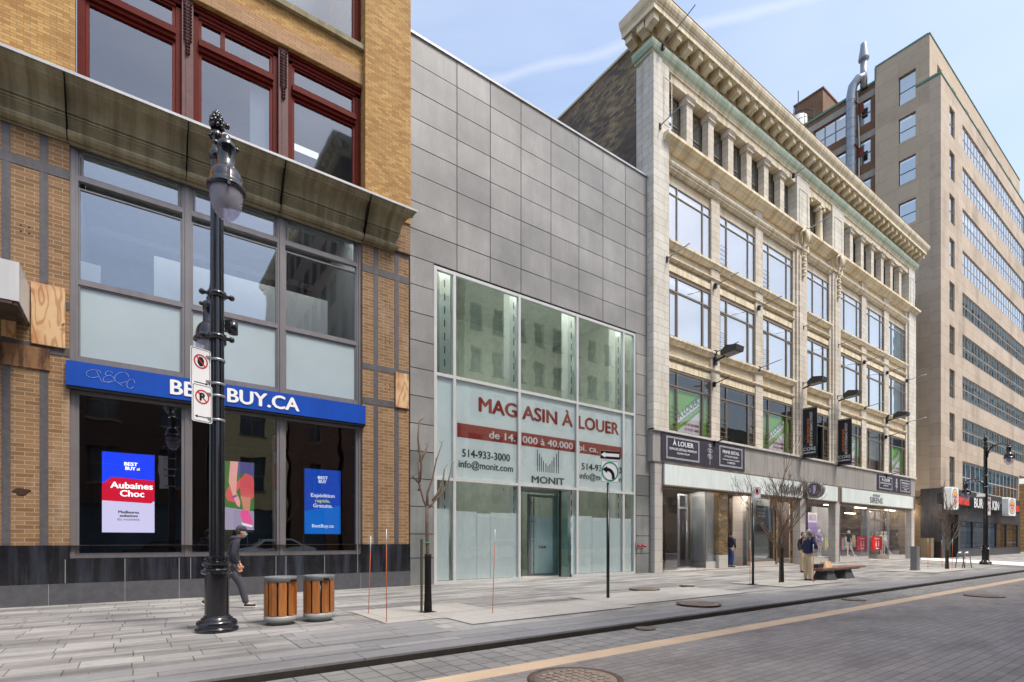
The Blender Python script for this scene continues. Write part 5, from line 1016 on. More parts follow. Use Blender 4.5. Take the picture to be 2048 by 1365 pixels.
# penthouse and roof cage
m=MB(); m.box(64.2,28.0,40,68.5,31.2,53.4); m.box(64.1,27.9,53.41,68.6,31.3,53.6); m.build('roof_penthouse',m_brB,B)
T=thing('roof_cage','small railed platform with a white tank on the roof behind the cornice','roof equipment',(61,29.5,46)); cx,cy=X(1600,29),29.0
m=MB()
for a in range(8):
    x,y=cx+1.4*math.cos(a*.785),cy+1.4*math.sin(a*.785); m.tube([(x,y,45),(x,y,49.5)],.04,5); x2,y2_=cx+1.4*math.cos((a+1)*.785),cy+1.4*math.sin((a+1)*.785)
    for z in (47.4,48.2,49.0): m.tube([(x,y,z),(x2,y2_,z)],.035,4)
m.tube([(cx-.4,cy,47),(cx-.4,cy,52)],.05,5); m.build('railing',m_black,T); m=MB(); m.lathe(cx-.2,cy,[(.8,44),(.8,49),(.2,49.4)],12); m.build('tank',m_intW,T)
# dark granite shop base
m=MB(); bx0,bx1=XB-.02,84.7
shopo=[(X(1918,DB),X(1944,DB)-.05,.75,3.35),(X(1944,DB)+.08,X(1991,DB)-.0,.75,3.35),(X(1991,DB)+.12,X(2011,DB),.75,3.35),(X(2011,DB)+.2,X(2034,DB),.75,3.35),(X(1890,DB),X(1914.5,DB),0,3.9)]
m.wall(bx0,bx1,-.02,6.2,DB-.08,shopo,.5); m.quad((bx0,DB-.08,0),(bx0,DB+1.45,0),(bx0,DB+1.45,6.1),(bx0,DB-.08,6.1)); m.quad((bx0,DB-.08,6.2),(bx1,DB-.08,6.2),(bx1,DB+.3,6.2),(bx0,DB+.3,6.2)); m.quad((bx1,DB-.08,0),(bx1,DB+3,0),(bx1,DB+3,6.2),(bx1,DB-.08,6.2)); m.build('granite_shopfront',m_slate,B)
for a,b,c,d in shopo[:4]: 
    w=MB(); w.bars([a+.04,b-.04],[c+.04,d-.5,d-.04],DB-.02,.08,.03); o=w.build('shop_window',m_black,B); w=MB(); w.quad((a,DB+.005,c),(b,DB+.005,c),(b,DB+.005,d),(a,DB+.005,d)); w.build('pane',m_gSt,o)
a,b,c,d=shopo[4]; w=MB(); w.quad((a,DB+.42,c),(b,DB+.42,c),(b,DB+.42,d),(a,DB+.42,d)); w.build('side_entrance',m_intD,B)
m=MB(); m.box(XB+3,DB+6,0,84,DB+6.2,6); m.build('restaurant_back_wall',mat('warm_restaurant_wall',c8(150,110,80),.8,var=.4,scale=1),B)
m=MB()
for i in range(8): x=66+i*2.3; m.box(x,DB+2,3.6,x+.8,DB+2.2,3.66)
split(m,'interior_glow_strip',emis('warm_shop_lamp',(1,.82,.6,1),6.0),B)
m=MB(); rnd=random.Random(9)
for i in range(26): x=rnd.uniform(63,83); y=DB+rnd.uniform(1,5); m.box(x,y,.1,x+.5,y+.4,rnd.uniform(.7,1.6))
m.build('restaurant_furniture',mat('mixed_furniture',c8(150,110,90),.6,var=.6,scale=1.2),B)
# burger shop sign
T=thing('restaurant_sign','long black and red restaurant sign with white capital letters and two shields','sign',((X(1887,DB)+X(2040,DB))/2,DB-.6,4.5)); yy=DB-.5
zc=5.12
def seg(p0,p1,mm,nm,h0,h1,yf=yy): m=MB(); m.box(X(p0,yf),yf,h0,X(p1,yf),DB-.09,h1); m.build(nm,mm,T)
seg(1886,1942,m_black,'sign_box',4.68,5.56); m_rp=mat('red_flame_panel',c8(214,62,46),.4,var=.25,scale=2)
seg(1942,2039.5,m_black,'sign_box',4.60,5.56,yy+.01)
for a,b in ((1893,1905),(1917,1938.5),(2004,2018),(2030,2039)): seg(a,b,m_rp,'red_panel',4.76,5.48,yy-.03)
m=MB(); xa,xb_=X(1948,yy-.05),X(2004,yy-.05); text(m,'BURGER KING',(xa,yy-.06,4.66),xb_-xa,.86,bold=.045); m.build('lettering',m_white,T)
for px0,px1 in ((1903,1917),(2017,2031.5)):
    ya=yy-.75; xa,xc=X(px0,ya),X(px1,ya); cx=(xa+xc)/2; w_=(xc-xa)/2; h_=.93; cz=5.05
    m=MB()
    def rr(x,z,r,n=5): return [(sx*(x-r)+ (r*math.cos(R(t)) ),sz_*(z-r)+r*math.sin(R(t))) for sx,sz_,t0 in ((1,1,0),(-1,1,90),(-1,-1,180),(1,-1,270)) for t in [t0+90*i/n for i in range(n+1)]]
    m.prism(rr(w_,h_,.22),(cx,ya,cz),(1,0,0),(0,0,1),(0,.5,0)); o=m.build('shield_box',m_intW,T)
    def el(rx,rz,dy,col,nm,z0=-1,z1=1):
        q=MB(); pts=[(rx*math.cos(R(t)),rz*math.sin(R(t))) for t in range(0,360,10)]; pts=[p for p in pts if z0*rz<=p[1]<=z1*rz]; poly(q,(cx,ya-dy,cz),AX,AZ,pts); q.build(nm,col,o)
    el(w_*.82,h_*.85,.004,mat('logo_blue',c8(30,60,140),.4),'blue_ring'); el(w_*.72,h_*.76,.008,m_white,'white_disc'); 
    el(w_*.62,h_*.68,.012,mat('logo_amber',c8(240,170,40),.4),'bun',.34,1); el(w_*.62,h_*.68,.012,mat('logo_amber',c8(240,170,40),.4),'bun',-1,-.5)
    q=MB(); text(q,'BURGER',(cx,ya-.014,cz+.02),w_*1.15,.2,bold=.04,align='C'); text(q,'KING',(cx,ya-.014,cz-.27),w_*.9,.22,bold=.04,align='C'); q.build('lettering',mat('logo_red',c8(206,40,30),.4),o)
m=MB(); gx=0
yg0=YS(1836,XB)
for pts in ([(0,0),(.5,.6),(.9,.3),(1.3,.9)],[(.2,-.3),(.6,.2),(1.0,-.2)],[(.1,.8),(.5,.4),(1.2,.1),(1.0,-.6),(.7,-.3)],[(.4,-.7),(.3,0),(.6,.9)]): m.tube([(XB-.005,yg0+.6-a*.7,5.1+b*.7) for a,b in pts],.035,4)
T=one(m,'graffiti_tag',m_black,'black spray painted tag on the tan side wall above the alley','graffiti')
T=thing('pale_box','concrete box block against the side wall in the alley','utility box',(XB-1.5,17,0)); m=MB(); m.box(XB-.9,YS(1872,XB)+.1,0,XB-.1,YS(1848,XB),1.75); m.build('box',mat('alley_concrete',c8(140,124,98),.8,streak=.3),T)
# golden building beyond
T=thing('golden_building','golden stone building glimpsed at the right edge past the office building','building',(110,25,0)); m=MB(); m.wall(10,40,-.1,9.4,None,[(17.2,17.5,5.2,7.5),(17.9,18.3,5.2,7.5)],.3,side=100); m.box(100.5,10,0,125,40,9.3); m.build('wall',brick('golden_stone',c8(206,160,98),c8(190,144,84),c8(120,88,52),2,.5,.03,var=.15),T)
T=thing('low_wall','low grey wall with white rail at the right edge of the photo','wall',(88,14,0)); m=MB(); m.box(86.5,13.6,0,95,13.9,1.0); m.build('wall',m_conc,T); m=MB(); m.tube([(86.5,13.7,1.3),(95,13.7,1.3)],.05,5); m.tube([(86.6,13.7,1.0),(86.6,13.7,1.3)],.05,5); m.build('rail',m_white,T)
# ================================================================ across the street (seen mirrored in the glass)
YO=-9.0
def opp(name,label,x0,x1,h,mm,dep=26,fl=4.0,ww=1.7,gap=3.0,wh=2.3,gf=True,glassm=None,corn=True):
    T=thing(name,label,'building',((x0+x1)/2,YO,0),group=None); ops=[]; sop=[]
    n=int((x1-x0-1)/gap); st=(x1-x0)/n; z=5.2
    while z+wh<h-1.2:
        for i in range(n): ops.append((x0+st*(i+.5)-ww/2,x0+st*(i+.5)+ww/2,z,z+wh))
        k_=-YO+1.5
        while k_+ww<-YO+dep: sop.append((-k_-ww,-k_,z,z+wh)); k_+=gap
        z+=fl
    m=MB()
    # front wall faces +Y: build mirrored openings as recesses behind
    w_=MB(); w_.wall(x0,x1,0,h,0,ops+[(x0+1,x1-1,.6,3.8)],.35); m.add([(p[0],YO-p[1],p[2]) for p in w_.v],[f[::-1] for f in w_.f])
    for sx,sg in ((x0,1),(x1,-1)):
        w_=MB(); w_.wall(YO-dep,YO,0,h,0,sop,.3); m.add([(sx+sg*p[1],p[0],p[2]) for p in w_.v],w_.f)
    m.quad((x0,YO,h),(x1,YO,h),(x1,YO-dep,h),(x0,YO-dep,h)); m.quad((x0,YO-dep,0),(x1,YO-dep,0),(x1,YO-dep,h),(x0,YO-dep,h)); m.build('wall',mm,T)
    m=MB(); m.quad((x0+.5,YO-.34,0),(x1-.5,YO-.34,0),(x1-.5,YO-.34,h-.3),(x0+.5,YO-.34,h-.3)); 
    for sx in (x0+.29,x1-.29): m.quad((sx,YO-.5,4.5),(sx,YO-dep+.5,4.5),(sx,YO-dep+.5,h-.3),(sx,YO-.5,h-.3))
    m.build('window_glass',glassm or mat('far_window_dark',c8(70,84,92),.12,var=.4,scale=.4),T)
    m=MB()
    for a,b,c,d in ops: m.box((a+b)/2-.04,YO-.33,c,(a+b)/2+.04,YO-.28,d); m.box(a,YO-.33,(c+d)/2-.04,b,YO-.28,(c+d)/2+.04); m.box(a-.1,YO-.05,c-.15,b+.1,YO+.1,c)
    m.build('window_bars',m_brz,T)
    if corn:
        m=MB(); m.box(x0-.9,YO-dep,h,x1+.9,YO+.9,h+.5); m.box(x0-.4,YO-dep,h-.6,x1+.4,YO+.4,h)
        k_=x0-.6
        while k_<x1+.6: m.box(k_,YO+.4,h-.4,k_+.4,YO+.8,h); k_+=1.0
        k_=YO
        while k_>YO-dep: m.box(x0-.8,k_-.4,h-.4,x0-.4,k_,h); k_-=1.0
        m.build('cornice',m_terC,T)
    return T
opp('brick_building','dark low brick shop building across the street, seen only in reflections',-30,4.2,15.0,brick('far_dark_brick',c8(88,60,46),c8(74,50,40),c8(90,80,70),.3,.1,.01),dep=18,gap=3.4)
opp('brick_building','tall brown brick building with pale cornice across the street, seen only in reflections',13.5,24,33,brick('far_brown_brick',c8(130,92,70),c8(112,78,60),c8(120,104,90),.3,.1,.01),dep=30,gap=2.8)
opp('office_building','beige office building across the street, reflected in the tall glazed front',24.6,52,27.5,mat('far_beige_concrete',c8(232,220,190),.8,var=.15),dep=24,gap=2.4,ww=1.3,corn=False)
opp('office_building','low grey building across the street far to the right, seen in reflections',58,130,17,mat('far_grey_concrete',c8(150,146,142),.8,var=.15),dep=20,gap=3,corn=False)
def car(x,y,rz,col,label):
    T=thing('parked_car',label,'car',(x,y,-.088),rz,group='cars parked across the street')
    prof=[(-2.2,.35),(-2.25,.75),(-2.0,.95),(-1.3,1.02),(-.75,1.5),(.8,1.55),(1.6,1.1),(2.15,.98),(2.25,.6),(2.2,.3)]
    m=MB(); n=len(prof)
    secs=[(-.88,.0),(-.85,.03),(0,.06),(.85,.03),(.88,.0)]
    vs=[]
    for yy,b in secs:
        for px,pz in prof: vs.append((px,yy*(1 if pz<1.0 else .82),pz+b*(pz>.9)))
    fs=[(i*n+j,i*n+j+1,(i+1)*n+j+1,(i+1)*n+j) for i in range(4) for j in range(n-1)]+[tuple(range(n))[::-1],tuple(range(4*n,5*n))]
    m.add(vs,fs); m.build('body',mat('car_paint_'+('white' if col[0]>.3 else 'black'),col,.2,0,var=.02,coat=.8),T,local=True)
    g_=MB()
    for sy in (-1,1): g_.add([(-1.15,sy*.80,1.06),(1.45,sy*.80,1.08),(.75,sy*.735,1.48),(-.7,sy*.735,1.44)],[(0,1,2,3)])
    g_.build('side_window',m_gran,T,local=True)
    for wx in (-1.35,1.35):
        for sy in (-1,1):
            q=MB(); q.tube([(wx,sy*.72,.33),(wx,sy*.92,.33)],.33,18); o=q.build('wheel',m_black,T,local=True); q=MB(); q.tube([(wx,sy*.9,.33),(wx,sy*.935,.33)],.2,12); q.build('rim',m_steel,o,local=True)
    for sx,cc in ((-2.24,mat('tail_lamp_red',c8(180,20,20),.3)),(2.22,m_intW)):
        for sy in (-.65,.65): q=MB(); q.box(sx-.03,sy-.18,.7,sx+.03,sy+.18,.84); q.build('headlight' if sx>0 else 'tail_light',cc,T,local=True)
opp('office_building','yellow brick building across the street, mirrored in the middle shop window',4.6,9.4,15.5,mat('far_yellow_brick',c8(190,176,130),.8),dep=18,gap=2.6,corn=False)
opp('brick_building','narrow brown brick building across the street, mirrored in the right shop window',9.6,13.2,16.5,brick('far_brown_brick',c8(1,1,1),c8(1,1,1),c8(1,1,1),.3,.1,.01),dep=18,gap=1.6,ww=.8,corn=False)
opp('office_building','distant tall teal glass tower across the street, mirrored in the window bands',152,262,64,mat('far_teal_wall',c8(150,168,168),.6),dep=9,gap=5.5,ww=4.2,wh=2.8,glassm=mat('far_teal_glass',c8(96,140,150),.15,var=.4,scale=.2),corn=False)
car(7.5,-4.2,0,c8(226,228,230),'white car parked across the street, mirrored in the shop windows')
car(1.8,-4.2,0,c8(30,30,34),'black car parked across the street, mirrored in the shop windows')
car(25,-4.2,0,c8(226,228,230),'second white car parked across the street near the tall brick building')

# ================================================================ lamp posts
def lamp(loc,label,zf=8.0,zu=6.9,zl=5.4,zs=0):
    T=thing('street_lamp',label,'street lamp',loc,group='black double-armed street lamps')
    m=MB(); m.lathe(0,0,[(.29,0),(.30,.01),(.30,.05),(.285,.06),(.27,.065),(.272,.075),(.285,.1),(.28,.14),(.255,.17),(.225,.18),(.215,.19),(.215,.205),(.19,.215),(.18,.24)],32); m.lathe(0,0,[(.168,.2),(.168,.215),(.168,.5),(.168,.86),(.168,.88)],32); m.build('base',m_blackp,T,local=True)
    m=MB(); m.lathe(0,0,[(.18,.87),(.2,.88),(.225,.9),(.225,.92),(.19,.94),(.165,.97),(.165,.99),(.2,1.01),(.205,1.03),(.2,1.05),(.16,1.07),(.16,1.09),(.175,1.1),(.175,1.14),(.14,1.15)],36,flute=.03); m.build('collar',m_blackp,T,local=True)
    m=MB(); m.lathe(0,0,[(.108,1.15),(.096,5.0),(.085,zf-.75)],24,flute=.13); m.build('pole',m_blackp,T,local=True)
    ZZ=zf-8.1
    m=MB(); m.lathe(0,0,[(.092,7.3),(.11,7.32),(.11,7.42),(.07,7.48),(.062,7.6),(.1,7.66),(.075,7.72),(.055,7.8)],16); 
    for i in range(10): a=i*.628; m.uvs((.1*math.cos(a),.1*math.sin(a),7.66),.025,6,4)
    for j in range(4):
        for i in range(8): a=i*.785+j*.4; rr=(.075,.085,.07,.04)[j]; m.uvs((rr*math.cos(a),rr*math.sin(a),7.82+j*.06),.032,6,4,sz=1.3)
    m.uvs((0,0,8.05),.03,6,4,sz=1.6); m.uvs((0,0,7.9),.075,8,6,sz=1.8); m.v=[(a_,b_,c_+ZZ) for a_,b_,c_ in m.v]; m.build('finial',m_blackp,T,local=True)
    m=MB()
    for z in (4.5,5.15): 
        m.lathe(0,0,[(.13,z-.035),(.13,z+.035)],20); m.tube([(-.2,0,z),(.2,0,z)],.028,8); m.uvs((.2,0,z),.045,8,5); m.uvs((-.2,0,z),.045,8,5)
    m.build('band_clamp',m_blackp,T,local=True)
    m=MB(); m.box(.1,-.05,4.62,.2,.05,4.78); m.lathe(.22,0,[(.07,4.6),(.07,4.8)],12); m.build('socket_box',m_blackp,T,local=True)
    for sg,zt,ln in ((-1,zu,1.0),(1,zl,.9)):
        pts=[(0,sg*.08,zt-.55),(0,sg*.12,zt-.2),(0,sg*.28,zt+.06),(0,sg*.55,zt+.17),(0,sg*(ln-.15),zt+.14),(0,sg*ln,zt+.02)]
        a=MB(); a.tube(pts,[.04,.04,.038,.036,.034,.034],8)
        a.tube([(0,sg*(.14+.12*math.sin(t*.8)),zt-.35+.06*t+.08*math.cos(t*.9)) for t in range(9)],.02,5); a.tube([(0,sg*(.36+.1*math.cos(t*.8)),zt+.02+.1*math.sin(t*.8)+.012*t) for t in range(9)],.017,5)
        a.uvs((0,sg*.3,zt+.2),.04,6,4); a.uvs((0,sg*(ln+.05),zt+.16),.04,6,4); ao=a.build('arm',m_blackp,T,local=True)
        l=MB(); y=sg*ln; z=zt
        l.lathe(0,y,[(.045,z+.06),(.06,z+.03),(.05,z-.02),(.1,z-.04),(.115,z-.06),(.12,z-.1),(.12,z-.12),(.108,z-.13),(.108,z-.25),(.108,z-.38),(.118,z-.39),(.14,z-.405),(.17,z-.44),(.197,z-.5),(.214,z-.58),(.22,z-.65),(.242,z-.655),(.245,z-.67),(.245,z-.695),(.238,z-.70),(.212,z-.705),(.0001,z-.705)],28)
        l.uvs((.13,y,z-.08),.035,8,5); l.uvs((-.13,y,z-.08),.035,8,5); l.box(-.016,y-.255,z-.74,.016,y-.215,z-.5); lo_=l.build('lamp_housing',m_blackp,ao,local=True)
        q=MB(); q.lathe(0,y,[(.21,z-.70),(.209,z-.76),(.2,z-.84),(.182,z-.92),(.15,z-1.0),(.1,z-1.06),(.045,z-1.09),(.0001,z-1.095)],28); q.build('lamp_globe',LG,ao,local=True); q=MB(); q.lathe(0,y,[(.07,z-.71),(.09,z-.78),(.085,z-.86),(.04,z-.92),(.0001,z-.93)],14); q.build('lamp_bulb',m_mauve if 0 else mat('dark_bulb',c8(50,44,64),.4),ao,local=True)
    return T
def globe():
    n=N('lamp_globe_glass'); p=n.a('BsdfPrincipled'); p.inputs['Base Color'].default_value=c8(216,212,226); p.inputs['Roughness'].default_value=.12; p.inputs['Coat Weight'].default_value=.5; t=n.a('BsdfTransparent'); t.inputs[0].default_value=(.85,.82,.92,1); m=n.a('MixShader'); m.inputs[0].default_value=.34; n.l(t.outputs[0],m.inputs[1]); n.l(p.outputs[0],m.inputs[2]); n.l(m.outputs[0],n.out.inputs[0]); return n.m
LG=globe()
lx,ly=G(434,1262); L1=lamp((lx,ly,0),'large black fluted street lamp in the left foreground, carrying two parking signs')
lx2,ly2=G(1971,1129.5); L2=lamp((lx2,ly2,0),'distant black street lamp in front of the fast food shop at the right',7.5,6.75,4.85)
LT=lamp  # proto kept
# signs: local metres, plate faces -Y
def arrow_pts(x0,x1,z,h,hd):  # shaft + head at x1
    s=1 if x1>x0 else -1; return [(x0,z-h/2),(x1-s*hd,z-h/2),(x1-s*hd,z-hd*.6),(x1,z),(x1-s*hd,z+hd*.6),(x1-s*hd,z+h/2),(x0,z+h/2)]
def rrect(w,h,r,n=5): return [(sx*(w-r)+r*math.cos(R(t)),sz_*(h-r)+r*math.sin(R(t))) for sx,sz_,t0 in ((1,1,0),(-1,1,90),(-1,-1,180),(1,-1,270)) for t in [t0+90*i/n for i in range(n+1)]]
m_sr=mat('sign_red_ink',c8(190,40,36),.4,var=.03); m_sg=mat('sign_green_ink',c8(20,140,110),.4,var=.03)
def plate(name,label,loc,rz,w,h,kind,group=None,z=0):
    T=thing(name,label,'sign',loc,rz,group); m=MB(); m.prism(rrect(w/2,h/2,.03),(0,-.004,0),(1,0,0),(0,0,1),(0,.006,0)); m.build('plate',m_white,T,local=True)
    m=MB(); o_out=rrect(w/2-.012,h/2-.012,.025); o_in=rrect(w/2-.02,h/2-.02,.02); n=len(o_out); m.add([(a,-.0055,b) for a,b in o_out+o_in],[(i,(i+1)%n,(i+1)%n+n,i+n) for i in range(n)]); m.build('border',m_black,T,local=True)
    O=(0,-.0065,0)
    if kind in ('stop','park'):
        cz=h*.17; k2=MB()
        if kind=='stop': k2.add([(.0+.052*math.cos(i*math.pi/4+.39),-.006,cz+.075*math.sin(i*math.pi/4+.39)) for i in range(8)],[tuple(range(8))])
        else: text(k2,'P',(0,-.006,cz-.055),.08,.11,bold=.05,align='C')
        ar=arrow_pts(-.1,.11,-h*.36,.012,.04) if kind=='stop' else arrow_pts(.1,-.11,-h*.36,.012,.04); poly(k2,O,AX,AZ,ar); k2.build('black_symbol',m_black,T,local=True)
        k3=MB(); ring(k3,(0,-.007,0),AX,AZ,(0,cz),.085,.105,32); poly(k3,(0,-.0075,0),AX,AZ,[(-.075,cz+.062),(-.062,cz+.075),(.075,cz-.062),(.062,cz-.075)]); k3.build('red_ring',m_sr,T,local=True)
    if kind=='left':
        k3=MB(); ring(k3,(0,-.007,0),AX,AZ,(0,0),w*.40,w*.47,40); k3.build('green_ring',m_sg,T,local=True); k2=MB()
        pts=[(.12+ -.19*1,0)]; import math as _m
        cx,cz=-.08,-.12; rO,rI=.21,.13; A_=[(cx+rO*_m.cos(R(t)),cz+rO*_m.sin(R(t))) for t in range(0,91,10)]; B_=[(cx+rI*_m.cos(R(t)),cz+rI*_m.sin(R(t))) for t in range(90,-1,-10)]
        for q in range(9): poly(k2,O,AX,AZ,[A_[q],A_[q+1],B_[8-q],B_[9-q]])
        poly(k2,O,AX,AZ,[(cx+rI,cz),(cx+rI,cz-.06),(cx+rO,cz-.06),(cx+rO,cz)]); poly(k2,O,AX,AZ,[(cx,cz+.09+.17-.01),(cx-.13,cz+.17),(cx,cz+.08)]); k2.build('black_arrow',m_black,T,local=True)
    if kind=='oneway':
        k2=MB(); k2.prism(rrect(w/2-.004,h/2-.004,.02),(0,-.0075,0),(1,0,0),(0,0,1),(0,.002,0)); k2.build('black_field',m_black,T,local=True); k3=MB(); poly(k3,(0,-.009,0),AX,AZ,arrow_pts(w*.44,-w*.47,0,h*.38,.12)); k3.build('white_arrow',m_white,T,local=True)
    return T
pr=-A+math.pi/2
# parking signs strapped on the lamp, to its left
sx_,sy_=lx-.25,ly-.16
plate('parking_sign','no stopping sign with right arrow, upper plate strapped to the left lamp post',(sx_,sy_,4.28),R(25),.30,.60,'stop','white parking signs on the left lamp post')
plate('parking_sign','no parking sign with left arrow, lower plate strapped to the left lamp post',(sx_+.02,sy_,3.72),R(25),.30,.56,'park','white parking signs on the left lamp post')
m=MB()
for z in (4.5,4.1,3.9,3.5): m.lathe(lx,ly,[(.125,z-.018),(.125,z+.018)],20); m.box(lx-.24,ly-.13,z-.018,lx-.1,ly-.11,z+.018)
T=one(m,'sign_strap',m_steel,'steel straps holding the two parking signs on the left lamp post','strap')
def post(px,py,h,label,r=.03,foot=True):
    x,y=G(px,py); T=thing('sign_post',label,'sign post',(x,y,0)); m=MB(); m.tube([(0,0,0),(0,0,h*S)],r,8); m.tube([(0,0,0),(0,0,h*S*.73)],r*1.25,8); m.build('pole',m_black,T,local=True)
    if foot: m=MB(); m.box(-.14,-.1,0,.14,.1,.03); m.build('base_plate',m_black,T,local=True)
    return x,y
x,y=post(1216,1197,3.2,'thin black sign post carrying the one way and left turn signs',foot=False)
plate('one_way_sign','black one way sign with white left arrow at the top of the thin post',(x+.03,y-.05,Z(1216,911,y)),R(-14),.56,.20,'oneway')
plate('turn_sign','white square sign with green ring and curved left arrow under the one way sign',(x+.02,y-.05,Z(1216,944,y)),R(-14),.50,.53,'left')
x,y=post(1506,1170,3.2,'black sign post beside the slim bare tree in front of the white fascia')
plate('parking_sign','small parking sign on the left of the middle black post',(x-.14,y-.05,Z(1500,993,y)),R(35),.28,.42,'park','parking signs on the middle black post')
plate('parking_sign','small no stopping sign on the right of the middle black post',(x+.16,y-.05,Z(1512,988,y)),R(-25),.28,.42,'stop','parking signs on the middle black post')
T=plate('street_name_sign','small white street name plate on the distant lamp',(lx2-1.0,ly2,Z(1957,990,ly2)),R(-30),.55,.2,'x')
plate('parking_sign','tiny no stopping plate on the distant lamp, upper one',(lx2+.28,ly2-.1,Z(1977,1004,ly2)),R(-25),.28,.5,'stop','tiny parking plates on the distant lamp')
plate('parking_sign','tiny no parking plate on the distant lamp, lower one',(lx2+.24,ly2-.1,Z(1977,1024,ly2)),R(-25),.28,.45,'park','tiny parking plates on the distant lamp')
# ---- litter bins
def bin_(px,py,label):
    x,y=G(px,py); T=thing('litter_bin',label,'litter bin',(x,y,0),R(8 if px<600 else -14),group='wood slatted litter bins'); r=.255
    m=MB(); m.lathe(0,0,[(.20,0),(.2,.05),(r,.055),(r,.1),(r,.145),(r-.02,.15)],32); m.build('base_ring',mat('light_grey_cast_metal',c8(160,162,160),.5,.1,var=.08),T,local=True)
    m=MB(); m.lathe(0,0,[(r-.035,.05),(r-.035,.70)],24); m.build('liner',m_black,T,local=True)
    for i in range(10):
        a=i*2*math.pi/10+.1; w2=.128; m=MB(); vs=[]
        for rr in (r-.025,r-.003):
            for t in (a-w2/r*.5-.0,a+w2/r*.5): vs+= [(rr*math.cos(t),rr*math.sin(t),.155),(rr*math.cos(t),rr*math.sin(t),.70)]
        am=a; vs+=[((r+.002)*math.cos(am),(r+.002)*math.sin(am),.155),((r+.002)*math.cos(am),(r+.002)*math.sin(am),.70)]
        m.add(vs,[(0,2,3,1),(4,8,9,5),(8,6,7,9),(0,1,5,4),(2,6,7,3),(1,3,7,9,5),(0,4,8,6,2)]); m.build('slat',m_wood,T,local=True)
    m=MB(); m.lathe(0,0,[(r-.01,.70),(r+.004,.705),(r+.004,.775),(r-.0,.785),(r-.03,.79),(r-.05,.775),(r-.09,.76),(.0001,.70)],36); m.build('lid_ring',m_grey,T,local=True)
    m=MB(); m.box(.07,-r-.008,.71,.16,-r+.03,.745); m.build('handle_slot',m_black,T,local=True)
bin_(561,1248,'left one of the two wood slatted litter bins, nearer the lamp post'); bin_(638,1241,'right one of the two wood slatted litter bins')
# ---- orange marker rods
rods=[(737,1228,1071,6,'leftmost orange marker rod, in front of the black granite'),(773,1245,1056,0,'second orange marker rod, right of the leftmost one'),(985,1228,1057,7,'orange marker rod leaning in front of the papered windows'),(1500,1170,1080,0,'thin orange rod just left of the middle black sign post'),(1627,1167,1088,-2,'orange rod in front of the man with the phone'),(1856,1137,1077,0,'far orange rod between the grey bollard and the tan wall'),(1884,1135,1080,-3,'far orange rod left of the distant small tree'),(1904,1139,1078,12,'far leaning orange rod right of the distant small tree'),(1930,1137,1105,0,'shortest far orange rod, between the bike hoops')]
r0=None
for px,py,pt,ln,l in rods:
    x,y=G(px,py); h=(py-pt)/FPX*(H*FPX/(py-1082))
    T=thing('marker_rod',l,'marker rod',(x,y,0),group='orange marker rods'); m=MB(); m.tube([(0,0,0),(math.sin(R(ln))*h*S*.5*.6,0,h*S*.99)],.0065 if px<1300 else .009,6); m.build('rod',m_orange,T,local=True)
    m=MB(); m.tube([(math.sin(R(ln))*h*S*.3*.8,0,h*S*.8),(math.sin(R(ln))*h*S*.3*.99,0,h*S*.985)],.008 if px<1300 else .0105,6); m.build('reflective_sleeve',m_intW,T,local=True)
# ---- bench, bag
bx,by=G(1650,1160); bx2,by2=G(1694,1157)
x0=bx-.9; x1=bx2+1.25; yc=9.35; T=thing('park_bench','long wooden bench on two dark trapezoid supports beside the man with the phone','bench',((x0+x1)/2,yc,0))
for xx in (bx,bx2):
    m=MB(); m.add([(xx-.42,yc-.28,0),(xx+.42,yc-.28,0),(xx+.42,yc+.28,0),(xx-.42,yc+.28,0),(xx-.25,yc-.2,.36),(xx+.25,yc-.2,.36),(xx+.25,yc+.2,.36),(xx-.25,yc+.2,.36)],[(0,1,5,4),(1,2,6,5),(2,3,7,6),(3,0,4,7),(4,5,6,7)]); m.build('support',mat('dark_cast_concrete',c8(74,76,78),.7,var=.15),T)
m=MB(); m.box(x0+.15,yc-.26,.361,x1-.3,yc+.26,.42); m.build('underframe',m_grey,T)
for j in range(5): m=MB(); yy=yc-.33+j*.135; m.box(x0+(.06 if j%2 else 0),yy,.421,x1+(.1 if j<2 else 0),yy+.125,.475); m.build('seat_slat',m_woodB,T)
m=MB(); rnd=random.Random(2); nx,ny=7,5; gx_,gy_=x0+.55,yc-.2; vs=[(gx_+i*.11+rnd.uniform(-.02,.02),gy_+j*.09+rnd.uniform(-.02,.02),.478+(.0 if i in(0,nx-1) or j in (0,ny-1) else rnd.uniform(.12,.26))) for i in range(nx) for j in range(ny)]
m.add(vs,[(i*ny+j,(i+1)*ny+j,(i+1)*ny+j+1,i*ny+j+1) for i in range(nx-1) for j in range(ny-1)]); T=one(m,'paper_bag',mat('kraft_paper',c8(196,164,128),.8,var=.1),'crumpled brown paper bag lying on the bench behind the man','bag')
m=MB(); m.prism([(0,0),(.5,0),(.46,.14),(.05,.13)],(x0+.12,yc-.1,.478),(1,0,0),(0,0,1),(0,.22,0)); one(m,'backpack',mat('dark_violet_fabric',c8(48,40,52),.8),'small dark bag beside the brown paper bag on the bench','bag')
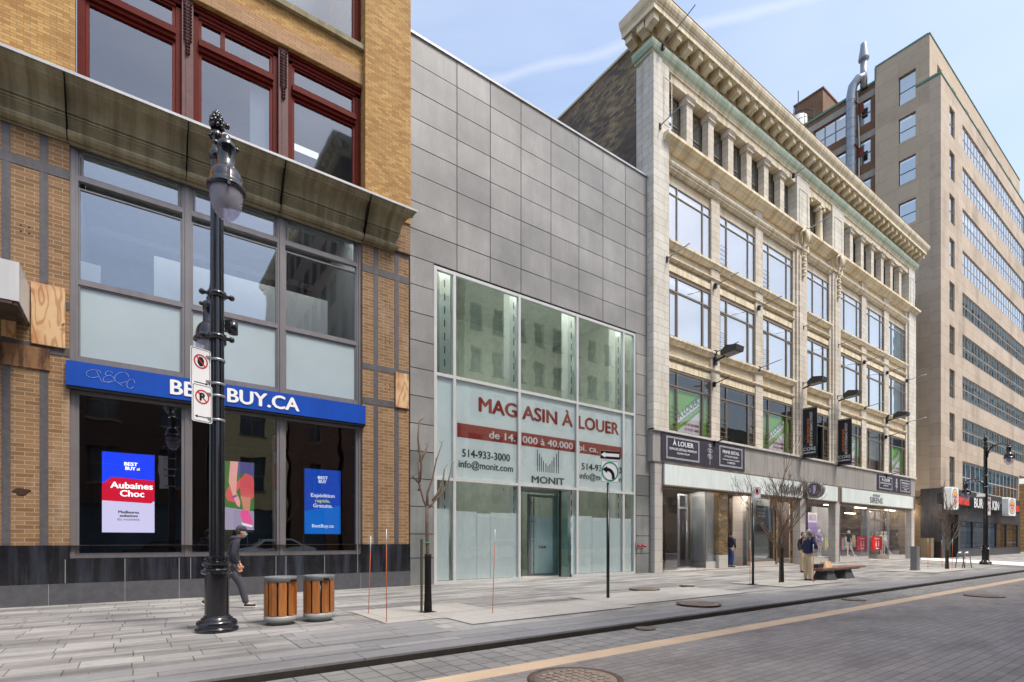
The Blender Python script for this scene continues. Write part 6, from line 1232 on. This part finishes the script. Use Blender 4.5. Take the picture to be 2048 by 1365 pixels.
# ---- bollards, hoops
x,y=G(1830,1142); T=thing('bollard','grey rectangular bollard right of the last shop','bollard',(x,y,0)); m=MB(); m.prism(rrect(.2,.13,.03,3),(0,0,.06),(1,0,0),(0,1,0),(0,0,1.06)); m.build('post',m_grey,T,local=True); m=MB(); m.box(-.24,-.16,0,.24,.16,.06); m.build('foot',m_steel,T,local=True)
x,y=G(1848,1116); T=thing('bollard','thin silver round bollard by the alley wall','bollard',(x,y,0)); m=MB(); m.lathe(0,0,[(.16,0),(.16,1.25),(.13,1.32),(.0001,1.34)],16); m.build('post',m_steel,T,local=True)
x,y=G(1876,1116.3); T=thing('litter_bin','black narrow bin against the corner of the tan building','litter bin',(x,y,0)); m=MB(); m.prism(rrect(.24,.2,.04,3),(0,0,0),(1,0,0),(0,1,0),(0,0,1.2)); m.box(-.26,-.22,1.2,.26,.22,1.28); m.build('body',m_black,T,local=True)
for px,py,l in ((1920,1136.5,'left silver bike hoop beside the distant small tree'),(1934,1136.5,'right silver bike hoop beside the distant lamp')):
    x,y=G(px,py); T=thing('bike_hoop',l,'bike rack',(x,y,0),R(-30),group='silver bike hoops'); m=MB(); m.tube([(-.26,0,0),(-.14,0,.72),(-.06,0,.82),(.06,0,.82),(.14,0,.72),(.26,0,0)],.024,8); m.build('hoop',m_steel,T,local=True); m=MB(); m.tube([(0,-.03,.7),(0,.03,.7)],.12,16); m.build('disc',m_steel,T,local=True)
# ---- trees
def limb(mb,p,d,l,r,depth,rnd,spread,kids_,up=.25,minr=.004):
    pts=[Vector(p)]; rr=[r]; d=Vector(d).normalized(); n=3
    for i in range(n):
        d=(d+Vector((rnd.uniform(-1,1),rnd.uniform(-1,1),rnd.uniform(-.3,1)*up+.05))*.16).normalized(); pts.append(pts[-1]+d*l/n); rr.append(max(minr,r*(1-.5*(i+1)/n)))
    mb.tube(pts,rr,6 if r>.01 else 4)
    if depth>0:
        for j in range(kids_):
            t=rnd.uniform(.35,1) if j else 1; i=min(n-1,int(t*n)); q=pts[i].lerp(pts[i+1],t*n-i if t<1 else 1)
            dd=(d+Vector((rnd.uniform(-1,1),rnd.uniform(-1,1),rnd.uniform(-.2,.7)))*spread).normalized(); limb(mb,q,dd,l*rnd.uniform(.55,.85),max(minr,rr[i+1]*.8),depth-1,rnd,spread,kids_,up,minr)
def tree(px,py,h,h0,label,seed,nb,depth,kids_,r,spread,guard=1,group='young bare street trees',minr=.004,lenf=.42,lean=0):
    x,y=G(px,py); T=thing('street_tree',label,'tree',(x,y,0),group=group); rnd=random.Random(seed); hS=h*S; z0=h0*S
    m=MB(); top=z0+(hS-z0)*.55; pts=[(0,0,0),(.01,0,z0*.5),(-.01,.01,z0),(lean,.01,top)]; m.tube(pts,[r,r*.9,r*.75,r*.35],10); m.build('trunk',m_bark,T,local=True)
    m=MB()
    for i in range(nb):
        t=i/(nb-1) if nb>1 else 0; z=z0+(top-z0)*t*.95; a=rnd.uniform(0,6.28) if nb>4 else i*6.28/nb+.5; limb(m,(lean*t,0,z),(math.cos(a)*.55,math.sin(a)*.55,.8+.6*t),(hS-z)*lenf*(1.15-.3*t),r*.45*(1-.4*t),depth,rnd,spread,kids_,minr=minr)
    limb(m,(lean,.01,top-.02),(0.05,0,1),(hS-top)*.75,r*.38,depth,rnd,spread,kids_,minr=minr); m.build('crown',m_twig,T,local=True)
    if guard:
        q=thing('tree_guard','black mesh guard and stake round the '+label.split(',')[0],'tree guard',(x,y,0),group='black mesh tree guards'); m=MB(); gh=(1.32,1.25,1.0)[guard-1]*S
        for i in range(14): a=i*.4488; m.tube([(.075*math.cos(a),.075*math.sin(a),.03),(.062*math.cos(a+.9),.062*math.sin(a+.9),gh)],.006,4); m.tube([(.075*math.cos(a),.075*math.sin(a),.03),(.062*math.cos(a-.9),.062*math.sin(a-.9),gh)],.006,4)
        for i in range(int(gh/.05)): m.lathe(0,0,[(.078-.016*i*.05/gh,.03+i*.05),(.078-.016*i*.05/gh,.04+i*.05)],12)
        m.lathe(0,0,[(.085,0),(.085,.04)],12); m.build('mesh',mat('black_rubber_mesh',c8(30,26,24),.8),q,local=True)
        m=MB(); m.box(-.15,-.03,0,-.12,.0,gh*1.22); m.box(-.15,-.03,0,.02,.0,.03); m.build('stake',mat('dark_stake',c8(66,58,34),.8),q,local=True)
        m=MB(); m.tube([(-.14,-.02,gh*1.15),(-.05,-.06,gh*1.13),(.06,-.02,gh*1.12),(0,.06,gh*1.12),(-.12,.0,gh*1.15)],.009,5); m.build('green_tie',m_green,q,local=True)
x,y=G(856,1225); T=thing('street_tree','thin sapling with five bare forked limbs in front of the grey panel wall','tree',(x,y,0),group='young bare street trees')
m=MB(); m.tube([(0,0,0),(.0,0,.8),(-.02,0,1.6),(-.02,0,2.05)],[.045,.04,.034,.034],10); m.build('trunk',m_bark,T,local=True); m=MB()
br=[[(-.02,0,2.03),(-.08,.02,2.15),(-.17,.03,2.45),(-.19,.03,2.8),(-.2,.02,3.08)],[(-.02,0,2.05),(.0,.02,2.3),(.1,.0,2.6),(.2,.04,2.95),(.33,.05,3.3)],[(-.17,.03,2.5),(-.12,.03,2.8),(-.21,.0,3.3),(-.2,-.02,3.65)],[(-.02,0,2.0),(.08,-.02,2.1),(.28,-.03,2.3),(.42,-.05,2.55),(.5,-.05,2.9)],[(.1,0,2.15),(.22,.03,2.3),(.34,.03,2.55),(.38,.04,2.8)],[(-.15,.03,2.9),(-.02,.1,3.1),(.05,.1,3.25)],[(-.18,.03,2.35),(-.1,.1,2.45),(-.28,.1,2.62)]]
for b in br: m.tube(b,[.028-.005*i for i in range(len(b))],6)
rnd=random.Random(4)
for b in br:
    for j in range(3): q=Vector(b[-1-(j%2)]); m.tube([q,q+Vector((rnd.uniform(-.1,.1),rnd.uniform(-.1,.1),rnd.uniform(.02,.12)))],[.006,.003],4)
m.build('crown',m_twig,T,local=True)
q=thing('tree_guard','black mesh guard and stake round the thin sapling by the grey wall','tree guard',(x,y,0),group='black mesh tree guards'); m=MB(); gh=1.12
for i in range(16): a=i*.3927; m.tube([(.075*math.cos(a),.075*math.sin(a),.03),(.062*math.cos(a+1.2),.062*math.sin(a+1.2),gh)],.005,4); m.tube([(.075*math.cos(a),.075*math.sin(a),.03),(.062*math.cos(a-1.2),.062*math.sin(a-1.2),gh)],.005,4)
for i in range(26): m.lathe(0,0,[(.078-.016*i/26,.03+i*.042),(.078-.016*i/26,.038+i*.042)],12)
m.lathe(0,0,[(.055,0.02),(.05,gh)],12); m.box(-.15,-.14,0,.13,.1,.012); m.build('mesh',mat('black_rubber_mesh',c8(36,30,28),.8),q,local=True)
m=MB(); m.box(-.17,-.05,0,-.135,-.015,gh*1.26); m.build('stake',mat('dark_stake',c8(74,66,40),.8),q,local=True); m=MB(); m.tube([(-.15,-.03,gh*1.22),(-.05,-.06,gh*1.2),(.06,-.02,gh*1.19),(0,.06,gh*1.19),(-.13,.0,gh*1.22)],.009,5); m.build('green_tie',m_green,q,local=True)
tree(1563,1166,4.4,1.0,'slim bare tree with a dense twig crown, between the middle black post and the man',11,15,3,3,.06,.42,2,lenf=.34)
tree(1894,1139,3.9,1.0,'smallest distant bare tree, in front of the fast food shop',23,10,2,3,.07,.6,3,minr=.007)
# ================================================================ people
def skin(name,ch,mm,parent,sub=2,smooth=True,inflate=0):
    """ch: list of chains, each [(x,y,z,r or (rx,ry)),...] or (index_of_vertex, [...]) to branch"""
    vs=[];es=[];rs=[];roots=[]
    for c in ch:
        if isinstance(c,tuple): st,pts=c; prev=st
        else: st,pts=None,c; prev=None
        for p in pts:
            vs.append(p[:3]); rs.append(p[3] if isinstance(p[3],tuple) else (p[3],p[3])); i=len(vs)-1
            if prev is None: roots.append(i)
            else: es.append((prev,i))
            prev=i
    me=bpy.data.meshes.new(name); me.from_pydata(vs,es,[]); o=bpy.data.objects.new(name,me); COL.objects.link(o)
    md=o.modifiers.new('skin','SKIN'); md.use_smooth_shade=True; md.branch_smoothing=.6
    for i,v in enumerate(me.skin_vertices[0].data): v.radius=(rs[i][0]+inflate,rs[i][1]+inflate); v.use_root=i in roots
    s=o.modifiers.new('sub','SUBSURF'); s.levels=s.render_levels=sub; me.materials.append(mm)
    dg=bpy.context.evaluated_depsgraph_get(); bpy.context.view_layer.update(); m2=bpy.data.meshes.new_from_object(o.evaluated_get(bpy.context.evaluated_depsgraph_get())); m2.materials.clear(); m2.materials.append(mm)
    for p in m2.polygons: p.use_smooth=True
    o.modifiers.clear(); o.data=m2; bpy.data.meshes.remove(me); o.parent=parent; return o
m_skin=mat('skin_tone',c8(206,156,128),.55,var=.05)
def head(T,c,yaw=0,pitch=0,hair=c8(50,40,34),cap=None,mask=None,glasses=False,scale=1,beard=False,skinm=None):
    M=Matrix.Translation(c)@Matrix.Rotation(yaw,4,'Z')@Matrix.Rotation(pitch,4,'Y')@Matrix.Scale(scale,4)
    def bld(mb,nm,mm): mb.v=[tuple(M@Vector(v)) for v in mb.v]; return mb.build(nm,mm,T,local=True)
    h=MB(); h.uvs((0,0,0),.1,18,12,sx=.98,sy=.78,sz=1.18); h.uvs((.025,0,-.055),.07,14,9,sx=1,sy=.85,sz=1.0)
    h.prism([(-.012,-.03),(.012,-.03),(.0,.02)],(.085,0,-.01),(0,1,0),(0,0,1),(.035,0,-.006)); 
    for sy in (-1,1): h.uvs((-.005,sy*.08,-.01),.028,8,6,sx=.7,sy=.35)
    bld(h,'head',skinm or m_skin)
    e=MB()
    for sy in (-1,1): e.uvs((.088,sy*.032,.012),.012,6,5)
    e.box(.093,-.022,-.072,.098,.022,-.064); bld(e,'face_features',m_black)
    if cap is not None:
        q=MB(); q.uvs((-.008,0,.03),.108,18,10,sx=1.0,sy=.86,sz=.95); q.v=[(a,b,max(c_,.028)) for a,b,c_ in q.v]; q.prism([(0,-.06),(.10,-.05),(.12,0),(.10,.05),(0,.06)],(.085,0,.028),(1,0,-.15),(0,1,0),(0,0,.012)); bld(q,'cap',cap)
    if hair is not None:
        q=MB(); q.uvs((-.018,0,.022),.106,18,12,sx=.95,sy=.84,sz=1.1); q.v=[(a,b,c_) if (a<.02 or c_>.06) else (a*.6,b*.9,max(c_,.05)) for a,b,c_ in q.v]; q.v=[(a,b,max(c_,-.06)) for a,b,c_ in q.v]; bld(q,'hair',mat('hair_%d'%int(hair[0]*1000),hair,.7))
    if beard: q=MB(); q.uvs((.03,0,-.075),.066,12,8,sx=1,sy=.95,sz=.8); bld(q,'beard',mat('hair_%d'%int(c8(50,40,34)[0]*1000),c8(50,40,34),.7))
    if mask is not None:
        q=MB(); q.uvs((.045,0,-.045),.066,14,9,sx=1.02,sy=.95,sz=.85)
        for sy in (-1,1): q.tube([(.06,sy*.055,-.03),(0,sy*.082,-.005)],.004,4)
        bld(q,'face_mask',mask)
    if glasses: q=MB(); q.box(.088,-.06,.0,.1,-.008,.03); q.box(.088,.008,.0,.1,.06,.03); q.box(.09,-.01,.015,.098,.01,.022); q.box(0,.078,.015,.095,.083,.022); q.box(0,-.083,.015,.095,-.078,.022); bld(q,'sunglasses',m_black)
def hand(T,w,d,n_,curl=.5,mm=None,side=1):
    """w wrist point, d direction to fingertips, n_ palm normal (towards palm side)"""
    w,d,n_=Vector(w),Vector(d).normalized(),Vector(n_).normalized(); s_=d.cross(n_).normalized()*side; ch=[[tuple(w)+(.022,),tuple(w+d*.05)+((.036,.018),),tuple(w+d*.085)+((.038,.017),)]]
    for i,(off,ln) in enumerate(((-.03,.07),(-.01,.08),(.011,.075),(.031,.058))):
        b=w+d*.075+s_*off; p=[b,b+d*.03+n_*.002,b+d*(.03+ln*.4)+n_*ln*curl*.4,b+d*(.03+ln*.55)+n_*ln*curl*.9]; ch.append([tuple(q)+(.0095,) for q in p])
    b=w+d*.025-s_*.028; ch.append([tuple(b)+(.012,),tuple(b-s_*.025+d*.03+n_*.01)+(.0105,),tuple(b-s_*.03+d*.062+n_*.02)+(.009,)])
    skin('hand',ch,mm or m_skin,T,1)
def person(label,loc,rz,J,top,pants,shoes,coatm=None,group=None,hd={},bulk=1.0,fat=0,skinm=None,bare=False,name='person',cat='person',hem=.0):
    """J joints in metres: hip,chest,neck,head, sh/el/wr L R, kn/an/toe L R"""
    T=thing(name,label,cat,loc,rz,group); sk=skinm or m_skin; b=bulk
    P3=lambda n: tuple(J[n])
    hip,ch_,nk=Vector(J['hip']),Vector(J['chest']),Vector(J['neck']); mid=(hip+ch_)/2
    body=[[tuple(hip)+((.10*b,.08*b),),tuple(mid)+((.09*b,.075*b),),tuple(ch_)+((.11*b,.08*b),),tuple(nk)+(.052,),tuple(Vector(J['head'])-Vector((0,0,.06)))+(.055,)]]
    idx=5
    for s_ in 'LR':
        body.append((2,[P3('sh'+s_)+(.04*b,),P3('el'+s_)+((.03 if not bare else .04)*b,),P3('wr'+s_)+(.026,)])); body.append((0,[tuple((Vector(J['hp'+s_])))+(.06*b,),P3('kn'+s_)+((.04 if not bare else .055)*b,),P3('an'+s_)+(.03,),P3('to'+s_)+(.03,)]))
    skin('body',body,sk,T,2)
    t=.018
    jk=[[tuple(hip+Vector((-.01,0,hem-.06)))+((.16*b+fat,.135*b+fat),),tuple(mid)+((.15*b+fat*1.2,.13*b+fat*1.2),),tuple(ch_)+((.17*b+fat*.3,.135*b+fat*.3),),tuple(ch_.lerp(nk,.55))+((.115*b,.1*b),),tuple(nk+Vector((0,0,.005)))+(.085,),tuple(nk+Vector((0,0,.04)))+(.068,)]]
    for s_ in 'LR':
        wr,el=Vector(J['wr'+s_]),Vector(J['el'+s_]); jk.append((2,[P3('sh'+s_)+(.078*b,),tuple(el)+(.062*b,),tuple(el.lerp(wr,.9))+(.044,)] if not bare else [P3('sh'+s_)+(.07*b,),tuple(Vector(J['sh'+s_]).lerp(el,.5))+(.06*b,)]))
    skin('jacket' if not bare else 'shirt',jk,top,T,2)
    tr=[[tuple(hip+Vector((0,0,.08)))+((.145*b+fat*.5,.12*b+fat*.5),),tuple(hip-Vector((0,0,.04)))+((.13*b,.11*b),)]]
    for s_ in 'LR': kn,an=Vector(J['kn'+s_]),Vector(J['an'+s_]); tr.append((1,[tuple(Vector(J['hp'+s_]))+(.105*b,),tuple(kn)+(.08*b,),tuple(kn.lerp(an,.85))+(.066,),tuple(kn.lerp(an,1.0))+(.062,)]) if not bare else (1,[tuple(Vector(J['hp'+s_]))+(.10*b,),tuple(Vector(J['hp'+s_]).lerp(kn,.5))+(.085*b,)]))
    skin('trousers',tr,pants,T,2)
    for s_ in 'LR':
        an,to=Vector(J['an'+s_]),Vector(J['to'+s_]); d=(to-an); d.z=0; d.normalize(); rise=J.get('rise'+s_,0); k_=Vector((0,0,-1))
        v=(to-an).normalized(); 
        skin('shoe',[[tuple(an-d*.05+k_*.035)+(.038,),tuple(an+v*.06+k_*.02)+(.042,),tuple(an+v*.14+k_*.0)+((.045,.032),),tuple(to+v*.03)+((.036,.024),)]],shoes,T,1)
        if not bare: skin('shoe_sole',[[tuple(an-d*.06+k_*.062)+((.04,.014),),tuple(an+v*.14+k_*.034)+((.046,.014),),tuple(to+v*.05+k_*.018)+((.038,.012),)]],J.get('sole',m_black),T,1)
        wr,el=Vector(J['wr'+s_]),Vector(J['el'+s_]); hand(T,wr,J.get('hd'+s_,(wr-el)),J.get('pn'+s_,(0,-1 if s_=='R' else 1,0)),J.get('curl',.6),sk,1)
    if hd is not None: head(T,J['head'],skinm=sk,**hd)
    return T
m_hood=mat('charcoal_hoodie',c8(50,50,62),.85,var=.1); m_track=mat('dark_track_trousers',c8(70,70,78),.85,var=.1); m_navyj=mat('navy_jacket',c8(22,32,72),.6,var=.15); m_beige=mat('beige_trousers',c8(196,176,148),.85,var=.06); m_shoe=mat('black_shoe',c8(24,24,26),.5); m_jean=mat('blue_jeans',c8(44,72,120),.85,var=.1); m_mask=mat('blue_face_mask',c8(110,180,200),.8)
# facing +x local
base=dict(hip=(0,0,.95),chest=(.0,0,1.33),neck=(.0,0,1.50),head=(.02,0,1.64),shL=(0,.2,1.44),shR=(0,-.2,1.44),elL=(-.02,.26,1.16),elR=(-.02,-.26,1.16),wrL=(.04,.27,.92),wrR=(.04,-.27,.92),hpL=(0,.09,.88),hpR=(0,-.09,.88),knL=(.02,.1,.5),knR=(.02,-.1,.5),anL=(0,.1,.085),anR=(0,-.1,.085),toL=(.14,.13,.04),toR=(.14,-.13,.04))
walk=dict(base); walk.update(hip=(0,0,.90),chest=(.09,0,1.27),neck=(.15,0,1.44),head=(.22,0,1.565),shL=(.08,.19,1.38),shR=(.12,-.19,1.38),elL=(.12,.24,1.12),elR=(.05,-.25,1.10),wrL=(.2,.19,.92),wrR=(.14,-.19,.88),hpL=(.02,.08,.84),hpR=(.0,-.08,.84),knR=(.2,-.09,.5),anR=(.30,-.09,.085),toR=(.45,-.1,.045),knL=(-.14,.09,.47),anL=(-.44,.09,.2),toL=(-.36,.1,.05),sole=m_intW)
wx,wy=G(459,1217)
person('man in black cap, blue mask and charcoal hoodie striding behind the left lamp post',(wx,wy,0),R(-4),walk,m_hood,m_track,m_shoe,hd=dict(cap=m_hood,hair=c8(70,64,60),mask=m_mask,pitch=R(8)),bulk=1.05)
T=bpy.data.objects[[o.name for o in COL.objects if o.get('category')=='person'][-1]]; q=MB(); q.uvs((.1,0,1.43),.1,14,8,sx=1.0,sy=1.15,sz=.6); q.build('hood',m_hood,T,local=True)
phone=dict(base); phone.update(chest=(.02,0,1.32),neck=(.05,0,1.47),head=(.11,0,1.59),elL=(.06,.27,1.14),elR=(.06,-.27,1.14),wrL=(.30,.10,1.16),wrR=(.30,-.10,1.16),hdL=(.6,-.5,.15),hdR=(.6,.5,.15),pnL=(.2,0,1),pnR=(.2,0,1),curl=.9)
px_,py_=G(1616,1162.5)
person('grey-haired man in navy jacket and beige trousers looking at a phone by the bench',(px_,py_,0),R(-22),phone,m_navyj,m_beige,m_shoe,hd=dict(hair=c8(110,104,100),glasses=True,pitch=R(25)),bulk=1.18,fat=.035)
T=thing('phone','small dark phone held by the man in the navy jacket','phone',(px_,py_,0),R(-22)); q=MB(); q.prism(rrect(.035,.07,.008,3),(.40,0,1.21),(0,1,0),(.8,0,.35),(-.005,0,.01)); q.build('slab',m_black,T,local=True)
dx_,dy_=X(1461,DT+.25),DT+.25
stand=dict(base); stand.update(head=(.05,0,1.64),elL=(.0,.24,1.16),wrL=(.1,.2,.96),wrR=(.08,-.25,.94))
person('bearded man in a navy puffer jacket and blue jeans standing in the shop doorway',(dx_,dy_,.07),R(-10),stand,mat('navy_puffer',c8(30,34,52),.6,var=.2,scale=6),m_jean,m_shoe,hd=dict(hair=c8(40,32,28),mask=m_mask,beard=False),bulk=1.06,hem=.02)
x,y=G(1606,1145); person('person with a turquoise mask half hidden behind the man with the phone',(x,y,0),R(-100),dict(base),m_hood,m_beige,m_shoe,hd=dict(hair=c8(120,80,50),mask=mat('turquoise_mask',c8(90,190,200),.8)))
# mannequins
m_man=mat('white_mannequin',c8(226,222,218),.4,var=.02)
mm_=dict(base); mm_.update(elR=(.05,-.3,1.2),wrR=(.2,-.16,1.1),elL=(.0,.32,1.2),wrL=(.15,.14,1.12))
mu_=dict(base); mu_.update(elR=(.05,-.36,1.56),wrR=(.08,-.16,1.72),elL=(0,.34,1.5),wrL=(.1,.2,1.3))
mk=dict(base); mk.update(knL=(.12,.12,.52),anL=(.3,.14,.1),toL=(.42,.16,.04))
tops=[mat('mint_top',c8(130,210,180),.8),mat('lilac_top',c8(170,150,200),.8),mat('black_top',c8(28,28,30),.8),mat('green_white_top',c8(180,210,170),.8,var=.3,scale=20),mat('stripe_top',c8(220,220,226),.8)]
ml=[(1617,mu_,0,'mannequin with raised arms and mint top, leftmost in the shop windows'),(1638,mm_,1,'mannequin in lilac top with crossed arms, beside the mint one'),(1697,mk,2,'mannequin in a black top behind the left red sign'),(1763,mm_,3,'mannequin with green and white top beside the bright red sign'),(1770,mk,4,'mannequin in a white top with raised stripe, right of the green one'),(1797,mu_,3,'dim mannequin in the rightmost window, beside the violet poster')]
for px,J,t_,l in ml:
    y=DT+1.1; x=X(px,y); T=person(l,(x,y,.36),R(-100),J,tops[t_],mat('white_shorts',c8(200,196,210),.8),m_man,hd=None,skinm=m_man,bare=True,name='mannequin',cat='mannequin',group='white mannequins in the fashion shop windows',bulk=.86)
    q=MB(); q.uvs((J['head'][0],0,J['head'][2]),.1,16,12,sx=.95,sy=.8,sz=1.2); q.build('head',m_man,T,local=True)
